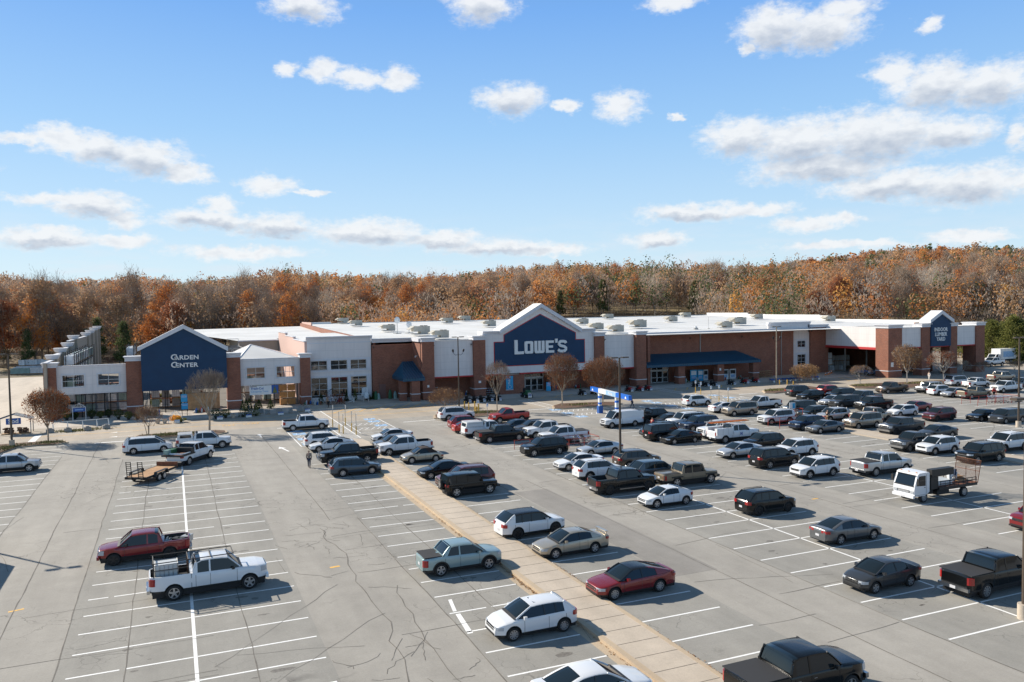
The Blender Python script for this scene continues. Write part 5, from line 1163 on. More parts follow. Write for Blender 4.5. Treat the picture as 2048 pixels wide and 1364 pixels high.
    if T.get('flatdeck'): a,c=T['flatdeck']; simple('bed_cover',t,lambda b:b.box(xn-c,xn-a,-W/2*.86,W/2*.86,prof(T['top'],a)-.02,prof(T['top'],a)+.035,'bed_liner'))
    if T.get('tonneau'): simple('bed_cover',t,lambda b:b.box(xn-T['bed'][1]-.02,xn-T['bed'][0]+.02,-W/2*.93,W/2*.93,T['rail']-.01,T['rail']+.035,'bed_liner'))
    if T.get('spoiler'): simple('spoiler',t,lambda b:(b.box(xr+.02,xr+.24,-W/2*.72,W/2*.72,1.2,1.235,'PAINT'),b.box(xr+.1,xr+.16,-.6,-.55,1.04,1.2,'PAINT'),b.box(xr+.1,xr+.16,.55,.6,1.04,1.2,'PAINT')))
    if T.get('topper'):
        def tp(b):
            a,c=T['bed']; z=T['rail']; h=H-.03
            P=[(xn-a+.05,z),(xn-c-.02,z),(xn-c+.12,h-.02),(xn-a-.08+.05,h)]
            b.prism(P,-W/2*.93,W/2*.93,'PAINT')
            for sg in (1,-1): 
                y=sg*(W/2*.93+.005); b.add([(xn-a-.15,y,z+.12),(xn-c+.3,y,z+.12),(xn-c+.35,y,h-.12),(xn-a-.18,y,h-.12)],[(0,1,2,3)],'glass_tint' if T['topper']=='glass' else 'PAINT')
            b.add([(xn-c-.03,-.7,z+.1),(xn-c-.03,.7,z+.1),(xn-c+.085,.7,h-.12),(xn-c+.085,-.7,h-.12)],[(0,1,2,3)],'glass_tint')
            if T['topper']!='glass':
                b.box(xn-c+.1,xn-a-.1,-W/2*.96,W/2*.96,h-.02,h+.06,'PAINT')
                for sg in (1,-1): b.box(xn-c+.25,xn-a-.2,sg*W/2*.95-.012,sg*W/2*.95+.012,z+.08,z+.1,'metal_grey'); b.box(xn-c+.25,xn-a-.2,sg*W/2*.95-.012,sg*W/2*.95+.012,h-.15,h-.13,'metal_grey')
        simple('bed_cap',t,tp)
    return t
def paint_tree(o,pm):
    for c in [o]+list(o.children_recursive):
        if c.data and c.type=='MESH':
            for i,s in enumerate(c.material_slots):
                if s.link=='DATA' and s.material and s.material.name.startswith('paint_'):
                    s.link='OBJECT'; s.material=pm
PROTO={}
CARS=[
# type, paint, nose (R=+u, L=-u), u, v, heading offset deg, category, label, options
('minivan','white','R',-2.8,98.7,0,'minivan','white minivan beside the kerbed bed near the garden centre',{}),
('crew','white','R',3.1,98.4,0,'pickup','white pickup with a white glazed bed cap, near the garden centre island',dict(topper='glass',chrome=1)),
('midpu','silver','R',-15.1,92.9,0,'pickup','silver crew cab pickup cut by the left edge of the photo',{}),
('midpu','darkred','L',-2.15,55.9,0,'pickup','dark red crew cab pickup with junk in its open bed, front left of the lot',dict(junk=1)),
('hd','white','R',1.6,47.9,1.5,'pickup','big white crew cab pickup with black ladder rack and caged tank in its bed',dict(rack=1)),
('crew','white','R',15.9,107.4,0,'pickup','white pickup with a folded grey bed cover beside the striped crossing',dict(chrome=1,sunroof=1)),
('suv','white','R',15.8,92.9,0,'SUV','white compact SUV in the blue marked bays left of the striped crossing',dict(sunroof=1)),
('fastback','white','L',15.9,90.0,0,'car','white sedan parked tail to tail beside the walkway head, left of a black lifted pickup',{}),
('crew','black','L',16.1,81.7,0,'pickup','lifted black pickup with chrome bull bar beside the walkway, next to the walking man',dict(lift=.12,chrome=1,bull=1,junk=2)),
('wagon','slate','R',15.7,75.8,0,'car','slate blue station wagon, nose to the walkway, nearest car of its row end',{}),
('sedan','white','L',23.5,92.9,0,'car','white sedan right of the walkway head, farthest of its row',{}),
('suv','grey','L',22.3,87.1,0,'SUV','grey SUV right of the walkway, between a white sedan and a white pickup',{}),
('crew','white','L',22.7,84.2,0,'pickup','white pickup with empty black bed, first pickup right of the walkway',{}),
('beetle','champagne','L',23.1,78.9,0,'car','champagne convertible with rounded wings and a dark brown soft top',{}),
('sedan','black','L',22.8,71.0,0,'car','black sedan right of the walkway, between the convertible and a maroon SUV',{}),
('bigsuv','maroon','L',23.1,65.9,0,'SUV','maroon SUV half hidden behind the black off-roader by the walkway',{}),
('jeep','black','R',22.7,63.3,0,'SUV','black boxy off-roader with a spare wheel on its tail, beside the walkway',{}),
('bigsuv','white','R',36.4,106.4,0,'SUV','white three-row SUV against the kerbed island with yellow bollards',dict(sunroof=1)),
('suv','darkred','R',34.8,98.0,0,'SUV','dark red SUV behind a small red car and a white utility pickup',{}),
('compact','red','R',34.2,94.9,0,'car','small bright red car mostly hidden by a white utility pickup',{}),
('extcab','white','R',35.0,91.2,0,'pickup','white pickup with tall boxy utility cap, behind a black pickup',dict(topper='box')),
('crew','black','R',35.1,86.7,0,'pickup','black pickup with flat black bed cover and polished wheels, left of the trolley rails',dict(tonneau=1)),
('regcab','red','L',41.7,100.4,0,'pickup','bright red single cab pickup below the round tree island',dict(lift=.05)),
('fastback','slate','L',39.6,93.0,0,'car','grey blue sedan behind a white pickup, between red pickup and grey SUV',{}),
('suv','darkgrey','L',40.6,89.9,0,'SUV','charcoal SUV squeezed behind a lifted white pickup',{}),
('crew','white','L',40.9,86.7,0,'pickup','white pickup with black bumper and gear in its bed',dict(junk=2,lift=.06)),
('crew','white','L',40.9,82.3,0,'pickup','white pickup with black bed cover standing over the red trolley rails',dict(tonneau=1)),
('bigsuv','black','L',35.8,76.7,0,'SUV','black SUV with silver wheels at the left end of the red trolley rails',{}),
('fastback','silver','L',41.0,74.0,0,'car','silver sedan between the trolley rails and the middle light pole',dict(sunroof=1)),
('sedan','white','L',35.6,68.5,0,'car','white sedan with dark sunroof and bronze wheels left of the middle light pole',dict(sunroof=1)),
('suv','white','R',35.4,64.0,0,'SUV','white crossover with black cladding behind a large black pickup',dict(rails=1)),
('crew','black','R',34.7,58.4,0,'pickup','large black pickup with chrome side step at the foot of the middle light pole',dict(chrome=0,R=.42)),
('suv','brown','R',41.1,66.6,0,'SUV','brown SUV directly right of the middle light pole',{}),
('suv','slate','R',39.7,61.3,0,'SUV','dark blue crossover wedged behind the khaki off-road pickup',{}),
('jeeppu','khaki','R',41.1,58.2,0,'pickup','khaki boxy off-road pickup with folded bed cover',{}),
('coupe','white','L',35.2,52.9,0,'car','white three-door coupe parked alone below the large black pickup',{}),
('van','white','L',52.8,89.7,0,'van','white panel van with blind sides parked right of the middle light pole',{}),
('crew','black','R',58.6,90.3,0,'pickup','black pickup with open bed, tail towards the white van',{}),
('sedan','darkgrey','L',58.7,87.7,0,'car','dark grey sedan beside the person in a red shirt',{}),
('boxsuv','white','L',59.6,85.2,0,'SUV','boxy white SUV between a grey sedan and a navy SUV',{}),
('bigsuv','navy','L',59.7,82.4,0,'SUV','navy blue SUV in front of the boxy white one',{}),
('wagon','slate','L',53.1,81.2,0,'car','slate crossover with pale headlights left of a black boxy SUV',{}),
('boxsuv','black','R',52.4,78.5,0,'SUV','black boxy SUV showing its red tail lamps between two parked cars',{}),
('sedan','black','L',52.5,75.9,0,'car','glossy black sedan at the aisle end, left of the utility truck',{}),
('crew','white','L',58.9,77.1,0,'pickup','white pickup hidden behind the utility truck with ladders, only its bonnet showing',{}),
('suv','white','R',74.1,102.6,2,'SUV','white SUV in the blue marked bays below the second entrance',{}),
('sedan','white','R',73.2,94.5,0,'car','white sedan tail-on beside a tan boxy SUV',{}),
('boxsuv','tan','L',72.6,90.8,0,'SUV','tan boxy SUV with grey roof, left of a white pickup in the far lot',{}),
('extcab','white','L',80.2,95.0,0,'pickup','old white extended cab pickup with long open bed in the far lot',{}),
('boxsuv','darkgreen','L',80.3,87.8,0,'SUV','dark green boxy SUV behind the red shopping trolleys',{}),
('bigsuv','darkgrey','R',96.4,104.6,0,'SUV','charcoal SUV at the kerb of the island with the tall pale pole',{}),
('suv','red','R',101.6,103.4,0,'SUV','bright red SUV in the far row below the tan shrub',{}),
('sedan','slate','L',101.2,100.7,0,'car','slate sedan peeping out behind a black SUV in the far row',{}),
('suv','black','L',93.3,99.1,0,'SUV','black SUV, nearest the pale pole in its row',{}),
('bigsuv','black','L',98.0,97.6,0,'SUV','large black SUV right of the smaller black one in the far row',{}),
('sedan','silver','L',92.0,93.0,0,'car','silver sedan in the far row, left of a dark SUV',{}),
('bigsuv','darkgrey','L',91.4,90.2,0,'SUV','dark grey SUV with bright lamps right of the silver sedan',{}),
('crew','slate','L',97.3,92.2,0,'pickup','slate pickup with sloping bed sides behind a black pickup',{}),
('crew','black','L',92.9,86.3,0,'pickup','black pickup with black bed in the far row, above a tan SUV',{}),
('extcab','tan','R',83.3,77.6,0,'pickup','tan pickup pulling out between rows with its bed to the left',{}),
('bigsuv','white','L',71.6,82.2,0,'SUV','white SUV with dark glass against the red trolley rails in the far lot',{}),
('suv','darkgreen','L',79.3,83.6,0,'SUV','dark green SUV with a sunshade behind its windscreen',{}),
('suv','silver','L',79.8,80.7,0,'SUV','silver SUV that a person in black stands beside',{}),
('suv','navy','L',71.7,76.8,0,'SUV','navy SUV at the row end, right of the far trolley rails',{}),
('fastback','grey','L',71.8,74.0,0,'car','mid grey sedan left of the raised concrete median',{}),
('boxsuv','tan','L',78.2,74.4,0,'SUV','tan boxy SUV standing over the end of the raised concrete median',dict(chrome=1)),
('crew','darkgrey','L',78.9,69.2,0,'pickup','dark grey pickup with broad chrome grille on the raised concrete median',dict(chrome=1,tonneau=1)),
('extcab','brown','L',112.5,100.6,0,'pickup','dark brown old pickup below the yellow island near the lumber yard',{}),
('jeep','silver','L',117.5,97.5,0,'SUV','silver off-roader near the lumber yard trees',dict(spare=0)),
('suv','white','R',116.3,94.2,0,'SUV','white crossover tail-on between the silver off-roader and silver sedan',{}),
('sedan','silver','L',115.9,91.4,0,'car','silver sedan left of a grey open-bed pickup near the far trolley rails',{}),
('extcab','khaki','R',117.2,88.8,0,'pickup','khaki grey pickup tail-on above the long red trolley rails',{}),
('boxsuv','white','R',131.7,102.9,0,'SUV','old white two-door SUV tail-on beneath the lumber yard trees',{}),
('midpu','white','R',131.4,99.2,0,'pickup','white mid-size pickup with its tailgate towards the camera beneath the trees',{}),
('crew','tan','R',145.0,104.3,0,'pickup','tan pickup in the shade of the lumber canopy',{}),
('crew','white','L',128.7,91.8,0,'pickup','white pickup, nose left, left of the far right light pole',{}),
('bigsuv','slate','L',137.0,95.0,0,'SUV','slate SUV behind the far right light pole',{}),
('crew','white','L',176.3,128.9,0,'pickup','white pickup in front of the white box truck by the pines',dict(lift=.08)),
('hatch','white','L',91.2,79.7,0,'car','white hatchback left of a brick red sedan in the far lot',{}),
('sedan','darkred','L',96.2,82.0,0,'car','brick red sedan half hidden behind the white hatchback',{}),
('suv','maroon','L',91.6,74.4,0,'SUV','dark red SUV alone in its bay left of the black sedan pair',dict(rails=1)),
('fastback','black','L',96.4,71.8,0,'car','black sedan beside a grey minivan near the right edge',{}),
('minivan','darkgrey','L',97.3,69.2,0,'minivan','charcoal minivan right behind the far right light pole base',{}),
('sedan','darkgrey','L',79.8,65.1,0,'car','dark grey sedan peeping out behind an old grey pickup',{}),
('extcab','darkgrey','L',71.6,61.0,0,'pickup','old dark grey pickup with chrome bumper, left of a white SUV',dict(chrome=1)),
('suv','white','L',71.8,58.5,0,'SUV','white SUV between the old grey pickup and a dark three-row SUV',{}),
('bigsuv','black','L',71.5,53.6,0,'SUV','black three-row SUV with wide silver grille near the right edge',dict(chrome=1)),
('bigsuv','white','L',79.2,56.4,0,'SUV','white SUV at the right edge, behind the black three-row SUV',{}),
('suv','white','L',58.3,64.0,0,'SUV','white SUV behind the black SUV with oval side windows',{}),
('suv','black','L',58.1,68.7,0,'SUV','black SUV right behind the utility truck with ladders',{}),
('sedan','silver','L',52.9,66.2,0,'car','silver sedan in the middle right lot, behind it a dark SUV',{}),
('bigsuv','black','R',52.9,60.8,0,'SUV','black SUV with red tail lamps and silver trim in the middle right lot',{}),
('suv','white','L',52.9,55.7,0,'SUV','white SUV with dark panoramic roof in front of the silver pickup',dict(sunroof=1)),
('crew','silver','R',59.2,53.9,0,'pickup','silver pickup with a black bed cover above the flatbed truck',dict(tonneau=1)),
('suv','black','R',40.7,47.8,0,'SUV','black SUV alone in its bay, right of the white coupe',dict(rails=1)),
('sedan','grey','R',40.6,39.8,0,'car','grey sports sedan with full-width red tail lamps, alone in its bay',{}),
('compact','darkgrey','L',35.5,32.4,0,'car','dark grey small sedan right foreground, beside the black pickup',{}),
('crew','black','R',40.6,29.6,0,'pickup','black crew cab pickup with flat bed cover at the right edge of the foreground',dict(tonneau=1,R=.42)),
('suv','darkred','L',54.2,36.0,0,'SUV','dark red SUV whose nose enters at the right edge',{}),
('crew','black','R',22.6,24.7,0,'pickup','black crew cab pickup with flat bed cover cut by the bottom edge',dict(tonneau=1,chrome=1)),
('sedan','white','R',14.9,27.5,0,'car','white sedan cut by the bottom edge, left of the walkway',{}),
('hatch','white','L',15.6,35.0,0,'car','white hatchback with patches on its roof, foreground left of the walkway',dict(sunroof=1)),
('ute','sage','R',15.5,45.2,0,'pickup','pale blue-grey small pickup with black cladding, left of the walkway',dict(sunroof=1)),
('slantsuv','white','R',22.4,50.2,2,'SUV','white SUV with black roof right of the walkway',{}),
('sedan','champagne','L',22.8,45.2,0,'car','champagne sedan with sunroof and rear spoiler right of the walkway',dict(sunroof=1,spoiler=1)),
('fastback','darkred','L',22.6,37.6,0,'car','dark red sedan with black roof, foreground right of the walkway',dict(blackroof=1)),
('midpu','blue','D',134.9,127.9,0,'pickup','blue pickup driving out of the lumber yard towards the lot',{}),
('crew','navy','L',147.0,126.5,0,'pickup','dark blue pickup in the shade behind the lumber yard tree',{}),
]
STY=['silver','multi','dark','silver','multi','steel']
def build_cars():
    rnd=random.Random(2)
    for i,(ty,pc,dr,u,v,hd,cat,lab,op) in enumerate(CARS):
        op=dict(op); junk=op.pop('junk',0); rack=op.pop('rack',0); lift=op.pop('lift',0); bull=op.pop('bull',0); R=op.pop('R',None)
        st='silver'
        if ty in('slantsuv',) or 'large black pickup with chrome side' in lab: st='dark'
        elif i%4==1: st='multi'
        elif i%7==3: st='dark'
        key=(ty,st,tuple(sorted(op.items())),R)
        if key in PROTO: t=copy_tree(PROTO[key])
        else: t=car_proto(ty,st,R,**op); PROTO[key]=t
        t.location=(u,v,0.0); t.rotation_euler=(0,0,{'R':0,'L':math.pi,'D':-math.pi/2}[dr]+rad(hd+rnd.gauss(0,.7)))
        for c in t.children:
            if lift and c.name.split('.')[0]!='wheel': c.location.z+=lift
        t.name={'pickup':'pickup_truck','SUV':'parked_suv','car':'parked_car','minivan':'parked_minivan','van':'panel_van'}[cat]
        tag(t,lab,cat); 
        if 'group' in t: del t['group']
        t['_paint']=pc
        T=VT[ty]; xn=T['WB']/2+T['fo']
        if rack:
            def f(b):
                for x in (xn-4.15,xn-5.9):
                    for sg in (1,-1): b.tube([(x,sg*.93,1.38),(x,sg*.86,2.1)],.03,'black',5)
                    b.tube([(x,-.86,2.1),(x,.86,2.1)],.03,'black',5)
                for sg in (1,-1): b.tube([(xn-1.8,sg*.75,2.12),(xn-6.0,sg*.86,2.12)],.03,'black',5); b.tube([(xn-4.15,sg*.93,1.75),(xn-5.9,sg*.93,1.75)],.025,'black',5)
                b.tube([(xn-1.8,-.75,2.12),(xn-1.8,.75,2.12)],.03,'black',5); b.tube([(xn-3,-.8,2.12),(xn-3,.8,2.12)],.03,'black',5)
                for k in range(6): b.tube([(xn-4.15,-.8+.32*k,.95),(xn-4.15,-.8+.32*k,2.0)],.02,'rust',4)
            simple('ladder_rack',t,f)
        if bull: simple('bull_bar',t,lambda b:(b.tube([(xn+.18,-.8,.7),(xn+.22,-.8,1.05),(xn+.22,.8,1.05),(xn+.18,.8,.7)],.04,'chrome',6),b.tube([(xn+.2,-.4,.65),(xn+.24,-.3,1.2),(xn+.24,.3,1.2),(xn+.2,.4,.65)],.04,'chrome',6),b.box(xn+.02,xn+.2,-.95,.95,.6,.8,'chrome')))
        if ty in('crew',) and pc=='black' and 'chrome side' in lab: simple('side_step',t,lambda b:(b.box(-1.0,1.35,-1.1,-.98,.42,.48,'chrome'),b.box(-1.0,1.35,.98,1.1,.42,.48,'chrome')))
        if junk or rack:
            # cargo stands in the bed: things of their own
            M_=Matrix.Translation((u,v,0))@Matrix.Rotation(t.rotation_euler.z,4,'Z'); fl=T['rail']-.5
            if rack:
                tk=root('caged_tank','white translucent water tank in a steel cage standing in the rack pickup bed','tank',tuple(M_@Vector((xn-5.25,0,fl))),t.rotation_euler.z)
                simple('tank',tk,lambda b:b.box(-.55,.55,-.5,.5,.06,1.0,'tank_plastic'))
                def f(b):
                    for z in (.05,.35,.68,1.02):
                        for (a,c) in (((-.58,-.53),(.58,-.53)),((.58,-.53),(.58,.53)),((.58,.53),(-.58,.53)),((-.58,.53),(-.58,-.53))): b.tube([(*a,z),(*c,z)],.018,'galv',4)
                    for k in range(6):
                        for sg in (1,-1): b.tube([(-.55+.22*k,sg*.53,.05),(-.55+.22*k,sg*.53,1.02)],.014,'galv',4); b.tube([(sg*.58,-.5+.2*k,.05),(sg*.58,-.5+.2*k,1.02)],.014,'galv',4)
                simple('cage',tk,f)
            else:
                r2=random.Random(i); 
                for q in range(3):
                    p=M_@Vector((xn-T['bed'][0]-.35-.5*q,r2.uniform(-.4,.4),fl)); k=['crumpled grey sack','black plastic tote','silver toolbox'][q]
                    b=MB()
                    if q==0:
                        for s in range(7): a,c,h=r2.uniform(-.25,.25),r2.uniform(-.3,.3),r2.uniform(.1,.3); b.tube([(a,c,0),(a+.1,c,h),(a+.25,c+.1,h*.3)],[.16,.2,.08],'wrap_grey',7)
                    else: b.box(-.22,.22,-.35,.35,0,.36,'black' if q==1 else 'galv'); b.box(-.25,.25,-.38,.38,.36,.42,'black' if q==1 else 'galv'); b.box(-.06,.06,-.02,.02,.42,.47,'frame_dark')
                    o=b.obj(['cargo_sack','storage_tote','tool_box'][q]); o.location=p; o.rotation_euler=(0,0,r2.uniform(0,3))
                    where={'dark red':'red pickup in the front left','lifted b':'lifted black pickup','white pi':'white pickup with the black bumper'}[lab[:8]]
                    tag(o,k+' in the open bed of the '+where,['sack','tote','toolbox'][q])
    for o in list(bpy.data.objects):
        if '_paint' in o:
            paint_tree(o,PAINT[o['_paint']]); 
    for o in list(bpy.data.objects):
        if '_paint' in o: del o['_paint']
mat('tank_plastic',(.6,.62,.62),.35)
build_cars()

# ================================================================== TREES
def leafmat(name,cols,objrand=0,rough=.9,k=1.5,tr=.45):
    m=mat(name,cols[0],rough,island=[tuple(min(.8,c*k) for c in q) for q in cols],objrand=objrand,spec=.1)
    # thin leaves let the low sun through
    nt=m.node_tree; N=nt.nodes; L=nt.links; b=N['Principled BSDF']; o=N['Material Output']; t=N.new('ShaderNodeBsdfTranslucent'); mx=N.new('ShaderNodeMixShader'); mx.inputs[0].default_value=tr
    L.new(b.inputs['Base Color'].links[0].from_socket,t.inputs[0]); L.new(b.outputs[0],mx.inputs[1]); L.new(t.outputs[0],mx.inputs[2]); L.new(mx.outputs[0],o.inputs[0])
leafmat('leaf_orange',[(.15,.06,.032),(.23,.09,.04),(.30,.125,.05),(.19,.08,.04)],.1,k=1.0)
leafmat('leaf_rust',[(.10,.030,.014),(.19,.055,.022),(.26,.095,.035)],.35)
leafmat('leaf_yellow',[(.45,.21,.03),(.60,.30,.045),(.38,.15,.03),(.30,.16,.05)],.3)
leafmat('leaf_tan',[(.17,.10,.05),(.26,.15,.07),(.32,.21,.11),(.12,.075,.04)],.4)
leafmat('leaf_green',[(.020,.034,.014),(.045,.065,.022),(.085,.095,.032)],.3)
leafmat('leaf_olive',[(.06,.07,.022),(.11,.12,.035),(.17,.16,.05)],.3)
leafmat('twig_grey',[(.12,.098,.082),(.19,.16,.135),(.26,.22,.185)],.4)
leafmat('twig_pale',[(.34,.31,.27),(.46,.43,.38),(.26,.23,.2)],.2)
leafmat('twig_brown',[(.15,.095,.065),(.23,.155,.11),(.30,.21,.15)],.3)
for n_ in ('orange','rust','yellow','tan','green'):
    pass
WK=2.1
leafmat('w_orange',[(.19,.075,.03),(.30,.12,.035),(.38,.165,.045),(.24,.11,.045)],.4,k=WK)
leafmat('w_rust',[(.13,.05,.028),(.20,.075,.035),(.26,.11,.05)],.4,k=WK)
leafmat('w_yellow',[(.42,.20,.04),(.50,.27,.06),(.36,.16,.04)],.3,k=1.5)
leafmat('w_tan',[(.20,.13,.075),(.27,.17,.095),(.31,.21,.13),(.16,.105,.065)],.4,k=WK)
leafmat('w_green',[(.035,.05,.02),(.06,.08,.03),(.09,.10,.04)],.3,k=1.8)
leafmat('w_grey',[(.17,.135,.11),(.22,.18,.145),(.27,.225,.185)],.5,k=WK)
leafmat('w_brown',[(.19,.13,.09),(.24,.165,.115),(.29,.205,.15)],.5,k=WK)
leafmat('w_pale',[(.40,.36,.31),(.50,.46,.40),(.33,.29,.25)],.2,k=1.6)
def quads(cent,size,rng,flat=.0,aspect=1.0,up=None,nrm=None):
    """many leaf clumps: one small quad per centre"""
    n=len(cent); a=rng.normal(size=(n,3)); a/=np.linalg.norm(a,axis=1)[:,None]+1e-9
    if up is not None: a=a*(1-up)+np.array([0,0,1.])*up; a/=np.linalg.norm(a,axis=1)[:,None]+1e-9
    r=rng.normal(size=(n,3)); b_=np.cross(a,r); b_/=np.linalg.norm(b_,axis=1)[:,None]+1e-9
    if nrm is not None: # leaves lie roughly along the crown's surface
        nn=nrm/(np.linalg.norm(nrm,axis=1)[:,None]+1e-9)+rng.normal(size=(n,3))*.38; nn/=np.linalg.norm(nn,axis=1)[:,None]
        a=np.cross(nn,r); a/=np.linalg.norm(a,axis=1)[:,None]+1e-9; b_=np.cross(nn,a)
    s=(size*rng.uniform(.6,1.4,n))[:,None]
    A=a*s*aspect; B=b_*s
    v=np.stack([cent-A-B*.6,cent+A-B,cent+A*.9+B*.7,cent-A*.8+B],1).reshape(-1,3)
    return v
def npmesh(name,parts,mats):
    """parts: list of (verts Nx3, faces-as-quads implied if None)"""
    vs=[];fi=[];mi=[];o=0
    for (v,f,k) in parts:
        if f is None: f=np.arange(len(v)).reshape(-1,4)
        vs.append(v); fi.append(f+o); mi.append(np.full(len(f),k)); o+=len(v)
    V_=np.concatenate(vs); quad=np.concatenate(fi); M_=np.concatenate(mi)
    me=bpy.data.meshes.new(name); me.vertices.add(len(V_)); me.vertices.foreach_set('co',V_.astype(np.float32).ravel())
    me.loops.add(quad.size); me.loops.foreach_set('vertex_index',quad.astype(np.int32).ravel())
    me.polygons.add(len(quad)); me.polygons.foreach_set('loop_start',(np.arange(len(quad))*4).astype(np.int32)); me.polygons.foreach_set('loop_total',np.full(len(quad),4,np.int32))
    me.polygons.foreach_set('material_index',M_.astype(np.int32))
    for m in mats: me.materials.append(MATS[m])
    me.update(calc_edges=True); return me
def sticks(P,Q,r0,r1):
    """thin 3-sided branches from P to Q"""
    d=Q-P; d/=np.linalg.norm(d,axis=1)[:,None]+1e-9
    a=np.cross(d,np.array([.3,.5,.8])); a/=np.linalg.norm(a,axis=1)[:,None]+1e-9; b_=np.cross(d,a)
    n=len(P); out=[]
    ang=[0,2.094,4.189]
    ring0=[P+(a*math.cos(t)+b_*math.sin(t))*r0[:,None] for t in ang]; ring1=[Q+(a*math.cos(t)+b_*math.sin(t))*r1[:,None] for t in ang]
    v=[]
    for k in range(3):
        j=(k+1)%3; v.append(np.stack([ring0[k],ring0[j],ring1[j],ring1[k]],1))
    return np.concatenate(v).reshape(-1,3)
def branches(rng,H,th,R,n1,depth,rt,up=.6,nsplit=3,jit=.35,shape=1.0):
    """recursive limbs inside an ellipsoidal crown; returns segment arrays and tip points"""
    P=[];Q=[];r0=[];r1=[];tips=[]
    C=np.array([0,0,(th+H)/2]); E=np.array([R,R,(H-th)/2*1.02])
    def grow(p,d,l,r,k):
        q=p+d*l
        e=np.linalg.norm((q-C)/E)
        if e>1.0: l*=.6; q=p+d*l
        P.append(p);Q.append(q);r0.append(r);r1.append(r*.62)
        if k<=1: tips.append(q)
        if k==0: return
        for i in range(nsplit):
            nd=d+rng.normal(size=3)*jit; nd[2]+=up*.22; nd/=np.linalg.norm(nd)
            grow(q,nd,l*rng.uniform(.62,.92),r*.6,k-1)
    P.append(np.zeros(3));Q.append(np.array([rng.normal()*.05,rng.normal()*.05,th]));r0.append(rt);r1.append(rt*.8)
    for i in range(n1):
        a=2*math.pi*i/n1+rng.uniform(-.3,.3); t=rng.uniform(.5,1.0)
        d=np.array([math.cos(a)*shape*t,math.sin(a)*shape*t,up+rng.uniform(0,.6)]); d/=np.linalg.norm(d)
        grow(np.array([0,0,th*rng.uniform(.82,1.0)]),d,(H-th)*rng.uniform(.28,.38),rt*.55,depth)
    return np.array(P),np.array(Q),np.array(r0),np.array(r1),np.array(tips)
def lot_tree(name,lab,u,v,H,th,R,leafm,nleaf,ls,twm,ntw,barkm,seed,leaf_lo=0.0,leaf_hi=1.0,cat='tree',multi=1,rt=.13,z0=.17,up=.75,shape=.8,rnd_=0):
    rng=np.random.default_rng(seed)
    t=root(name,lab,cat,(u,v,z0))
    P,Q,a,b_,tips=branches(rng,H,th,R,7,4,rt,up=up,shape=shape)
    if multi>1:
        for k in range(multi-1):
            off=np.array([rng.uniform(-.5,.5),rng.uniform(-.4,.4),0]); P=np.concatenate([P,np.array([off*.4])]);Q=np.concatenate([Q,np.array([off*1.3+[0,0,th*1.25]])]);a=np.append(a,rt);b_=np.append(b_,rt*.6)
    o=bpy.data.objects.new('trunk',npmesh('trunk',[(sticks(P,Q,a,b_),None,0)],[barkm])); COL.objects.link(o); o.parent=t
    # fine twigs fill the crown envelope, unevenly
    C=np.array([0,0,(th+H)/2]); E=np.array([R,R,(H-th)/2])
    if rnd_>0:
        m=int(len(tips)*rnd_); e=rng.normal(size=(m,3)); e/=np.linalg.norm(e,axis=1)[:,None]; tips=np.concatenate([tips,C+E*e*(rng.uniform(.4,.98,m)[:,None])])
    base=tips[rng.integers(0,len(tips),ntw)]+rng.normal(size=(ntw,3))*R*.13
    d=(base-np.array([0,0,th*.6])); d/=np.linalg.norm(d,axis=1)[:,None]; d+=rng.normal(size=d.shape)*.30; d[:,2]+=.3
    L=rng.uniform(.25,.85,ntw)*R*.30
    tip=base+d*L[:,None]; e=np.linalg.norm((tip-C)/E,axis=1); k=e<rng.uniform(.95,1.16,ntw)
    base,tip=base[k],tip[k]
    tw=sticks(base,tip,np.full(len(base),.011),np.full(len(base),.006))
    if 0:
        m=int(len(tips)*rnd_); e=rng.normal(size=(m,3)); e/=np.linalg.norm(e,axis=1)[:,None]; extra=C+E*e*(rng.uniform(.45,.98,m)[:,None]); tips=np.concatenate([tips,extra])
    z=(tips[:,2]-th)/(H-th); ok=tips[(z>=leaf_lo-.05)&(z<=leaf_hi)]
    parts=[(tw,None,0)]
    if nleaf and len(ok):
        cc=ok[rng.integers(0,len(ok),nleaf)]+rng.normal(size=(nleaf,3))*R*.13
        e=np.linalg.norm((cc-C)/E,axis=1); cc=cc[e<1.08]
        zz=(cc[:,2]-th)/(H-th); cc=cc[(zz<leaf_hi+rng.normal(size=len(cc))*.06)]
        parts.append((quads(cc,ls,rng),None,1))
    o=bpy.data.objects.new('crown',npmesh('crown',parts,[twm,leafm])); COL.objects.link(o); o.parent=t
    return t
lot_tree('ornamental_tree','vase shaped tree with rusty orange leaves on the grassy corner bed',-14.3,112.0,6.6,1.9,2.5,'leaf_orange',3800,.062,'twig_brown',3200,'bark_tan',11,0,.95,rt=.12,rnd_=.7)
lot_tree('crape_myrtle','low multi-stemmed bare tree on the middle bed in front of the navy gable',-3.1,110.6,3.9,1.2,1.75,'leaf_tan',260,.04,'twig_brown',2600,'bark_tan',12,rnd_=.5,multi=3,rt=.06,shape=1.0)
lot_tree('ornamental_tree','bare vase shaped tree with orange leaves only on its lowest branches',4.1,110.6,8.0,2.4,2.75,'leaf_orange',800,.065,'twig_grey',4600,'bark_tan',13,0,.28,rt=.15,up=.9)
lot_tree('shrub','wide brown twiggy shrub left of the parking light by the brick corner pillar',39.2,119.9,3.3,.35,2.9,'leaf_tan',700,.05,'twig_brown',4200,'bark_tan',14,rnd_=1.0,multi=3,rt=.05,z0=0,cat='shrub',up=.35,shape=1.3)
lot_tree('ornamental_tree','slim upright bare tree left of the shop doors',44.6,111.6,7.4,2.3,2.0,'leaf_rust',650,.055,'twig_brown',3600,'bark_tan',15,.0,.6,rt=.1,up=.95)
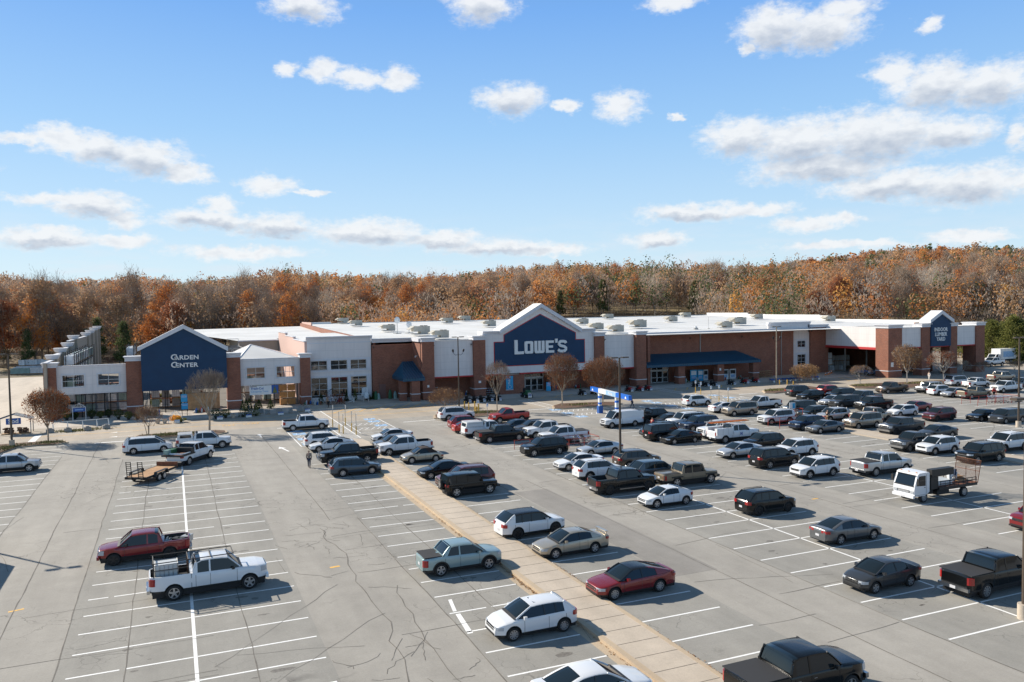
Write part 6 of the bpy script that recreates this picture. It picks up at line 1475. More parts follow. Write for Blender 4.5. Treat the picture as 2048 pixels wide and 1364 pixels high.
lot_tree('ornamental_tree','tall round headed copper tree in front of the big navy sign',55.9,112.4,8.3,2.35,2.75,'leaf_orange',3600,.06,'twig_brown',6500,'bark_tan',16,rt=.13,rnd_=1.0)
lot_tree('ornamental_tree','broad round copper tree behind the blue pickup arch',62.7,111.6,7.4,2.0,3.3,'leaf_orange',5000,.06,'twig_brown',7000,'bark_tan',17,rt=.13,shape=1.1,rnd_=1.2)
lot_tree('shrub','round tan shrub beside the row of blue bins by the tall pale pole',113.4,121.9,3.7,.5,2.75,'leaf_tan',2800,.07,'twig_brown',2600,'bark_tan',18,rnd_=1.2,z0=0,cat='shrub',up=.4,shape=1.3,rt=.06)
lot_tree('crape_myrtle','small bare funnel shaped tree on the yellow kerbed island by the lumber yard',117.5,112.0,3.7,.9,1.9,'leaf_tan',250,.05,'twig_brown',2400,'bark_pale',19,multi=3,rt=.06,shape=1.1)
lot_tree('ornamental_tree','bronze leaved tree standing in front of the first lumber canopy pier',126.3,109.4,7.3,2.1,2.7,'leaf_tan',2100,.065,'twig_brown',3400,'bark_pale',20,rt=.12,rnd_=.8)
lot_tree('ornamental_tree','spreading reddish half bare tree below the small navy gable',134.9,108.6,5.8,1.6,2.9,'leaf_rust',1300,.06,'twig_brown',3400,'bark_pale',21,rt=.12,shape=1.2)
lot_tree('crape_myrtle','grey twiggy small tree behind the white two-door SUV',148.3,115.1,3.3,1.0,1.9,'leaf_tan',150,.05,'twig_grey',2000,'bark_pale',22,multi=3,rt=.05,shape=1.2,z0=0)
lot_tree('crape_myrtle','twiggy small tree in the shade at the foot of the last canopy pier',153.5,114.6,2.9,.9,1.8,'leaf_rust',200,.05,'twig_brown',1700,'bark_pale',23,multi=2,rt=.05,shape=1.2,z0=0)
lot_tree('crape_myrtle','half bare small tree left of the far right light pole',163.8,114.9,2.6,.8,1.9,'leaf_tan',300,.06,'twig_brown',1700,'bark_pale',24,multi=2,rt=.05,shape=1.2,z0=0)
lot_tree('ornamental_tree','pinkish bare treetop showing at the bottom right corner',33.9,20.7,4.6,1.5,1.5,'leaf_rust',260,.02,'twig_brown',2300,'bark_tan',25,rt=.06)
# ---- the wood: a few kinds, each copied with its trunk and crown
def wood_proto(kind,seed):
    rng=np.random.default_rng(seed)
    K={'bare':(20,4.2,'w_tan',500,'w_grey',3600,'bark_grey',1.0),'bare_pale':(18,3.6,'w_tan',60,'w_pale',1500,'bark_pale',1.0),
       'orange':(20,4.6,'w_orange',2900,'w_brown',2000,'bark_grey',1.0),'rust':(17,4.8,'w_rust',3300,'w_brown',1500,'bark_grey',1.0),
       'yellow':(17,2.9,'w_yellow',2100,'w_grey',1300,'bark_grey',1.0),'tan':(21,4.8,'w_tan',2600,'w_grey',2200,'bark_grey',1.0),
       'pine':(15,3.0,'w_green',4200,'w_brown',400,'bark_grey',1.0)}[kind]
    H,R,lm,nl,tm,ntw,bm,_=K
    t=root('wood_tree','x','tree'); th=H*(.20 if kind!='pine' else .12)
    P,Q,a,b_,tips=branches(rng,H*.92,th,R*.9,6,3,.22 if kind!='yellow' else .15,up=.9,nsplit=3,jit=.38)
    if kind=='pine': P=np.array([[0,0,0.]]);Q=np.array([[0.,0,H*.95]]);a=np.array([.2]);b_=np.array([.05])
    o=bpy.data.objects.new('trunk',npmesh('trunk',[(sticks(P,Q,a,np.maximum(b_,.03)),None,0)],[bm])); COL.objects.link(o); o.parent=t
    ncl=46 if kind!='yellow' else 26
    # clump centres, unevenly through the crown
    if kind=='pine':
        z=rng.uniform(.18,1,60); r=R*(1.05-z)**.8*rng.uniform(.3,1.1,60); an=rng.uniform(0,6.28,60); cl=np.stack([r*np.cos(an),r*np.sin(an),z*H],1); sg=np.array([.55,.55,.4])
    else:
        d=rng.normal(size=(ncl,3)); d/=np.linalg.norm(d,axis=1)[:,None]; rr=rng.uniform(.35,1,ncl)**.6
        cl=d*rr[:,None]*np.array([R*.82,R*.82,(H-th)*.44]); cl[:,2]+=(H+th)/2+.02*H
        cl[:,:2]*=(1.15-.35*((cl[:,2]-th)/(H-th)))[:,None] if kind!='yellow' else (1.35-.9*((cl[:,2]-th)/(H-th)))[:,None]
        sg=np.array([.75,.75,.55])*(.8 if kind=='yellow' else 1)
    ci=rng.integers(0,len(cl),nl); of=rng.normal(size=(nl,3)); c=cl[ci]+of*sg
    nrm=of*1.0+(cl[ci]-np.array([0,0,H*.5]))/R*1.2+np.array([0,0,.4])
    base=cl[rng.integers(0,len(cl),ntw)]+rng.normal(size=(ntw,3))*np.array([1.0,1.0,1.2])
    dd=base-np.array([0,0,th*.7]); dd/=np.linalg.norm(dd,axis=1)[:,None]; dd+=rng.normal(size=dd.shape)*.55; dd[:,2]+=.25
    tip=base+dd*rng.uniform(.3,1.0,ntw)[:,None]
    tw=sticks(base,tip,np.full(ntw,.035),np.full(ntw,.015))
    o=bpy.data.objects.new('crown',npmesh('crown',[(tw,None,0),(quads(c,.17,rng,nrm=nrm),None,1)],[tm,lm])); COL.objects.link(o); o.parent=t
    return t
KINDS=['bare','bare_pale','orange','rust','yellow','tan','pine']
def wood():
    rng=np.random.default_rng(77); pro={}
    for i,k in enumerate(KINDS):
        pro[k]=[wood_proto(k,100+i*10+j) for j in range(2 if k in('bare','orange','tan','rust') else 1)]
    used=set()
    def place(k,u,v,s,lab,grp,z=None):
        p=pro[k][rng.integers(0,len(pro[k]))]
        if id(p) not in used: t=p; used.add(id(p))
        else: t=copy_tree(p)
        t.location=(u,v,float(terrain(u,v))-.2 if z is None else z); t.rotation_euler=(0,0,rng.uniform(0,6.28)); t.scale=(s*rng.uniform(.9,1.1),s*rng.uniform(.9,1.1),s)
        t.name={'pine':'pine_tree','bare_pale':'sycamore_tree'}.get(k,'deciduous_tree'); tag(t,lab,'tree',grp)
    NM={'bare':'grey leafless tree','bare_pale':'pale barked leafless sycamore','orange':'orange leaved tree','rust':'dark russet leaved tree','yellow':'narrow bright yellow tree','tan':'tan brown leaved tree','pine':'dark green pine'}
    pts=[]
    def far_enough(u,v,dm):
        for a,b_ in pts:
            if (a-u)**2+(b_-v)**2<dm*dm: return False
        pts.append((u,v)); return True
    def fromlp(l,d): return (.389*d+.921*l, .921*d-.389*l)
    # (px range, depth range, count, weights)
    Z=[(-60,260,222,250,20,dict(bare=3,orange=2,yellow=2.0,tan=3,pine=1.8,rust=1.6),'left of the garden centre'),
       (260,620,250,275,26,dict(bare=4,orange=1.6,yellow=2.4,tan=1.6,pine=1.2,rust=.5),'behind the garden centre'),
       (620,1080,292,330,30,dict(bare=3,orange=2,yellow=1.6,tan=2.4,bare_pale=.8,rust=.6,pine=.5),'behind the left half of the roof'),
       (1080,1600,345,385,30,dict(bare=3,orange=1,yellow=.5,tan=1.5,pine=3.0,bare_pale=3,rust=.6),'behind the grassy bank'),
       (1600,2120,262,318,44,dict(bare=4,orange=1.6,yellow=1,tan=1.5,pine=.8,bare_pale=1,rust=1),'behind the lumber yard'),
       (-60,620,275,345,50,dict(bare=3,orange=2.2,yellow=.7,tan=3.2,rust=1.2),'on the left skyline'),
       (620,1080,345,430,36,dict(bare=2.4,orange=3,yellow=.5,tan=3,rust=1.2,pine=.3),'on the middle skyline'),
       (1080,2120,400,500,68,dict(bare=2.6,orange=3,yellow=.5,tan=2.4,rust=1.4,pine=1.4),'on the right hillside')]
    for x0,x1,d0,d1,n,w,where in Z:
        ks=list(w); pw=np.array([w[k] for k in ks]); pw=pw/pw.sum(); c=0;tries=0
        while c<n and tries<4000:
            tries+=1; d=rng.uniform(d0,d1); l=(rng.uniform(x0,x1)-1024)/1609*d; u,v=fromlp(l,d)
            if v<228 and u>-17 and u<170: continue
            if u<-17 and v<238: continue
            if not far_enough(u,v,4.6): continue
            k=ks[rng.choice(len(ks),p=pw)]; 
            s=rng.choice([rng.uniform(.7,.95),rng.uniform(.9,1.1),rng.uniform(1.0,1.22)])*(1.12 if x0<0 else (1.04 if x1<=620 else .94))
            if k=='yellow' and d<340: s*=.62
            if k=='pine' and d<340: s*=.72
            place(k,u,v,s,NM[k]+' '+where,NM[k]+'s '+where); c+=1
    # the two big ones that stand out
    place('rust',*fromlp((130-1024)/1609*262,262),1.15,'broad dark russet tree rising above the stacked pallets at the far left',None,0)
    # pines by the side road
    for i,(px,d,s,l) in enumerate([(1985,205,.88,'leftmost'),(2030,200,.98,'tallest'),(2085,196,.9,'rightmost'),(1950,212,.68,'smallest, partly behind the canopy pier'),(2010,214,.8,'rearmost'),(2060,206,.74,'second from the right'),(1925,216,.72,'seen between the last two canopy piers')]):
        u,v=fromlp((px-1024)/1609*d,d); p=pine_side if i==0 else copy_tree(pine_side); p.location=(u,v,0); p.scale=(s,s,s*.86); p.rotation_euler=(0,0,i*1.3)
        tag(p,'olive green bushy pine by the side road, '+l,'tree','bushy pines by the side road'); p.name='pine_tree'
def side_pine():
    rng=np.random.default_rng(5); t=root('pine_tree','x','tree'); H=13.0
    P=np.array([[0,0,0.]]);Q=np.array([[0.,0,H*.9]]); o=bpy.data.objects.new('trunk',npmesh('trunk',[(sticks(P,Q,np.array([.2]),np.array([.05])),None,0)],['bark_grey'])); COL.objects.link(o); o.parent=t
    n=80; z=rng.uniform(.06,1,n); r=4.4*np.sqrt(np.maximum(1.02-z,.02))*rng.uniform(.4,1.05,n); an=rng.uniform(0,6.28,n); cl=np.stack([r*np.cos(an),r*np.sin(an),z*H],1)
    c=cl[rng.integers(0,n,9000)]+rng.normal(size=(9000,3))*np.array([.62,.62,.5])
    o=bpy.data.objects.new('crown',npmesh('crown',[(quads(c,.13,rng),None,0)],['leaf_olive'])); COL.objects.link(o); o.parent=t
    return t
pine_side=side_pine()
wood()
def far_wood():
    """the wood beyond: crowns without end, one mass"""
    rng=np.random.default_rng(8); cols=['far_orange','far_rust','far_yellow','far_tan','far_green','far_grey','far_brown']
    for n_,c in zip(cols,((.34,.155,.055),(.23,.10,.05),(.42,.23,.07),(.29,.18,.10),(.085,.095,.045),(.25,.205,.165),(.26,.185,.135))): leafmat(n_,[tuple(x*.88 for x in c),c,tuple(x*1.12 for x in c)],k=1.75,tr=.4)
    V_=[];M_=[]
    def band(d0,d1,sp,nq,qs,x0=-120,x1=2170):
        d=d0
        while d<d1:
            l0,l1=(x0-1024)/1609*d,(x1-1024)/1609*d
            for l in np.arange(l0,l1,sp):
                dd=d+rng.uniform(-.5,.5)*sp; ll=l+rng.uniform(-.5,.5)*sp; u,v=.389*dd+.921*ll,.921*dd-.389*ll
                if (v<236 and -60<u<176) or v<160: continue
                q=ll/dd
                # cleared grassy bank
                if -.0<q<.24 and dd<345: continue
                right=q>.08
                p=[.23,.09,.05,.27,.06,.20,.10] if not right else [.22,.11,.03,.25,.12,.18,.09]
                if right and q<.35 and dd<460: p=[.10,.06,.02,.18,.38,.20,.06]
                k=rng.choice(7,p=p); wv=1+.13*math.sin(l/19.+d/37.)+.09*math.sin(l/8.3+1.7+d/23.)+.08*math.sin(l/41.); H=rng.uniform(12.5,20)*wv*(1.08 if rng.random()<.1 else 1); R=rng.uniform(3.6,6.3)
                if k==2: H*=.85;R*=.6
                z0=float(terrain(u,v))-1
                n=nq; e=rng.normal(size=(n,3)); e/=np.linalg.norm(e,axis=1)[:,None]; rr=rng.uniform(.78,1,n)[:,None]
                lump=1+.20*np.sin(e[:,:1]*5+l)+.17*np.sin(e[:,1:2]*6+d)+.12*np.sin(e[:,2:3]*7+l+d)
                c=e*rr*lump*np.array([R,R,H*.36])+np.array([u,v,z0+H*.66])
                if d<500:
                    m=n//2; c2=np.stack([rng.normal(u,R*.6,m),rng.normal(v,R*.6,m),rng.uniform(z0,z0+H*.62,m)],1); 
                    V_.append(quads(c2,qs*.22,rng,aspect=4.5,up=.97)); M_.append(np.full(m,5))
                if k>=5:
                    V_.append(quads(c,qs*.5,rng,aspect=3.0,up=.6)); M_.append(np.full(n,k))
                else: V_.append(quads(c,qs,rng,nrm=e*np.array([1,1,1.3]))); M_.append(np.full(n,k))
            d+=sp*.9
    band(250,345,8.2,300,.25); band(345,500,9.2,270,.34); band(500,760,12,200,.55); band(760,1200,17,110,1.05)
    v=np.concatenate(V_); m=np.concatenate(M_); print('far wood quads',len(m))
    me=npmesh('far_wood',[(v,None,0)],cols); me.polygons.foreach_set('material_index',m.astype(np.int32)); me.update()
    o=bpy.data.objects.new('far_wood',me); COL.objects.link(o); struct(o,'stuff'); tag(o,'endless autumn wood of brown, orange and green crowns on the far hills','wood')
far_wood()

# ================================================================== SITE FURNITURE
def light_pole(u,v,h,lab,lower=False,base=True,m='bronze_pole',z0=0.0,cross=False,rz=0):
    t=root('light_pole',lab,'light pole',(u,v,z0),rz)
    simple('pole',t,lambda b:b.tube([(0,0,.05),(0,0,h)],[.13,.085],m,8),50)
    if base: simple('concrete_base',t,lambda b:b.cyl(0,0,0,.75,.31,'concrete',16),50)
    for s in (1,-1):
        simple('lamp_head',t,lambda b,s=s:(b.box(min(s*.25,s*.95),max(s*.25,s*.95),-.17,.17,h-.02,h+.10,'bronze_pole'),b.box(min(s*.35,s*.9),max(s*.35,s*.9),-.13,.13,h-.035,h-.02,'wrap_white'),b.tube([(0,0,h),(s*.3,0,h+.03)],.035,'bronze_pole',5)))
    if lower:
        for s in (1,-1):
            simple('lower_lamp',t,lambda b,s=s:(b.tube([(0,0,h-2.7),(s*.45,0,h-2.75),(s*.75,0,h-2.45),(s*.8,0,h-2.2)],.03,'black',5),b.tube([(s*.8,0,h-2.3),(s*.86,-.05,h-2.0),(s*.9,-.1,h-1.85)],[.10,.17,.12],'black',8)),50)
    if cross: simple('round_plate',t,lambda b:b.tube([(-.75,0,3.15),(-.3,0,3.17),(.3,0,3.17),(.75,0,3.15)],[.02,.09,.09,.02],'black',6))
    return t
light_pole(-17.8,110.1,10.85,'bronze light pole on the grassy corner bed at the left edge',z0=.15)
light_pole(40.5,117.2,11.1,'bronze light pole with two lower lamps in front of the pale wall',lower=True,base=False)
light_pole(39.3,66.7,10.6,'bronze light pole standing in the middle of the parked cars')
light_pole(94.6,65.8,10.9,'bronze light pole with a dark plate half way, near the right edge',cross=True)
light_pole(106.6,122.1,11.0,'pale slim light pole with four lower lamps in front of the long brick wall',lower=True,base=False,m='bark_tan')
light_pole(37.95,26.0,10.8,'light pole on a round concrete base cut by the bottom right edge')
light_pole(-17.5,69.6,10.7,'light pole just outside the left edge, casting its shadow on the asphalt')
light_pole(190,205,10.5,'distant thin light pole behind the lumber yard',base=False); light_pole(150,262,10.5,'distant thin light pole on the grassy bank',base=False,z0=7)
def sign_post(u,v,h,lab,plate='sign_white',edge=True,yellow=True,w=.32,ph=.5,double=False):
    t=root('sign_post',lab,'sign post',(u,v,0),rad(90) if edge else 0)
    if yellow: simple('bollard_base',t,lambda b:b.cyl(0,0,0,1.05,.07,'yellow_post',8))
    simple('post',t,lambda b:b.cyl(0,0,0,h,.032,'metal_grey',6))
    simple('sign_plate',t,lambda b:(b.box(-w/2,w/2,-.055,-.035,h-ph,h,plate),b.box(-w*.3,w*.3,-.06,-.055,h-ph*.55,h-ph*.15,'blue_mark')))
for a in [(19.4,107.8,2.9,'thin sign post on the far left side of the striped crossing'),(19.2,102.3,2.7,'thin sign post on the left of the striped crossing, middle of three'),(19.5,101.2,2.5,'thin sign post on the left of the striped crossing, nearest the camera'),
          (21.2,108.4,2.75,'thin sign post on the far right side of the striped crossing'),(20.9,102.8,2.65,'thin sign post on the right of the striped crossing, middle of three'),(20.8,99.6,2.65,'thin sign post on the right of the striped crossing, nearest the camera')]: sign_post(*a)
for a in [(84.3,117.1,2.2,'white sign on a grey post, back left of the group by the second entrance'),(83.0,113.8,2.3,'white sign on a grey post, second of the group by the second entrance'),(78.0,104.3,2.7,'white sign on a yellow based post, front left of the group by the second entrance'),(79.1,103.7,2.8,'tall white sign on a yellow based post, front middle of the group'),(80.3,103.0,2.4,'pale slim post on a yellow base, front right of the group')]: sign_post(*a,edge=False)
sign_post(40.4,104.9,2.2,'thin post with a small white plate left of the red pickup',edge=False,yellow=False,w=.3,ph=.5)
sign_post(42.2,113.5,1.6,'short white sign at the kerb behind the yellow bollards',edge=False,yellow=False,w=.45,ph=.6)
def bollard(u,v,h,lab):
    b=MB(); b.cyl(0,0,0,h,.10,'yellow_post',10); b.cyl(0,0,h,h+.06,.10,'yellow_post',10,.04); o=b.obj('bollard',None,50); o.location=(u,v,0); tag(o,lab,'bollard','yellow bollards')
for a in [(41.1,116.4,1.25,'yellow bollard farthest of four behind the red pickup'),(41.4,115.3,1.1,'short yellow bollard, second farthest of four behind the red pickup'),(41.6,113.2,1.5,'tallest yellow bollard of four behind the red pickup'),(41.4,111,1.4,'yellow bollard nearest of four behind the red pickup'),(106.2,120.8,.9,'yellow bollard at the foot of the pale light pole'),(107.6,120.3,.9,'yellow bollard just right of the pale light pole'),(104.2,114.9,1.2,'yellow bollard behind the charcoal SUV on the island')]: bollard(*a)
b=MB(); b.cyl(0,0,.1,.6,.12,'yellow_post',10); b.cyl(0,0,.6,.78,.13,'yellow_post',10,.05); b.box(-.2,.2,-.06,.06,.42,.54,'yellow_post'); b.cyl(0,0,0,.1,.18,'yellow_post',10); o=b.obj('fire_hydrant',None,50); o.location=(41.5,112.2,.15); tag(o,'small yellow fire hydrant among the bollards behind the red pickup','hydrant')
# blue pickup arch
def arch():
    t=root('banner_arch','blue and white banner beam on two posts over the bays, behind the white van','arch',(57,102.4,0))
    d=Vector((-.7,-6.0,0)).normalized(); ang=math.atan2(d.y,d.x)
    for k,(x,y) in enumerate(((0,0),(-.75,-6.1))):
        simple('post',t,lambda b:(b.box(x-.33,x+.33,y-.33,y+.33,0,1.05,'plastic_blue'),b.box(x-.2,x+.2,y-.2,y+.2,1.05,3.0,'wrap_white'),b.box(x-.205,x+.205,y-.205,y+.205,1.3,1.55,'blue_bright'),b.box(x-.205,x+.205,y-.205,y+.205,2.2,2.5,'blue_bright')))
    bm=root('x','x','x'); 
    b=MB(); T=Matrix.Translation((.25,2.9,0))@Matrix.Rotation(ang,4,'Z')
    b.box(0,3.1,-.22,.22,3.0,3.62,'blue_bright',T); b.box(3.1,9.3,-.225,.225,3.0,3.62,'sign_white',T); b.box(9.3,13.6,-.22,.22,3.0,3.62,'blue_bright',T)
    b.box(5.8,9.3,-.235,-.225,3.0,3.62,'blue_mark',T); b.box(-.02,14.9-1.3,-.24,.24,2.96,3.0,'metal_grey',T)
    beam=b.obj('banner_beam',t); bpy.data.objects.remove(bm)
    for s in (-1,1): 
        p=T@Vector((7.5,s*.245,3.3)); text_obj('banner_lettering','Pickup',.5,'blue_bright' if 0 else 'sign_white',p,(rad(90),0,ang+(0 if s<0 else math.pi)),beam,bold=.01)
    # white arrow heads on both blue ends
    b=MB()
    for x in (.9,12.6):
        for s in (-1,1): b.add([T@Vector(q) for q in ((x-.3,s*.235,3.12),(x+.3,s*.235,3.12),(x,s*.235,3.5))],[(0,1,2)],'sign_white')
    b.obj('banner_arrow',beam)
arch()
# trolley shelters made of red rails
def cart_proto():
    t=root('shopping_trolley','x','trolley')
    def f(b):
        for s in (1,-1):
            b.tube([(-.45,s*.25,.15),(.35,s*.25,.18),(.45,s*.28,.95),(.6,s*.28,1.0)],.018,'galv',4); b.cyl(-.42,s*.22,0,.12,.05,'black',6); b.cyl(.32,s*.22,0,.12,.05,'black',6)
        b.tube([(.6,-.28,1.0),(.6,.28,1.0)],.028,'plastic_blue',6)
    simple('frame',t,f)
    def f(b):
        for z in (.5,.72,.95): 
            w=.2+.08*(z-.5); b.tube([(-.45,-w,z),(.42,-w-.03,z),(.42,w+.03,z),(-.45,w,z),(-.45,-w,z)],.01,'galv',3)
        for k in range(9):
            x=-.45+.11*k
            for s in (1,-1): b.tube([(x,s*.2,.5),(x,s*.25,.95)],.008,'galv',3)
            b.tube([(x,-.2,.5),(x,.2,.5)],.008,'galv',3)
    simple('basket',t,f); return t
CP=[None]
def corral(name,u0,u1,v0,v1,lab,carts,flag=None):
    t=root('trolley_bay',lab,'trolley bay',(u0,v0,0)); L=u1-u0; Wd=v1-v0; n=max(3,int(L/1.6))
    for y in (0,Wd):
        def f(b,y=y):
            for z in (.5,1.02): b.tube([(0,y,z),(L,y,z)],.03,'red_paint',5)
            for k in range(n+1): b.tube([(L*k/n,y,0),(L*k/n,y,1.02)],.03,'red_paint',5)
        simple('side_rail',t,f)
    simple('end_rail',t,lambda b:[b.tube([(L,0,z),(L,Wd,z)],.03,'red_paint',5) for z in (.5,1.02)])
    if flag: simple('sign_pole',t,lambda b:(b.tube([(L*.62,Wd/2,0),(L*.62,Wd/2,2.0)],.03,'red_paint',5),))
    if flag=='sign': simple('sign_board',t,lambda b:(b.box(L*.4,L*.4+1.0,Wd/2-.02,Wd/2+.02,1.1,2.0,'sign_white'),b.box(L*.4+.5,L*.4+.95,Wd/2-.03,Wd/2-.02,1.2,1.9,'cyan_sign')))
    for k in range(carts):
        if CP[0] is None: c=cart_proto(); CP[0]=c
        else: c=copy_tree(CP[0])
        c.location=(u0+L-.8-.42*k,(v0+v1)/2+(.55 if k%2 else -.55),0); c.rotation_euler=(0,0,math.pi+rad((k*37)%9-4)); tag(c,'wire shopping trolley nested in '+name,'trolley','trolleys nested in '+name)
corral('the near red rails',34.2,43.6,78.6,80.7,'red rail trolley bay running behind the black SUV and under the white pickup',4)
corral('the middle red rails',69.0,76.5,78.5,80.6,'red rail trolley bay half hidden by the white SUV with dark glass',5,'x')
corral('the rails behind the white SUV',75.4,79.6,84.9,86.6,'red trolley bay with a white and cyan sign board by the dark green SUV',5,'sign')
corral('the long red rails at the right',108.4,117.6,81.6,84.2,'long red rail trolley bay with a red pole near the right edge',8,'x')
# ---- people
def person(u,v,rz,lab,top,legs,hair=(.03,.02,.015),h=1.75,bend=0,arms=0,stride=.25,z0=0,hat=None):
    t=root('person',lab,'person',(u,v,z0),rz); s=h/1.75
    def skin(name,pts,edges,radii,mtl,parent):
        me=bpy.data.meshes.new(name); me.from_pydata([tuple(Vector(p)*s) for p in pts],edges,[]); o=bpy.data.objects.new(name,me); COL.objects.link(o)
        md=o.modifiers.new('skin','SKIN'); 
        for i,r in enumerate(radii): me.skin_vertices[0].data[i].radius=(r*s,r*s) if not isinstance(r,tuple) else (r[0]*s,r[1]*s)
        me.skin_vertices[0].data[0].use_root=True
        o.modifiers.new('sub','SUBSURF').levels=1; o.modifiers['sub'].render_levels=1
        dg=bpy.context.evaluated_depsgraph_get(); m2=bpy.data.meshes.new_from_object(o.evaluated_get(dg)); bpy.data.objects.remove(o)
        m2.materials.clear(); m2.materials.append(mtl if not isinstance(mtl,str) else MATS[mtl]); m2.polygons.foreach_set('use_smooth',[True]*len(m2.polygons))
        o=bpy.data.objects.new(name,m2); COL.objects.link(o); o.parent=parent; return o
    b_=bend; S=stride
    hip=(0,0,.93); chest=(b_*.35,0,1.30); neck=(b_*.5,0,1.47); head=(b_*.58,0,1.62); top_=(b_*.6,0,1.72)
    J=[hip,(b_*.2,0,1.1),chest,neck,head,top_]
    E=[(0,1),(1,2),(2,3),(3,4),(4,5)]; Rr=[.14,.13,(.17,.12),.055,.095,.07]
    def arm(sg,x1,x2,z1,z2):
        n=len(J); J.extend([(b_*.45,sg*.19,1.41),(b_*.4+x1,sg*.25,z1),(b_*.4+x2,sg*.23,z2),(b_*.4+x2+.04,sg*.22,z2-.09)]); E.extend([(2,n),(n,n+1),(n+1,n+2),(n+2,n+3)]); Rr.extend([.065,.048,.034,.03])
        q=J[n+3]
        for f in range(5):
            m=len(J); a=(f-2)*.018; J.append((q[0]+.02+(0 if f<4 else .03),q[1]+a,q[2]-.03)); J.append((q[0]+.035+(0 if f<4 else .04),q[1]+a,q[2]-.07+abs(a)*.6)); E.extend([(n+3,m),(m,m+1)]); Rr.extend([.009,.008])
    arm(1,.02+arms*.1,.10+arms*.35,1.15,.92+arms*.3); arm(-1,-.05+arms*.1,-.02+arms*.35,1.14,.90+arms*.3)
    for sg,dx in ((1,S),(-1,-S)):
        n=len(J); J.extend([(0,sg*.09,.88),(dx*.45+.04,sg*.1,.50),(dx*.9-.02,sg*.1,.09),(dx*.9+.14,sg*.11,.04)]); E.extend([(0,n),(n,n+1),(n+1,n+2),(n+2,n+3)]); Rr.extend([.095,.062,.045,.038])
    body=skin('body',J,E,Rr,'skin',t)
    # clothes follow the same joints, a little thicker
    P=J[:4]; e=[(0,1),(1,2),(2,3)]; r=[.155,.15,(.19,.14),.07]; 
    for k in range(2):
        q=6+k*14; n=len(P); P+= [J[q],J[q+1],J[q+2]]; e+=[(2,n),(n,n+1),(n+1,n+2)]; r+=[.08,.062,.046]
    skin('jacket',P,e,r,top,t)
    P=[hip]; e=[]; r=[.155]
    for k in range(2):
        q=34+k*4; n=len(P); P+=[J[q],J[q+1],J[q+2]]; e+=[(0,n),(n,n+1),(n+1,n+2)]; r+=[.11,.078,.06]
    skin('trousers',P,e,r,legs,t)
    for k in range(2):
        q=J[34+k*4+2]; f=J[34+k*4+3]; skin('shoe',[(q[0]-.03,q[1],.05),(f[0],f[1],.04)],[(0,1)],[.05,.042],'black',t)
    skin('hair',[(head[0]-.02,0,1.66),(head[0]-.03,0,1.72)],[(0,1)],[.10,.075],mat('hair_%d'%int(hair[0]*1000),hair,.8),t)
    # eyes, nose, ears and mouth
    b=MB(); x=(head[0]+.09)*s
    for sg in (1,-1): b.box(x-.01,x+.004,sg*.03*s-.01,sg*.03*s+.01,1.62*s,1.635*s,'black'); b.box((head[0]-.01)*s,(head[0]+.02)*s,sg*.092*s-.01,sg*.092*s+.01,1.59*s,1.65*s,'skin')
    b.box(x-.01,x+.02,-.01,.01,1.585*s,1.615*s,'skin'); b.box(x-.02,x+.002,-.02,.02,1.56*s,1.567*s,'plastic_red'); b.obj('face',t)
mat('cloth_grey',(.22,.19,.16),.9); mat('cloth_denim',(.025,.04,.075),.9); mat('cloth_red',(.5,.015,.02),.8); mat('cloth_blue',(.06,.11,.2),.9); mat('cloth_black',(.012,.012,.014),.9); mat('cloth_white',(.7,.69,.66),.9); mat('cloth_tan',(.3,.2,.12),.9)
person(12.15,81.0,rad(75),'man in a grey brown hoodie and dark jeans walking up the left aisle','cloth_grey','cloth_denim',stride=.3)
person(64.3,105.4,rad(150),'man in a blue jacket walking past the right end of the banner beam','cloth_blue','cloth_denim',stride=.3,bend=.3)
person(54.2,84.2,rad(200),'person in a bright red shirt between the dark grey sedan and the slate crossover','cloth_red','cloth_black',stride=.05)
person(77.5,79.4,rad(20),'person in black leaning over beside the silver SUV','cloth_black','cloth_tan',stride=.1,bend=.35,arms=.5)
person(104.0,95.0,rad(180),'slim person in dark clothes behind the black pickup in the far row','cloth_black','cloth_denim',stride=.08)
person(135.4,112.2,rad(190),'person in white at the foot of the reddish tree by the lumber yard','cloth_white','cloth_white',stride=.2)
person(119.9,87.5,rad(250),'person in a red top at the bonnet of the khaki grey pickup','cloth_red','cloth_black',stride=.1,bend=.2)
person(22.6,128.9,rad(200),'person bending over the stone pallets by the striped crossing','cloth_tan','cloth_black',stride=.1,bend=.5,arms=.5,z0=.13)
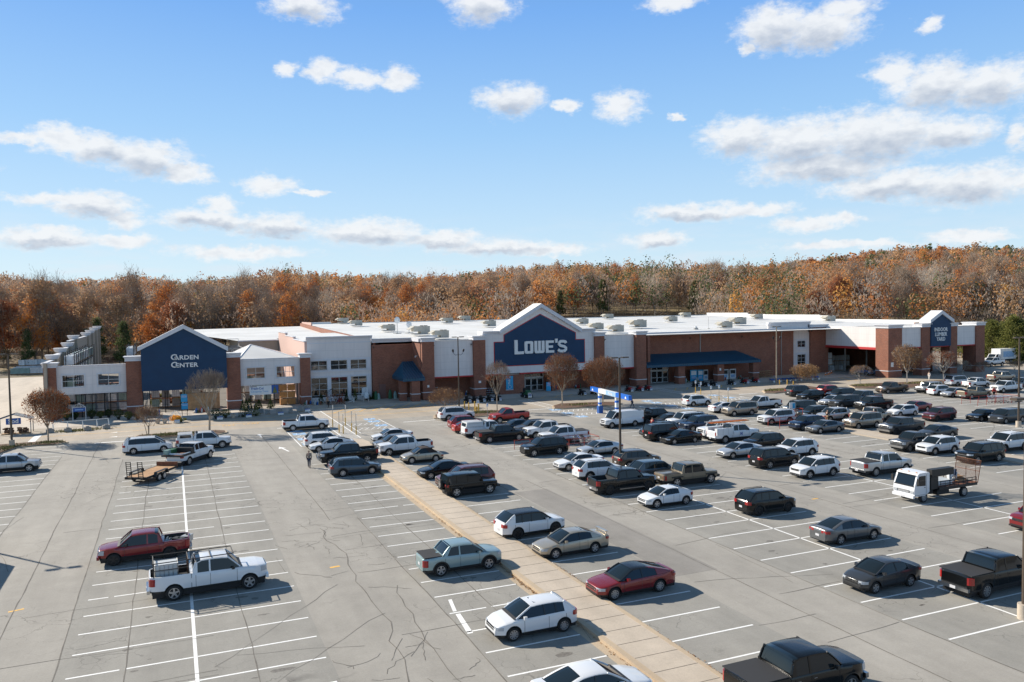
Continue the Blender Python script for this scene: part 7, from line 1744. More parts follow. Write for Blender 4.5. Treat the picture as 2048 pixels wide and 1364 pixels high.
# ================================================================== WORK TRUCKS
def flatbed_and_trailer():
    ang=rad(57); t=car_proto('hd','steel'); t.location=(1.5,90.2,0); t.rotation_euler=(0,0,ang); tag(t,'white crew cab flatbed work truck with dark steel deck, hitched to a wooden deck trailer','truck'); t.name='flatbed_truck'
    T=VT['hd']; xn=T['WB']/2+T['fo']
    simple('flat_deck',t,lambda b:(b.box(xn-6.5,xn-4.05,-1.12,1.12,1.12,1.28,'frame_dark'),b.box(xn-6.4,xn-4.1,-1.02,1.02,1.28,1.3,'rust')))
    simple('headache_rack',t,lambda b:([b.tube([(xn-4.05,y,1.3),(xn-4.05,y,2.05)],.035,'black',5) for y in (-1,-.5,0,.5,1)],b.tube([(xn-4.05,-1.05,2.05),(xn-4.05,1.05,2.05)],.04,'black',5),b.tube([(xn-4.05,-1.05,1.7),(xn-4.05,1.05,1.7)],.03,'black',5)))
    for c in list(t.children):
        if c.name.split('.')[0] in('taillight','rear_bumper'): pass
    simple('tool_box',t,lambda b:(b.box(xn-4.7,xn-4.15,-1.05,1.05,1.3,1.75,'frame_dark'),b.box(xn-5.6,xn-4.8,.45,1.05,1.3,1.7,'plastic_green'),b.box(xn-6.3,xn-5.8,.5,1.0,1.3,1.75,'wrap_green')))
    ang=rad(61); t=root('deck_trailer','long equipment trailer with honey coloured plank deck and two upright ladder ramps','trailer',(-2.45,82.0,0),ang)
    mat('deck_wood',(.44,.25,.12),.8,var=.25,vscale=1.5)
    def f(b):
        for k in range(11): y=-.98+k*.178; b.box(-1.9,3.2,y,y+.165,.66,.71,'deck_wood')
    simple('plank_deck',t,f)
    simple('frame',t,lambda b:(b.box(-2.0,3.4,-1.06,-.99,.52,.72,'black'),b.box(-2.0,3.4,.99,1.06,.52,.72,'black'),b.box(-2.05,-1.95,-1.06,1.06,.5,.7,'black'),b.box(3.3,3.4,-1.06,1.06,.52,1.1,'rust'),b.tube([(3.4,-.8,.6),(5.0,0,.6)],.06,'black',6),b.tube([(3.4,.8,.6),(5.0,0,.6)],.06,'black',6),b.tube([(4.5,0,.3),(4.5,0,.95)],.04,'galv',6)))
    for sg in (1,-1):
        simple('fender',t,lambda b,sg=sg:b.prism([(-1.0,.5),(-.8,.95),(1.1,.95),(1.3,.5),(1.2,.5),(1.02,.88),(-.72,.88),(-.9,.5)],sg*1.08 if sg>0 else -1.34,sg*1.34 if sg>0 else -1.08,'frame_dark'))
        for x in (-.3,.6):
            key=(.36,'steel'); 
            if key not in WP: WP[key]=wheel_proto(*key)
            o=bpy.data.objects.new('wheel',WP[key][0]); COL.objects.link(o); o.parent=t; o.location=(x,sg*1.2,.36); o.rotation_euler=(0,0,0 if sg>0 else math.pi); r=bpy.data.objects.new('rim',WP[key][1]); COL.objects.link(r); r.parent=o
        def f(b,sg=sg):
            y0,y1=(sg*.55-.22,sg*.55+.22)
            for y in (y0,y1): b.tube([(-2.1,y,.55),(-2.25,y,2.15)],.04,'black',5)
            for k in range(9): z=.65+k*.18; b.tube([(-2.11-.0095*k,y0,z),(-2.11-.0095*k,y1,z)],.03,'black',4)
        simple('ramp',t,f)
flatbed_and_trailer()
def utility_truck():
    t=car_proto('hd','steel'); t.location=(58.5,74.0,0); tag(t,'white utility service truck with side lockers and an orange ladder on its rack','truck'); t.name='utility_truck'
    T=VT['hd']; xn=T['WB']/2+T['fo']
    for sg in (1,-1):
        simple('side_locker',t,lambda b,sg=sg:(b.box(xn-6.1,xn-4.0,min(sg*.62,sg*1.06),max(sg*.62,sg*1.06),.95,1.72,'PAINT'),[b.box(xn-6.0+.7*k,xn-5.98+.7*k,min(sg*1.06,sg*1.068),max(sg*1.06,sg*1.068),1.0,1.66,'metal_grey') for k in range(4)]))
    simple('ladder_rack',t,lambda b:([b.tube([(x,y,1.7),(x,y*.95,2.25)],.03,'wrap_white',5) for x in (xn-6.0,xn-4.1) for y in (-1,1)],[b.tube([(x,-.95,2.25),(x,.95,2.25)],.03,'wrap_white',5) for x in (xn-6.0,xn-5,xn-4.1,xn-2.4)],[b.tube([(xn-6.1,y,2.25),(xn-2.2,y,2.25)],.03,'wrap_white',5) for y in (-.95,.95)]))
    text_obj('door_lettering','H',.42,'plastic_blue',(xn-2.75,-T['W']/2-.012,.98),RX,t,bold=.03)
    r2=random.Random(4)
    for i in range(3):
        k=('black cable drum','heap of dark hoses','pale plastic crate')[i]; b=MB()
        if i==0: b.cyl(0,0,0,.06,.3,'black',12); b.cyl(0,0,.06,.35,.16,'rust',12); b.cyl(0,0,.35,.41,.3,'black',12)
        elif i==1:
            for q in range(7): a=q*.9; b.tube([(.3*math.cos(a+s*.5),.3*math.sin(a+s*.5),.06+.06*q) for s in range(9)],.04,'black',5)
        else: b.box(-.3,.3,-.3,.3,0,.05,'wrap_white'); [b.box(-.3+.001,.3-.001,y,y+.03,.05,.45,'wrap_white') for y in (-.3,.27)]; [b.box(x,x+.03,-.27,.27,.05,.45,'wrap_white') for x in (-.3,.27)]
        o=b.obj(('cable_drum','hose_heap','plastic_crate')[i]); o.location=(58.5+xn-5.6+.65*i,74.0,.95); tag(o,k+' in the bed of the utility truck',('drum','hoses','crate')[i])
    for y,m,l,z in ((-.45,'plastic_orange','orange extension ladder on the utility truck rack',2.3),(.35,'galv','plain aluminium ladder on the utility truck rack',2.3)):
        b=MB()
        for s in (-.2,.2): b.box(-2.6,2.6,s-.03,s+.03,0,.1,m)
        for k in range(17): b.box(-2.5+.31*k,-2.46+.31*k,-.17,.17,.03,.07,m)
        o=b.obj('ladder'); o.location=(58.5+xn-4.0,74.0+y,z); tag(o,l,'ladder')
utility_truck()
def cabover():
    t=root('flatbed_truck','white cab-over landscaping truck with rusty rail deck and a raised mesh tailgate','truck',(55.4,45.4,0),math.pi)
    # cab: front at +x
    P=[(2.15,.55),(3.25,.55),(3.32,.95),(3.25,1.35),(2.92,2.22),(2.75,2.32),(1.75,2.34),(1.68,2.25),(1.68,.8)]
    simple('cab',t,lambda b:(b.prism(P,-.98,.98,'PAINT'),),30)
    def f(b):
        b.add([(3.262,-.86,1.36),(3.262,.86,1.36),(2.955,.80,2.17),(2.955,-.80,2.17)],[(0,1,2,3)],'glass_tint')
        for sg in (1,-1): b.add([(3.08,sg*.985,1.36),(2.1,sg*.985,1.30),(2.1,sg*.985,2.1),(2.8,sg*.985,2.1)],[(0,1,2,3)],'glass_tint')
        b.box(1.665,1.675,-.5,.5,1.6,2.1,'glass_tint')
    simple('windows',t,f)
    simple('screen_surround',t,lambda b:(b.add([(3.268,-.92,1.28),(3.268,.92,1.28),(3.262,.92,1.36),(3.262,-.92,1.36)],[(0,1,2,3)],'black'),b.box(3.0,3.06,-.9,.9,2.14,2.17,'frame_dark'),[b.box(2.72,2.78,y-.05,y+.05,2.32,2.37,'lamp_amber') for y in (-.7,0,.7)],b.box(1.66,3.28,-.985,-.98,.62,.66,'metal_grey'),b.box(1.66,3.28,.98,.985,.62,.66,'metal_grey')))
    for sg in (1,-1):
        simple('headlight',t,lambda b,sg=sg:b.box(3.2,3.34,min(sg*.6,sg*.92),max(sg*.6,sg*.92),.78,.98,'lamp_clear')); simple('mirror',t,lambda b,sg=sg:(b.box(3.1,3.2,min(sg*1.1,sg*1.28),max(sg*1.1,sg*1.28),1.5,1.95,'frame_dark'),b.tube([(3.05,sg*.98,1.9),(3.15,sg*1.15,1.92)],.02,'black',4)))
        simple('door_trim',t,lambda b,sg=sg:(b.box(2.02,2.04,sg*.985-.004,sg*.985+.004,.7,2.2,'black'),b.box(2.12,2.26,sg*.99-.012,sg*.99+.012,1.18,1.22,'frame_dark')))
    simple('grille',t,lambda b:(b.box(3.28,3.335,-.55,.55,.80,.98,'frame_dark'),b.box(3.25,3.42,-.98,.98,.42,.64,'PAINT'),[b.box(3.33,3.345,-.5,.5,.82+.05*k,.84+.05*k,'PAINT') for k in range(3)]))
    simple('licence_plate',t,lambda b:b.box(3.42,3.43,-.16,.16,.46,.58,'plate'))
    simple('chassis',t,lambda b:(b.box(-3.0,2.9,-.45,-.3,.6,.8,'black'),b.box(-3.0,2.9,.3,.45,.6,.8,'black'),b.box(-.5,.8,.5,.95,.45,.8,'black'),b.box(-.4,.6,-.95,-.5,.45,.8,'black'),b.box(1.1,1.5,-.8,.8,.55,1.0,'black')))
    for x in (2.25,-2.2):
        for sg in (1,-1):
            key=(.40,'steel'); 
            if key not in WP: WP[key]=wheel_proto(*key)
            o=bpy.data.objects.new('wheel',WP[key][0]); COL.objects.link(o); o.parent=t; o.location=(x,sg*.86,.40); o.rotation_euler=(0,0,0 if sg>0 else math.pi); r=bpy.data.objects.new('rim',WP[key][1]); COL.objects.link(r); r.parent=o
    simple('tool_cabinet',t,lambda b:(b.box(.75,1.55,-1.0,1.0,.95,1.9,'frame_dark'),b.box(-.9,1.5,.55,1.05,1.95,2.5,'frame_dark'),[b.box(-.88+.4*k,-.86+.4*k,.54,.55,1.98,2.47,'metal_grey') for k in range(6)],[b.tube([(x,.8,1.0),(x,.8,1.95)],.03,'black',4) for x in (-.8,1.4)]))
    def f(b):
        b.box(-3.5,.75,-1.1,1.1,.85,1.05,'frame_dark'); b.box(-3.45,.7,-1.05,1.05,1.05,1.06,'rust'); 
        for sg in (1,-1):
            for z in (1.3,1.5): b.tube([(-3.4,sg*1.08,z),(.7,sg*1.08,z)],.03,'frame_dark',4)
            for k in range(9): b.tube([(-3.4+.5*k,sg*1.08,1.05),(-3.4+.5*k,sg*1.08,1.5)],.025,'frame_dark',4)
        for x in (-3.3,-2.2): b.tube([(x,1.08,1.05),(x,1.08,2.5)],.025,'rust',4)
    simple('rail_deck',t,f)
    def f(b):
        for y in (-1.08,1.08): b.tube([(-3.55,y,1.0),(-3.95,y,2.75)],.03,'rust',4)
        for z in (1.05,1.9,2.72): x=-3.55-(z-1)*.229; b.tube([(x,-1.08,z),(x,1.08,z)],.025,'rust',4)
        for k in range(25): y=-1.05+.0875*k; b.tube([(-3.56,y,1.05),(-3.94,y,2.72)],.008,'rust',3)
        for k in range(18): z=1.1+.09*k; x=-3.55-(z-1)*.229; b.tube([(x,-1.05,z),(x,1.05,z)],.007,'rust',3)
    simple('mesh_tailgate',t,f)
    # load: each lies on the deck, a thing of its own
    def at(x,y,z): return (55.4-x,45.4-y,z)
    b=MB(); b.box(-.9,.9,-.6,.6,0,.32,'wrap_white'); b.box(-.88,.88,-.58,.58,.32,.36,'wrap_grey'); o=b.obj('wrapped_bundle'); o.location=at(-.4,0,1.05); tag(o,'white wrapped bundle on the landscaping truck deck','bundle')
    b=MB(); b.tube([(-.4,0,.1),(-.2,.2,.5),(.1,-.1,.7),(.4,.1,.3)],[.15,.25,.22,.1],'wrap_white',7); b.tube([(.2,.3,0),(.5,.2,.5)],[.2,.1],'wrap_grey',7); b.tube([(-.1,-.2,.6),(.0,-.2,1.1)],[.12,.1],'cloth_denim',6); o=b.obj('tarpaulin_heap'); o.location=at(-1.9,.2,1.05); tag(o,'rumpled white tarpaulin heap on the landscaping truck deck','tarpaulin')
    b=MB(); b.box(-.6,.6,-.5,.5,0,.03,'deck_wood',Matrix.Rotation(.35,4,'X')); b.box(-.5,.5,-.3,.3,.1,.14,'deck_wood',Matrix.Rotation(-.25,4,'X')); o=b.obj('plywood_boards'); o.location=at(-2.8,-.1,1.25); tag(o,'loose tan plywood boards near the mesh tailgate','boards')
cabover()
def box_truck(u,v,rz,lab):
    t=root('box_truck',lab,'truck',(u,v,0),rz)
    simple('cargo_box',t,lambda b:(b.box(-4.0,1.6,-1.2,1.2,1.0,3.5,'wrap_white'),b.box(-3.2,.6,-1.212,-1.2,1.5,2.9,'blue_mark'),b.box(-3.2,.6,1.2,1.212,1.5,2.9,'blue_mark')))
    simple('cab',t,lambda b:b.prism([(1.75,.6),(4.1,.6),(4.15,1.3),(3.3,1.45),(2.7,2.3),(1.75,2.35)],-1.0,1.0,'PAINT'))
    simple('windows',t,lambda b:(b.add([(3.27,-.85,1.5),(3.27,.85,1.5),(2.76,.85,2.25),(2.76,-.85,2.25)],[(0,1,2,3)],'glass_tint'),[b.add([(3.1,s*1.006,1.5),(2.1,s*1.006,1.5),(2.1,s*1.006,2.15),(2.7,s*1.006,2.15)],[(0,1,2,3)],'glass_tint') for s in (1,-1)]))
    for x in (3.2,-2.4):
        for sg in (1,-1):
            key=(.43,'steel'); 
            if key not in WP: WP[key]=wheel_proto(*key)
            o=bpy.data.objects.new('wheel',WP[key][0]); COL.objects.link(o); o.parent=t; o.location=(x,sg*.95,.43); o.rotation_euler=(0,0,0 if sg>0 else math.pi); r=bpy.data.objects.new('rim',WP[key][1]); COL.objects.link(r); r.parent=o
    simple('chassis',t,lambda b:b.box(-3.9,3.9,-.5,.5,.55,1.0,'black'))
box_truck(186.5,134.5,math.pi,'white box truck with a pale blue side panel before the pines'); box_truck(-14.2,60.6,rad(90),'white box truck just outside the left edge, only its shadow seen')
for o in list(bpy.data.objects):
    if o.type=='MESH' and o.parent and o.parent.name.split('.')[0] in('box_truck','utility_truck','flatbed_truck'): pass

# ================================================================== GOODS OUTSIDE THE STORE
def keep(b,name,loc,rz,lab,cat,grp=None,smooth=None,parent=None):
    o=b.obj(name,parent,smooth); o.location=loc; o.rotation_euler=(0,0,rz); return tag(o,lab,cat,grp)
# ride-on mowers with price cards
def mower(body):
    t=root('ride_on_mower','x','mower')
    simple('hood',t,lambda b:(b.prism([(.15,.35),(.95,.32),(.98,.6),(.75,.78),(.15,.82)],-.26,.26,body),b.box(.9,.99,-.2,.2,.45,.6,'lamp_clear')))
    simple('deck',t,lambda b:(b.box(-.45,.35,-.55,.55,.14,.28,'black'),b.box(-.8,.2,-.24,.24,.3,.48,body)))
    simple('seat',t,lambda b:(b.box(-.55,-.12,-.24,.24,.5,.62,'black'),b.box(-.66,-.55,-.23,.23,.55,.98,'black')))
    simple('steering_wheel',t,lambda b:(b.tube([(.2,0,.75),(.05,0,1.02)],.02,'black',5),b.tube([(.05+.05*math.cos(a),.17*math.sin(a),1.02+.12*math.cos(a)) for a in [k*math.pi/5 for k in range(11)]],.016,'black',4)))
    for x,y,r in ((-.5,.42,.27),(-.5,-.42,.27),(.65,.38,.19),(.65,-.38,.19)): simple('wheel',t,lambda b:(b.tube([(x,y-.09,r),(x,y+.09,r)],r,'rubber',12),b.tube([(x,y-.1,r),(x,y+.1,r)],r*.5,'wrap_white',8)))
    simple('price_card',t,lambda b:(b.box(1.12,1.14,-.24,.24,.08,.46,'sign_white'),b.box(1.14,1.146,-.2,.2,.3,.43,'plastic_blue'),b.box(1.0,1.12,-.02,.02,0,.1,'black')))
    return t
MR=mower('plastic_red'); MK=mower('frame_dark'); first={id(MR):True,id(MK):True}
def put_mower(p,u,v,lab,grp):
    if first[id(p)]: t=p; first[id(p)]=False
    else: t=copy_tree(p)
    t.location=(u,v,0); t.rotation_euler=(0,0,rad(-88)); tag(t,lab,'mower',grp)
ordn=['first','second','third','fourth','fifth']
for i,u in enumerate((44.6,45.9,47.1,48.5,50.0)): put_mower(MK,u,124.7,'black ride-on mower with price card, %s from the left between brick corner and big sign'%ordn[i],'mowers between the corner and the big sign')
for i,u in enumerate((66.0,68.5)): put_mower(MK,u,124.9,'dark ride-on mower behind the round copper trees, %s of two'%('left','right')[i],'mowers behind the copper trees')
for i,u in enumerate((75.8,78.0,79.8)): put_mower(MR,u,125.4,'red ride-on mower before the right brick pier, %s of three'%('left','middle','right')[i],'red mowers by the brick pier')
for i,u in enumerate((90.6,92.7,94.6,98.8)): put_mower(MK,u,125.8,'black ride-on mower under the long blue awning, %s from the left'%ordn[i],'mowers under the awning')
put_mower(MR,102.5,126.5,'red ride-on mower under the right end of the awning','red mowers under the awning'); put_mower(MR,105.5,127.0,'red ride-on mower right of the last awning post','red mowers under the awning')
t=mower('plastic_green'); t.location=(56,126.4,0); t.rotation_euler=(0,0,rad(-95)); t.scale=(1.6,1.5,1.6); tag(t,'green compact tractor in front of the main doors','tractor'); t.name='compact_tractor'
# blue wheeled bins / barrows in a row
b=MB(); 
def barrow():
    t=root('wheelbarrow','x','wheelbarrow')
    simple('tray',t,lambda b:b.prism([(-.45,.75),(.45,.7),(.3,.42),(-.3,.42)],-.32,.32,'plastic_blue'))
    simple('handles',t,lambda b:[b.tube([(.6,s*.12,.22),(-.3,s*.3,.42),(-.95,s*.3,.72)],.022,'wood',5) for s in (1,-1)]+[b.tube([(-.3,s*.25,.42),(-.4,s*.28,0)],.02,'black',4) for s in (1,-1)])
    simple('wheel',t,lambda b:b.tube([(.6,-.05,.2),(.6,.05,.2)],.2,'rubber',10))
    simple('price_card',t,lambda b:(b.box(-.2,.2,-.75,-.73,.08,.42,'sign_white'),b.box(-.02,.02,-.73,-.32,.05,.08,'black')))
    return t
p=barrow()
for i,u in enumerate((108.0,109.5,110.9,112.0,113.2,114.6,117.6,119.2)):
    o=p if i==0 else copy_tree(p); o.location=(u,125.0,0); o.rotation_euler=(0,0,rad(4*(i%3)-4)); tag(o,'blue wheelbarrow with price card, %s in the row from the pale pole'%('first','second','third','fourth','fifth','sixth','seventh','last')[i],'wheelbarrow','blue wheelbarrows along the brick wall')
# posters and grills by the second entrance
for i,(u0,u1,z1) in enumerate(((92.6,94.2,2.3),(95.9,97.5,2.35),(97.7,99.0,2.3),(99.1,100.2,2.25),(102.2,103.3,2.1),(103.6,105.3,2.1),(105.6,107.2,2.1))):
    t=root('display_board','tall %s board against the brick under the awning, number %s from the doors'%(('white and cyan','cyan','cyan and green','pale','pale','white portrait','white portrait')[i],('one','two','three','four','five','six','seven')[i]),'display board',(u0,134.9,0))
    w=u1-u0; simple('board',t,lambda b:b.box(0,w,0,.12,.05,z1,'cyan_sign' if i in(1,2) else 'wrap_white'))
    simple('print',t,lambda b:(b.box(w*.12,w*.88,-.01,0,z1*.55,z1*.9,'frame_dark' if i in(3,5,6) else 'sign_white'),b.box(w*.2,w*.8,-.01,0,z1*.2,z1*.45,'blue_mark')))
# A-frame and cyan boards
def board(u0,u1,v,z0,z1,m,lab,txt=None):
    b=MB(); b.box(u0,u1,v-.03,v+.03,z0,z1,m); b.box(u0+.1,u1-.1,v-.035,v-.03,z0+(z1-z0)*.55,z1-.15,'blue_mark'); b.box(u0+.08,u0+.12,v,v+.05,0,z0,'black'); b.box(u1-.12,u1-.08,v,v+.05,0,z0,'black'); o=b.obj('notice_board'); tag(o,lab,'notice board')
    if txt: text_obj('board_lettering',txt,(z1-z0)*.3,'sign_white',((u0+u1)/2,v-.045,z1-(z1-z0)*.3),RX,o,bold=.005,sx=.8)
board(.95,1.85,131,2.05,3.25,'cyan_sign','bright cyan square board hanging below the navy gable'); board(1.0,1.9,130.9,.95,1.9,'cyan_sign','cyan and white board below the square one under the navy gable')
board(63.0,63.9,133.2,.1,1.7,'cyan_sign','cyan poster stand right of the main doors')
# banner
t=root('hanging_banner','white banner for cut trees with a green tree at its right end, below grey panel','banner',(0,135.9,0))
simple('cloth',t,lambda b:b.box(11.28,14.7,-.02,.0,2.02,3.5,'sign_white')); simple('tree_panel',t,lambda b:(b.box(14.7,15.75,-.02,0,2.1,3.5,'plastic_blue'),b.prism([(14.85,2.2),(15.6,2.2),(15.22,3.4)],-.03,-.02,'grass_patch')))
text_obj('banner_lettering','Fresh-Cut',.5,'plastic_blue',(12.5,-.03,3.05),RX,t,bold=.012,sx=.95); text_obj('banner_lettering','Christmas Trees',.42,'blue_mark',(12.85,-.03,2.55),RX,t,bold=.006,sx=.95); simple('logo_strip',t,lambda b:b.box(11.4,12.4,-.03,-.02,3.32,3.42,'rust'))
# timber bays behind the mesh
for i in range(2):
    for k in range(3):
        b=MB(); u=16.15+1.3*i; z=.08+1.15*k
        for q in range(7): b.box(u+.02+.165*q,u+.16+.165*q,136.9,137.8,z,z+.9,'wood_orange')
        b.box(u,u+1.2,136.88,137.82,z+.9,z+.96,'wood'); o=b.obj('timber_crate'); tag(o,'orange timber crate behind the banner, %s column, %s'%(('left','right')[i],('bottom','middle','top')[k]),'crate','timber crates beside the banner')
# pallets
def pallet(w,d,h,m,seed):
    r=random.Random(seed); t=root('wrapped_pallet','x','pallet')
    def f(b):
        for k in range(5): x=-w/2+k*(w-.12)/4; b.box(x,x+.12,-d/2,d/2,.1,.13,'wood')
        for y in (-d/2,-.05,d/2-.1): b.box(-w/2,w/2,y,y+.1,0,.1,'wood')
    simple('pallet_base',t,f)
    def f(b):
        n=max(3,int((h-.13)/.22)); z=.13
        for k in range(n):
            hh=(h-.13)/n; e=r.uniform(-.03,.03)
            for q in range(2): b.box(-w/2+q*w/2+.015+e,-w/2+(q+1)*w/2-.015+e,-d/2+r.uniform(0,.05),d/2-r.uniform(0,.05),z+.01,z+hh,m)
            z+=hh
    simple('sacks',t,f); return t
PP={k:pallet(1.3,1.15,1.35,m,i) for i,(k,m) in enumerate((('white','wrap_white'),('green','wrap_green'),('grey','wrap_grey'),('block','block_grey')))}
pf={k:True for k in PP}
def put(k,u,v,z,lab,grp,s=1,rz=0):
    if pf[k]: t=PP[k]; pf[k]=False
    else: t=copy_tree(PP[k])
    t.location=(u,v,z); t.scale=(s,s,s); t.rotation_euler=(0,0,rad(rz)); tag(t,lab,'pallet',grp)
rnd=random.Random(21)
for j in range(5):
    for k in range(3):
        for r in range(2):
            if j<2 and k==2 : continue
            put('grey' if r else 'white',131.4+1.45*j+(r*.4),140.2+1.5*r,1.37*k,'wrapped pallet in the tall stacks by the lumber bay, %s layer'%('bottom','middle','top')[k],'tall wrapped pallet stacks by the lumber bay, %s layer'%('bottom','middle','top')[k],1,rnd.uniform(-3,3))
for j in range(7): put('block' if j%2 else 'grey',130.6+1.6*j,138.2+.25*j,0,'low grey pallet in front of the tall stacks by the lumber bay','low pallets before the tall stacks',.9,rnd.uniform(-8,8))
for j in range(5):
    for k in range(2): put('white',143.5+1.6*j,147.5,1.37*k+.0,'wrapped pallet in the shadow under the lumber canopy, %s row'%('lower','upper')[k],'pallets in the shadow of the lumber canopy, %s row'%('lower','upper')[k],1,rnd.uniform(-3,3))
for j in range(22): put('green' if j<3 else 'white',-38.5+1.5*(j%6),245+4.5*(j//6)+rnd.uniform(-.4,.4),(1.5 if j>15 else 0),('pale green wrapped pallet' if j<3 else 'white wrapped pallet')+' on the sunny yard beyond the stepped wall',('green' if j<3 else 'white')+' pallets on the sunny yard',1.15,rnd.uniform(-6,6))
# racks filled with pallets behind the stepped wall
def rack(u,v,n,lv,lab):
    t=root('storage_rack',lab,'rack',(u,v,0),rad(90))
    def f(b):
        for k in range(n+1):
            for y in (-.6,.6): b.box(k*2.9-.05,k*2.9+.05,y-.05,y+.05,0,lv*1.9+.2,'black')
    simple('upright',t,f)
    simple('beam',t,lambda b:[b.box(0,n*2.9,y-.04,y+.04,z*1.9-.12,z*1.9,'black') for z in range(1,lv+1) for y in (-.6,.6)])
    return t
rack(-14.6,141,12,5,'long black storage rack along the stepped wall, filled with wrapped pallets'); rack(-7.2,163,4,5,'shorter black rack behind the navy gable with white pallets')
for k in range(12):
    for z in range(5):
        for q in range(2):
            if rnd.random()<.15: continue
            put(rnd.choice(['white','green','grey','white']),-14.8,141.8+2.9*k+1.4*q,1.9*z+.02,'wrapped pallet in the long rack beside the stepped wall, %s shelf'%('ground','first','second','third','top')[z],'pallets in the long rack, %s shelf'%('ground','first','second','third','top')[z],1.12,90)
for k in range(4):
    for z in range(5): put('white',-7.2,164.4+2.9*k,1.9*z+.02,'white wrapped pallet in the short rack behind the gable, %s shelf'%('ground','first','second','third','top')[z],'pallets in the short rack, %s shelf'%('ground','first','second','third','top')[z],1.15,90)
for j,(u,v) in enumerate(((13.0,126.2),(14.6,125.4),(16.3,125.7),(17.9,126.6),(12.2,127.6),(19.0,127.6))): put('block',u,v,0,'low stack of grey landscaping stone at the kerb below the banner, number %s'%('one','two','three','four','five','six')[j],'stone stacks below the banner',.62 if j%2 else .5,rnd.uniform(-15,15))
for j,(u,v) in enumerate(((-15.2,121.2),(-13.1,120.9),(-10.8,120.9),(-8.6,121.6))): 
    b=MB(); b.box(-.45,.45,-.3,.3,0,.5,'block_grey'); b.box(-.2,.2,-.15,.15,.5,.62,'block_grey'); keep(b,'concrete_block',(u,v,0),.1*j,'grey concrete block at the grassy kerb, %s from the left'%ordn[j],'block','concrete blocks on the grassy kerb')
# white rail fence
t=root('rail_fence','low white rail fence on the grassy kerb left of the garden centre','fence')
pts=[(-15.1,123.2),(-13.4,123.4),(-11.6,123.6),(-9.9,123.9),(-8.5,124.3)]
for x,y in pts: simple('fence_post',t,lambda b:(b.cyl(x,y,0,1.1,.055,'plastic_white',6),b.tube([(x,y,1.05),(x+.1,y-.35,.6),(x+.12,y-.45,.05)],.035,'plastic_white',5)))
simple('top_rail',t,lambda b:b.tube([(x,y,1.08) for x,y in pts],.045,'plastic_white',6))
# sod stand
t=root('sod_stand','small open stand with blue sod sign and striped roof at the yard corner','stand',(-19.4,123,0))
for x in (-1.9,1.9):
    for y in (-1,1): simple('stand_post',t,lambda b:b.box(x-.05,x+.05,y-.05,y+.05,0,1.9,'metal_grey'))
def f(b):
    b.add([(-2.1,-1.2,1.9),(2.1,-1.2,1.9),(2.1,1.2,1.9),(-2.1,1.2,1.9),(0,-1.2,2.6),(0,1.2,2.6)],[(0,4,5,3),(1,2,5,4)],'roof_white')
    for k in range(9):
        y=-1.2+.3*k
        for s in (-1,1): b.tube([(s*2.1,y,1.93),(0,y,2.63)],.012,'navy',4)
    b.tube([(-2.1,-1.22,1.9),(0,-1.22,2.6),(2.1,-1.22,1.9)],.035,'metal_grey',5)
simple('stand_roof',t,f); bd=simple('sign_board',t,lambda b:b.box(-.85,.85,-1.32,-1.27,1.35,2.15,'plastic_blue')); text_obj('sign_lettering','Sod',.78,'sign_white',(0,-1.34,1.75),RX,bd,bold=.02)
for i,x in enumerate((-20.1,-18.4)):
    b=MB(); rr=random.Random(i)
    b.box(-.75,.75,-.55,.55,0,.12,'wood')
    for k in range(26): a,c,z=rr.uniform(-.6,.6),rr.uniform(-.4,.4),rr.uniform(.15,.75); b.tube([(a-.2,c,z),(a+.2,c,z+.02)],.10,'mulch',7)
    keep(b,'sod_rolls',(x,122.4,0),0,'%s heap of brown sod rolls under the sod stand'%('left','right')[i],'sod')
# planting displays
def bush(name,u,v,h,r,lab,cat,lm='leaf_green',n=500,z0=0,pot=None,cone=False,ls=.05,grp=None):
    rng=np.random.default_rng(int(abs(u)*13+abs(v)*7)); t=root(name,lab,cat,(u,v,z0),0,grp)
    if cone: z=rng.uniform(0,1,n); rr=r*(1.03-z)*rng.uniform(.5,1,n); an=rng.uniform(0,6.28,n); c=np.stack([rr*np.cos(an),rr*np.sin(an),z*h+.1],1)
    else:
        e=rng.normal(size=(n,3)); e/=np.linalg.norm(e,axis=1)[:,None]; c=e*rng.uniform(.5,1,n)[:,None]*np.array([r,r,h/2*.9])+np.array([0,0,h/2+.1])
    o=bpy.data.objects.new('foliage',npmesh('foliage',[(quads(c,ls,rng),None,0)],[lm])); COL.objects.link(o); o.parent=t
    simple('pot' if pot else 'stem',t,lambda b:b.cyl(0,0,0,.35,.18,pot or 'bark_grey',8,.25) if pot else b.cyl(0,0,0,h*.6,.03,'bark_grey',5)); return t
pos=[(-14.6,134,1.5,.6),(-13.6,134.6,1.2,.6),(-11.4,134.4,1.4,.7),(-10.2,134.2,1.1,.6),(-9.1,134.3,1.3,.6),(-7.6,131.2,1.6,.8),(-6.2,130.0,1.3,.7),(-5.0,129.6,1.1,.6),(5.6,124.6,1.5,.9),(6.9,124.9,1.3,.8),(9.3,124.7,2.3,.8),(10.3,125.3,2.6,.9),(11.2,124.9,1.9,.7),(10.4,132,1.8,.7),(12.4,133,1.5,.7),(14.2,133.4,1.4,.7),(22.4,134.6,1.6,.7),(26.9,136,1.8,.5),(28.4,136.2,2.0,.5),(30.6,135.6,1.1,.6),(31.6,136.1,1.3,.5)]
for i,(u,v,h,r) in enumerate(pos):
    where='at the left mesh screen' if i<5 else ('at the foot of the left gable pier' if i<8 else ('at the foot of the right gable pier' if i<10 else ('in the tall dark display below the banner' if i<13 else ('behind the stone stacks' if i<16 else 'before the shop windows'))))
    bush('potted_evergreen',u,v,h,r,'dark potted evergreen '+where,'plant','leaf_green' if i%3 else 'leaf_olive',650,.0 if u<19.5 else .13,'frame_dark',cone=i>=10,ls=.045,grp='dark potted evergreens '+where)
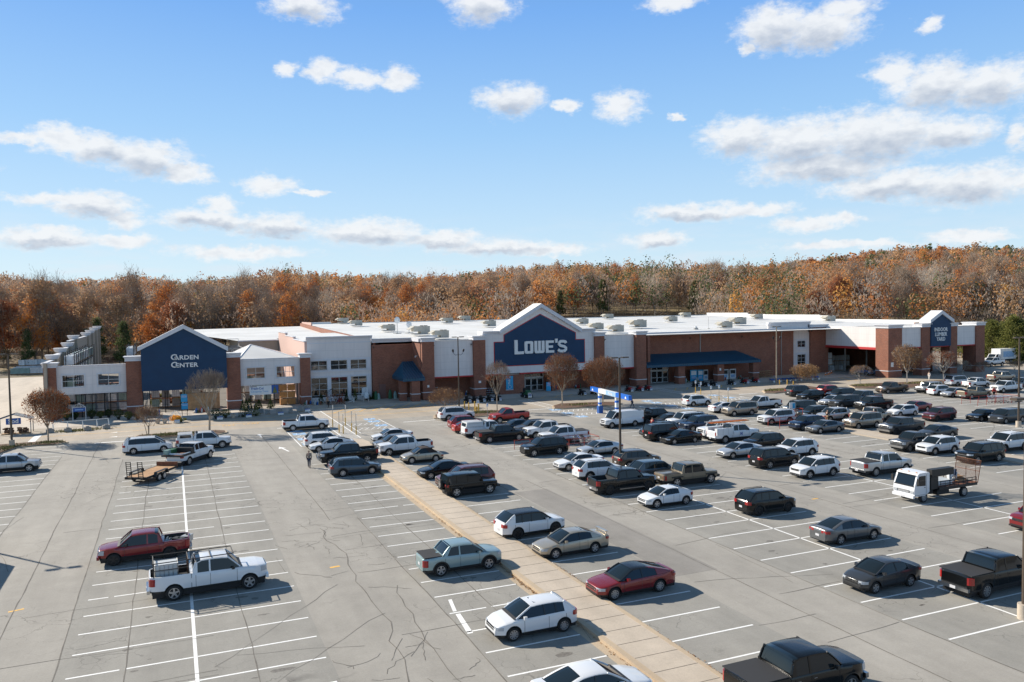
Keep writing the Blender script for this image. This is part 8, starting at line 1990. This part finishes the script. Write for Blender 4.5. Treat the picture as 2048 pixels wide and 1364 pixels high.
bush('flower_display',.1,123.6,1.0,.9,'yellow and green flower heap under the white wire arch','flowers','leaf_yellow',700,0,'frame_dark',ls=.05); bush('flower_display',.8,123.3,.6,.8,'low green flower heap in front of the yellow one','flowers','leaf_olive',500,0,'frame_dark',ls=.05)
b=MB(); b.tube([(-1.0+1.9*k/10,0,.4+1.35*math.sin(math.pi*k/10)) for k in range(11)],.04,'plastic_white',6); b.tube([(-1.0,0,0),(-1.0,0,.4)],.04,'plastic_white',6); b.tube([(.9,0,0),(.9,0,.4)],.04,'plastic_white',6); b.tube([(-.7+.6*k/4,.1,.5+1.2*math.sin(math.pi/2*k/4)) for k in range(5)],.03,'plastic_white',5); keep(b,'wire_arch',(.2,122.8,0),0,'white curved wire arch over the flower display','arch')
b=MB(); b.box(-.35,.35,-.02,.02,.05,.5,'sign_white'); b.box(-.3,.3,-.03,-.02,.3,.45,'blue_mark'); keep(b,'price_card',(.3,122.3,0),0,'white price card at the foot of the flower display','card')
for i,(u,v) in enumerate(((6.0,122.6),(10.0,123.0),(14.6,123.5),(18.8,125.4))):
    b=MB(); b.box(-.4,.4,-.02,.02,.1,.55,'sign_white'); b.box(-.4,.4,-.03,-.02,.4,.55,'plastic_blue'); b.box(-.03,.03,.02,.3,0,.1,'black'); keep(b,'price_card',(u,v,0),0,'blue and white price card at the kerb, %s right of the flower display'%ordn[i],'card')
for i,(u,v) in enumerate(((4.9,123.8),(7.9,124.0),(-2.2,123.2),(-1.3,123.1))):
    b=MB(); b.tube([(0,0,0),(0,0,.3),(0,0,.62)],[.22,.3,.36],'concrete',10); b.tube([(0,0,.6),(0,0,.63)],.31,'mulch',10); keep(b,'stone_planter',(u,v,0),0,'tan stone planter '+('left of the dark bush under the gable','right of the dark bush under the gable','left of the flower display, outer','left of the flower display, inner')[i],'planter')
# arch with blue sign by the left mesh
t=root('garden_arch','white garden arch with a blue sign before the left mesh screen','arch',(-12.9,133.4,0))
simple('arch_frame',t,lambda b:(b.tube([(-.85,0,0),(-.85,0,1.9),(0,0,2.5),(.85,0,1.9),(.85,0,0)],.05,'plastic_white',6),b.tube([(-.85,0,1.9),(.85,0,1.9)],.04,'plastic_white',5),b.tube([(-.4,0,1.9),(0,0,2.4),(.4,0,1.9)],.03,'plastic_white',5))); simple('arch_sign',t,lambda b:(b.box(-.8,.8,-.03,.03,1.25,1.8,'plastic_blue'),b.box(-.55,.55,-.035,-.03,1.45,1.62,'blue_mark')))
# adirondack chairs
def adk(u,v,rz,s,lab,z=.13):
    t=root('garden_chair',lab,'chair',(u,v,z),rz); 
    simple('seat',t,lambda b:[b.box(-.28+.1*k,-.2+.1*k,-.27,.27,.3+.02*k,.32+.02*k,'plastic_white') for k in range(6)])
    simple('backrest',t,lambda b:[b.box(-.02,.0,-.27+.11*k,-.18+.11*k,0,.75+.1*math.sin(math.pi*(k+.5)/5),'plastic_white',Matrix.Translation((-.25,0,.3))@Matrix.Rotation(-.32,4,'Y')) for k in range(5)])
    for sg in (1,-1):
        simple('armrest',t,lambda b,sg=sg:b.box(-.35,.35,sg*.34-.06,sg*.34+.06,.54,.57,'plastic_white')); simple('leg',t,lambda b,sg=sg:(b.box(.24,.30,sg*.32-.02,sg*.32+.02,0,.54,'plastic_white'),b.add([(.3,sg*.29,.36),(.3,sg*.31,.36),(-.55,sg*.31,.0),(-.55,sg*.29,.0),(.3,sg*.29,.26),(.3,sg*.31,.26),(-.45,sg*.31,.0),(-.45,sg*.29,.0)],[(0,1,2,3),(4,7,6,5),(0,3,7,4),(1,5,6,2)],'plastic_white')))
    t.scale=(s,s,s)
adk(27.4,134.0,rad(-20),1.25,'white slatted garden chair, left one on the sunny pavement'); adk(29.9,134.4,rad(-110),1.25,'white slatted garden chair, right one on the sunny pavement'); adk(30.1,136.0,rad(-100),1.9,'oversized white garden chair beside the shop window')
# black metal gazebo
t=root('metal_gazebo','black wire garden gazebo hung with dried garlands before the shop windows','gazebo',(24,133.2,.13))
simple('frame',t,lambda b:([b.tube([(x,y,0),(x,y,1.9),(0,0,2.5)],.04,'black',5) for x in (-1,1) for y in (-1,1)],b.tube([(-1,-1,1.9),(1,-1,1.9),(1,1,1.9),(-1,1,1.9),(-1,-1,1.9)],.035,'black',5)))
rng=np.random.default_rng(3); c=np.stack([rng.uniform(-1.2,1.9,700),rng.normal(-.9,.35,700),rng.uniform(0,1.7,700)],1); o=bpy.data.objects.new('garland',npmesh('garland',[(quads(c,.05,rng),None,0)],['leaf_rust'])); COL.objects.link(o); o.parent=t
# covered goods by the rose door
for i,(u,h) in enumerate(((31.9,1.5),(32.35,1.1),(34.4,1.6),(35.3,1.3))):
    b=MB(); b.tube([(0,0,0),(0,0,h*.5),(0,0,h*.85),(0,0,h)],[.34,.32,.2,.05],'wrap_green' if i%2 else 'plastic_green',9); keep(b,'covered_grill',(u,135.8,.13),0,'dark teal covered garden item %s the rose coloured door, %s'%(('left of','left of','right of','right of')[i],('outer','inner','inner','outer')[i]),'covered item')
# shelf carts by the corner pillar and wood trolleys
for i,u in enumerate((42.0,52.0,57.6)):
    t=root('shelf_rack',('white wire shelf rack right of the brick corner pillar','low white rack right of the left gable pier','low white rack under the blue wall banner')[i],'rack',(u,134.5,0))
    simple('shelf',t,lambda b:[b.box(-.5,.5 if i==0 else 1.2,-.3,.3,z,z+.04,'wrap_white') for z in ((.3,.8,1.3,1.75) if i==0 else (.3,.7,1.05))]); simple('upright',t,lambda b:[b.box(x-.02,x+.02,y-.02,y+.02,0,1.8 if i==0 else 1.1,'black') for x in ((-.5,.5) if i==0 else (-.5,1.2)) for y in (-.3,.3)])
for i,u in enumerate((112.0,113.7,115.4)):
    b=MB()
    for k in range(4):
        for y in (-.5,-.1,.3): b.box(-.7,.7,y,y+.12,.4*k+.12,.4*k+.15,'wood')
        for x in (-.7,-.05,.6): b.box(x,x+.1,-.5,.42,.4*k,.4*k+.12,'wood')
    keep(b,'wooden_frames',(u,134.6,0),0,'stack of bare wooden frames against the long brick wall, %s'%('left','middle','right')[i],'frames','wooden frames by the brick wall')
for i,(u,v) in enumerate(((128,131.5),(129.5,132.3),(131.2,133.6),(132.7,134.6))):
    b=MB(); b.tube([(0,0,.04),(0,0,.75)],[.17,.04],'plastic_orange',9); b.box(-.2,.2,-.2,.2,0,.04,'plastic_orange'); b.tube([(0,0,.35),(0,0,.5)],[.118,.09],'sign_white',9); keep(b,'traffic_cone',(u,v,0),0,'orange traffic cone before the pallet stacks, %s from the left'%ordn[i],'cone','orange cones by the pallets')
# racks of nursery goods and a tan sliding gate behind the mesh screens
for i,(u0,v) in enumerate(((-14.5,143),(-3.6,144),(9.6,146))):
    t=root('storage_rack','black nursery rack with mixed goods behind the mesh, %s'%('left bay','under the navy gable','behind the banner')[i],'rack',(u0,v,0))
    simple('upright',t,lambda b:[b.box(2.6*k-.05,2.6*k+.05,y-.05,y+.05,0,4.6,'black') for k in range(4) for y in (-.6,.6)]); simple('beam',t,lambda b:[b.box(0,7.8,y-.7,y+.7,z,z+.06,'rust') for z in (1.5,3.0,4.5) for y in (0,)])
    for k in range(5):
        for z in range(3): put(('white','green','grey','block')[(k+z+i)%4],u0+.8+1.55*k,v,1.5*z+.08,'wrapped goods, %s shelf, nursery rack %s'%(('ground','middle','top')[z],('left bay','under the navy gable','behind the banner')[i]),'goods on the %s shelf of the nursery rack %s'%(('ground','middle','top')[z],('left bay','under the navy gable','behind the banner')[i]),.92)
t=root('sliding_gate','tan board sliding gate below the navy gable','gate',(2.0,137.4,0)); simple('gate_panel',t,lambda b:[b.box(.6*k+.01,.6*k+.59,0,.06,.1,2.7,'wood') for k in range(8)]); simple('gate_frame',t,lambda b:(b.box(0,4.8,-.03,.0,2.7,2.8,'black'),b.box(0,4.8,-.03,.0,.0,.1,'black')))
for i in range(20):
    b=MB(); rr=random.Random(50+i); n=5+i%4
    for q in range(n): x=rr.uniform(-.5,.5); y=rr.uniform(-.25,.25); h=rr.uniform(.3,.9); b.tube([(x,y,0),(x,y,h*.6),(x+.05,y,h)],[.13,.17,.05],('plastic_green','rust','wrap_grey','plastic_blue','plastic_red')[(i+q)%5],7)
    b.box(-.75,.75,-.4,.4,-.02,.0,'wood'); keep(b,'goods_tray',((-3.4,-2.6,3.4,4.6,11.4,20.2,21.6,25.4,43.4,46.2,47.8,51.2,52.8,66.2,70.5,76.5,94.0,97.2,103.2,107.4)[i],(134.0,133.4,133.6,134.1,134.2,134.3,133.0,135.2,135.3,135.4,135.2,135.3,135.6,135.4,135.2,135.5,133.8,134,133.9,134.1)[i],.15 if 4<i<8 else .02),0,'low tray of mixed coloured goods, %s'%('left foot of navy gable','second left of navy gable','right below navy gable','by the tan gate','behind the banner stock','by the slim right pier','before the first shop window','before the middle shop window','right of corner pillar','behind second mower','behind third mower','right of left gable pier','near the blue banner','behind copper tree','right of copper trees','behind red mowers','under awning, leftmost','under awning, second','under awning, third','under awning, rightmost')[i],'goods')
# garden yard shrubs and guard rail
for i in range(10):
    u=-3+1.5*(i%5)*1.2+rnd.uniform(-.3,.3); v=146+9*(i//5)
    bush('yard_plant',u,v,1.5,1.0,'mixed green and orange nursery plant in the yard under the navy gable','plant','leaf_orange' if i%2 else 'leaf_olive',350,0,'frame_dark',ls=.1,grp='nursery plants in the yard')
t=root('guard_rail','pale wooden guard rail beyond the open canopy bay by the side road','guard rail',(192.5,148,0),rad(60))
simple('rail',t,lambda b:(b.box(-7,7,-.05,.05,.5,.75,'concrete'),b.box(-7,7,-.05,.05,1.1,1.35,'concrete'))); simple('rail_post',t,lambda b:[b.box(-6.9+1.97*k,-6.75+1.97*k,.05,.2,0,1.4,'wood') for k in range(8)])
# security camera and wall lamps
b=MB(); b.box(-.3,0,-.08,.08,0,.12,'plastic_white'); b.tube([(-.3,0,0),(-.3,0,-.2)],.1,'plastic_white',8); keep(b,'security_camera',(38.68,133.6,7.4),0,'white security camera on the sunlit brick return wall','camera')


# ================================================================== LABELS: where look-alikes remain, say which one by its place
def finish_labels():
    cam=SC.camera.matrix_world.inverted(); by={}
    for o in bpy.data.objects:
        if o.parent is None and 'label' in o and o.get('kind') is None: by.setdefault(o['label'],[]).append(o)
    W1=['','first','second','third','fourth','fifth','sixth','seventh','eighth','ninth','tenth','eleventh','twelfth','thirteenth','fourteenth','fifteenth','sixteenth','seventeenth','eighteenth','nineteenth']
    def word(n): return W1[n] if n<20 else ('twentieth' if n==20 else ('twenty-'+W1[n-20] if n<30 else 'thirty-'+W1[n-30] if n>30 else 'thirtieth'))
    for lab,os_ in by.items():
        if len(os_)<2: continue
        def px(o):
            p=cam@Vector((o.location.x,o.location.y,o.location.z)); return p.x/-p.z
        os_.sort(key=px)
        for i,o in enumerate(os_): o['label']=lab+', '+(word(i+1) if i+1<len(os_) or len(os_)<2 else 'rightmost')+(' from left' if i+1<len(os_) else '')
finish_labels()
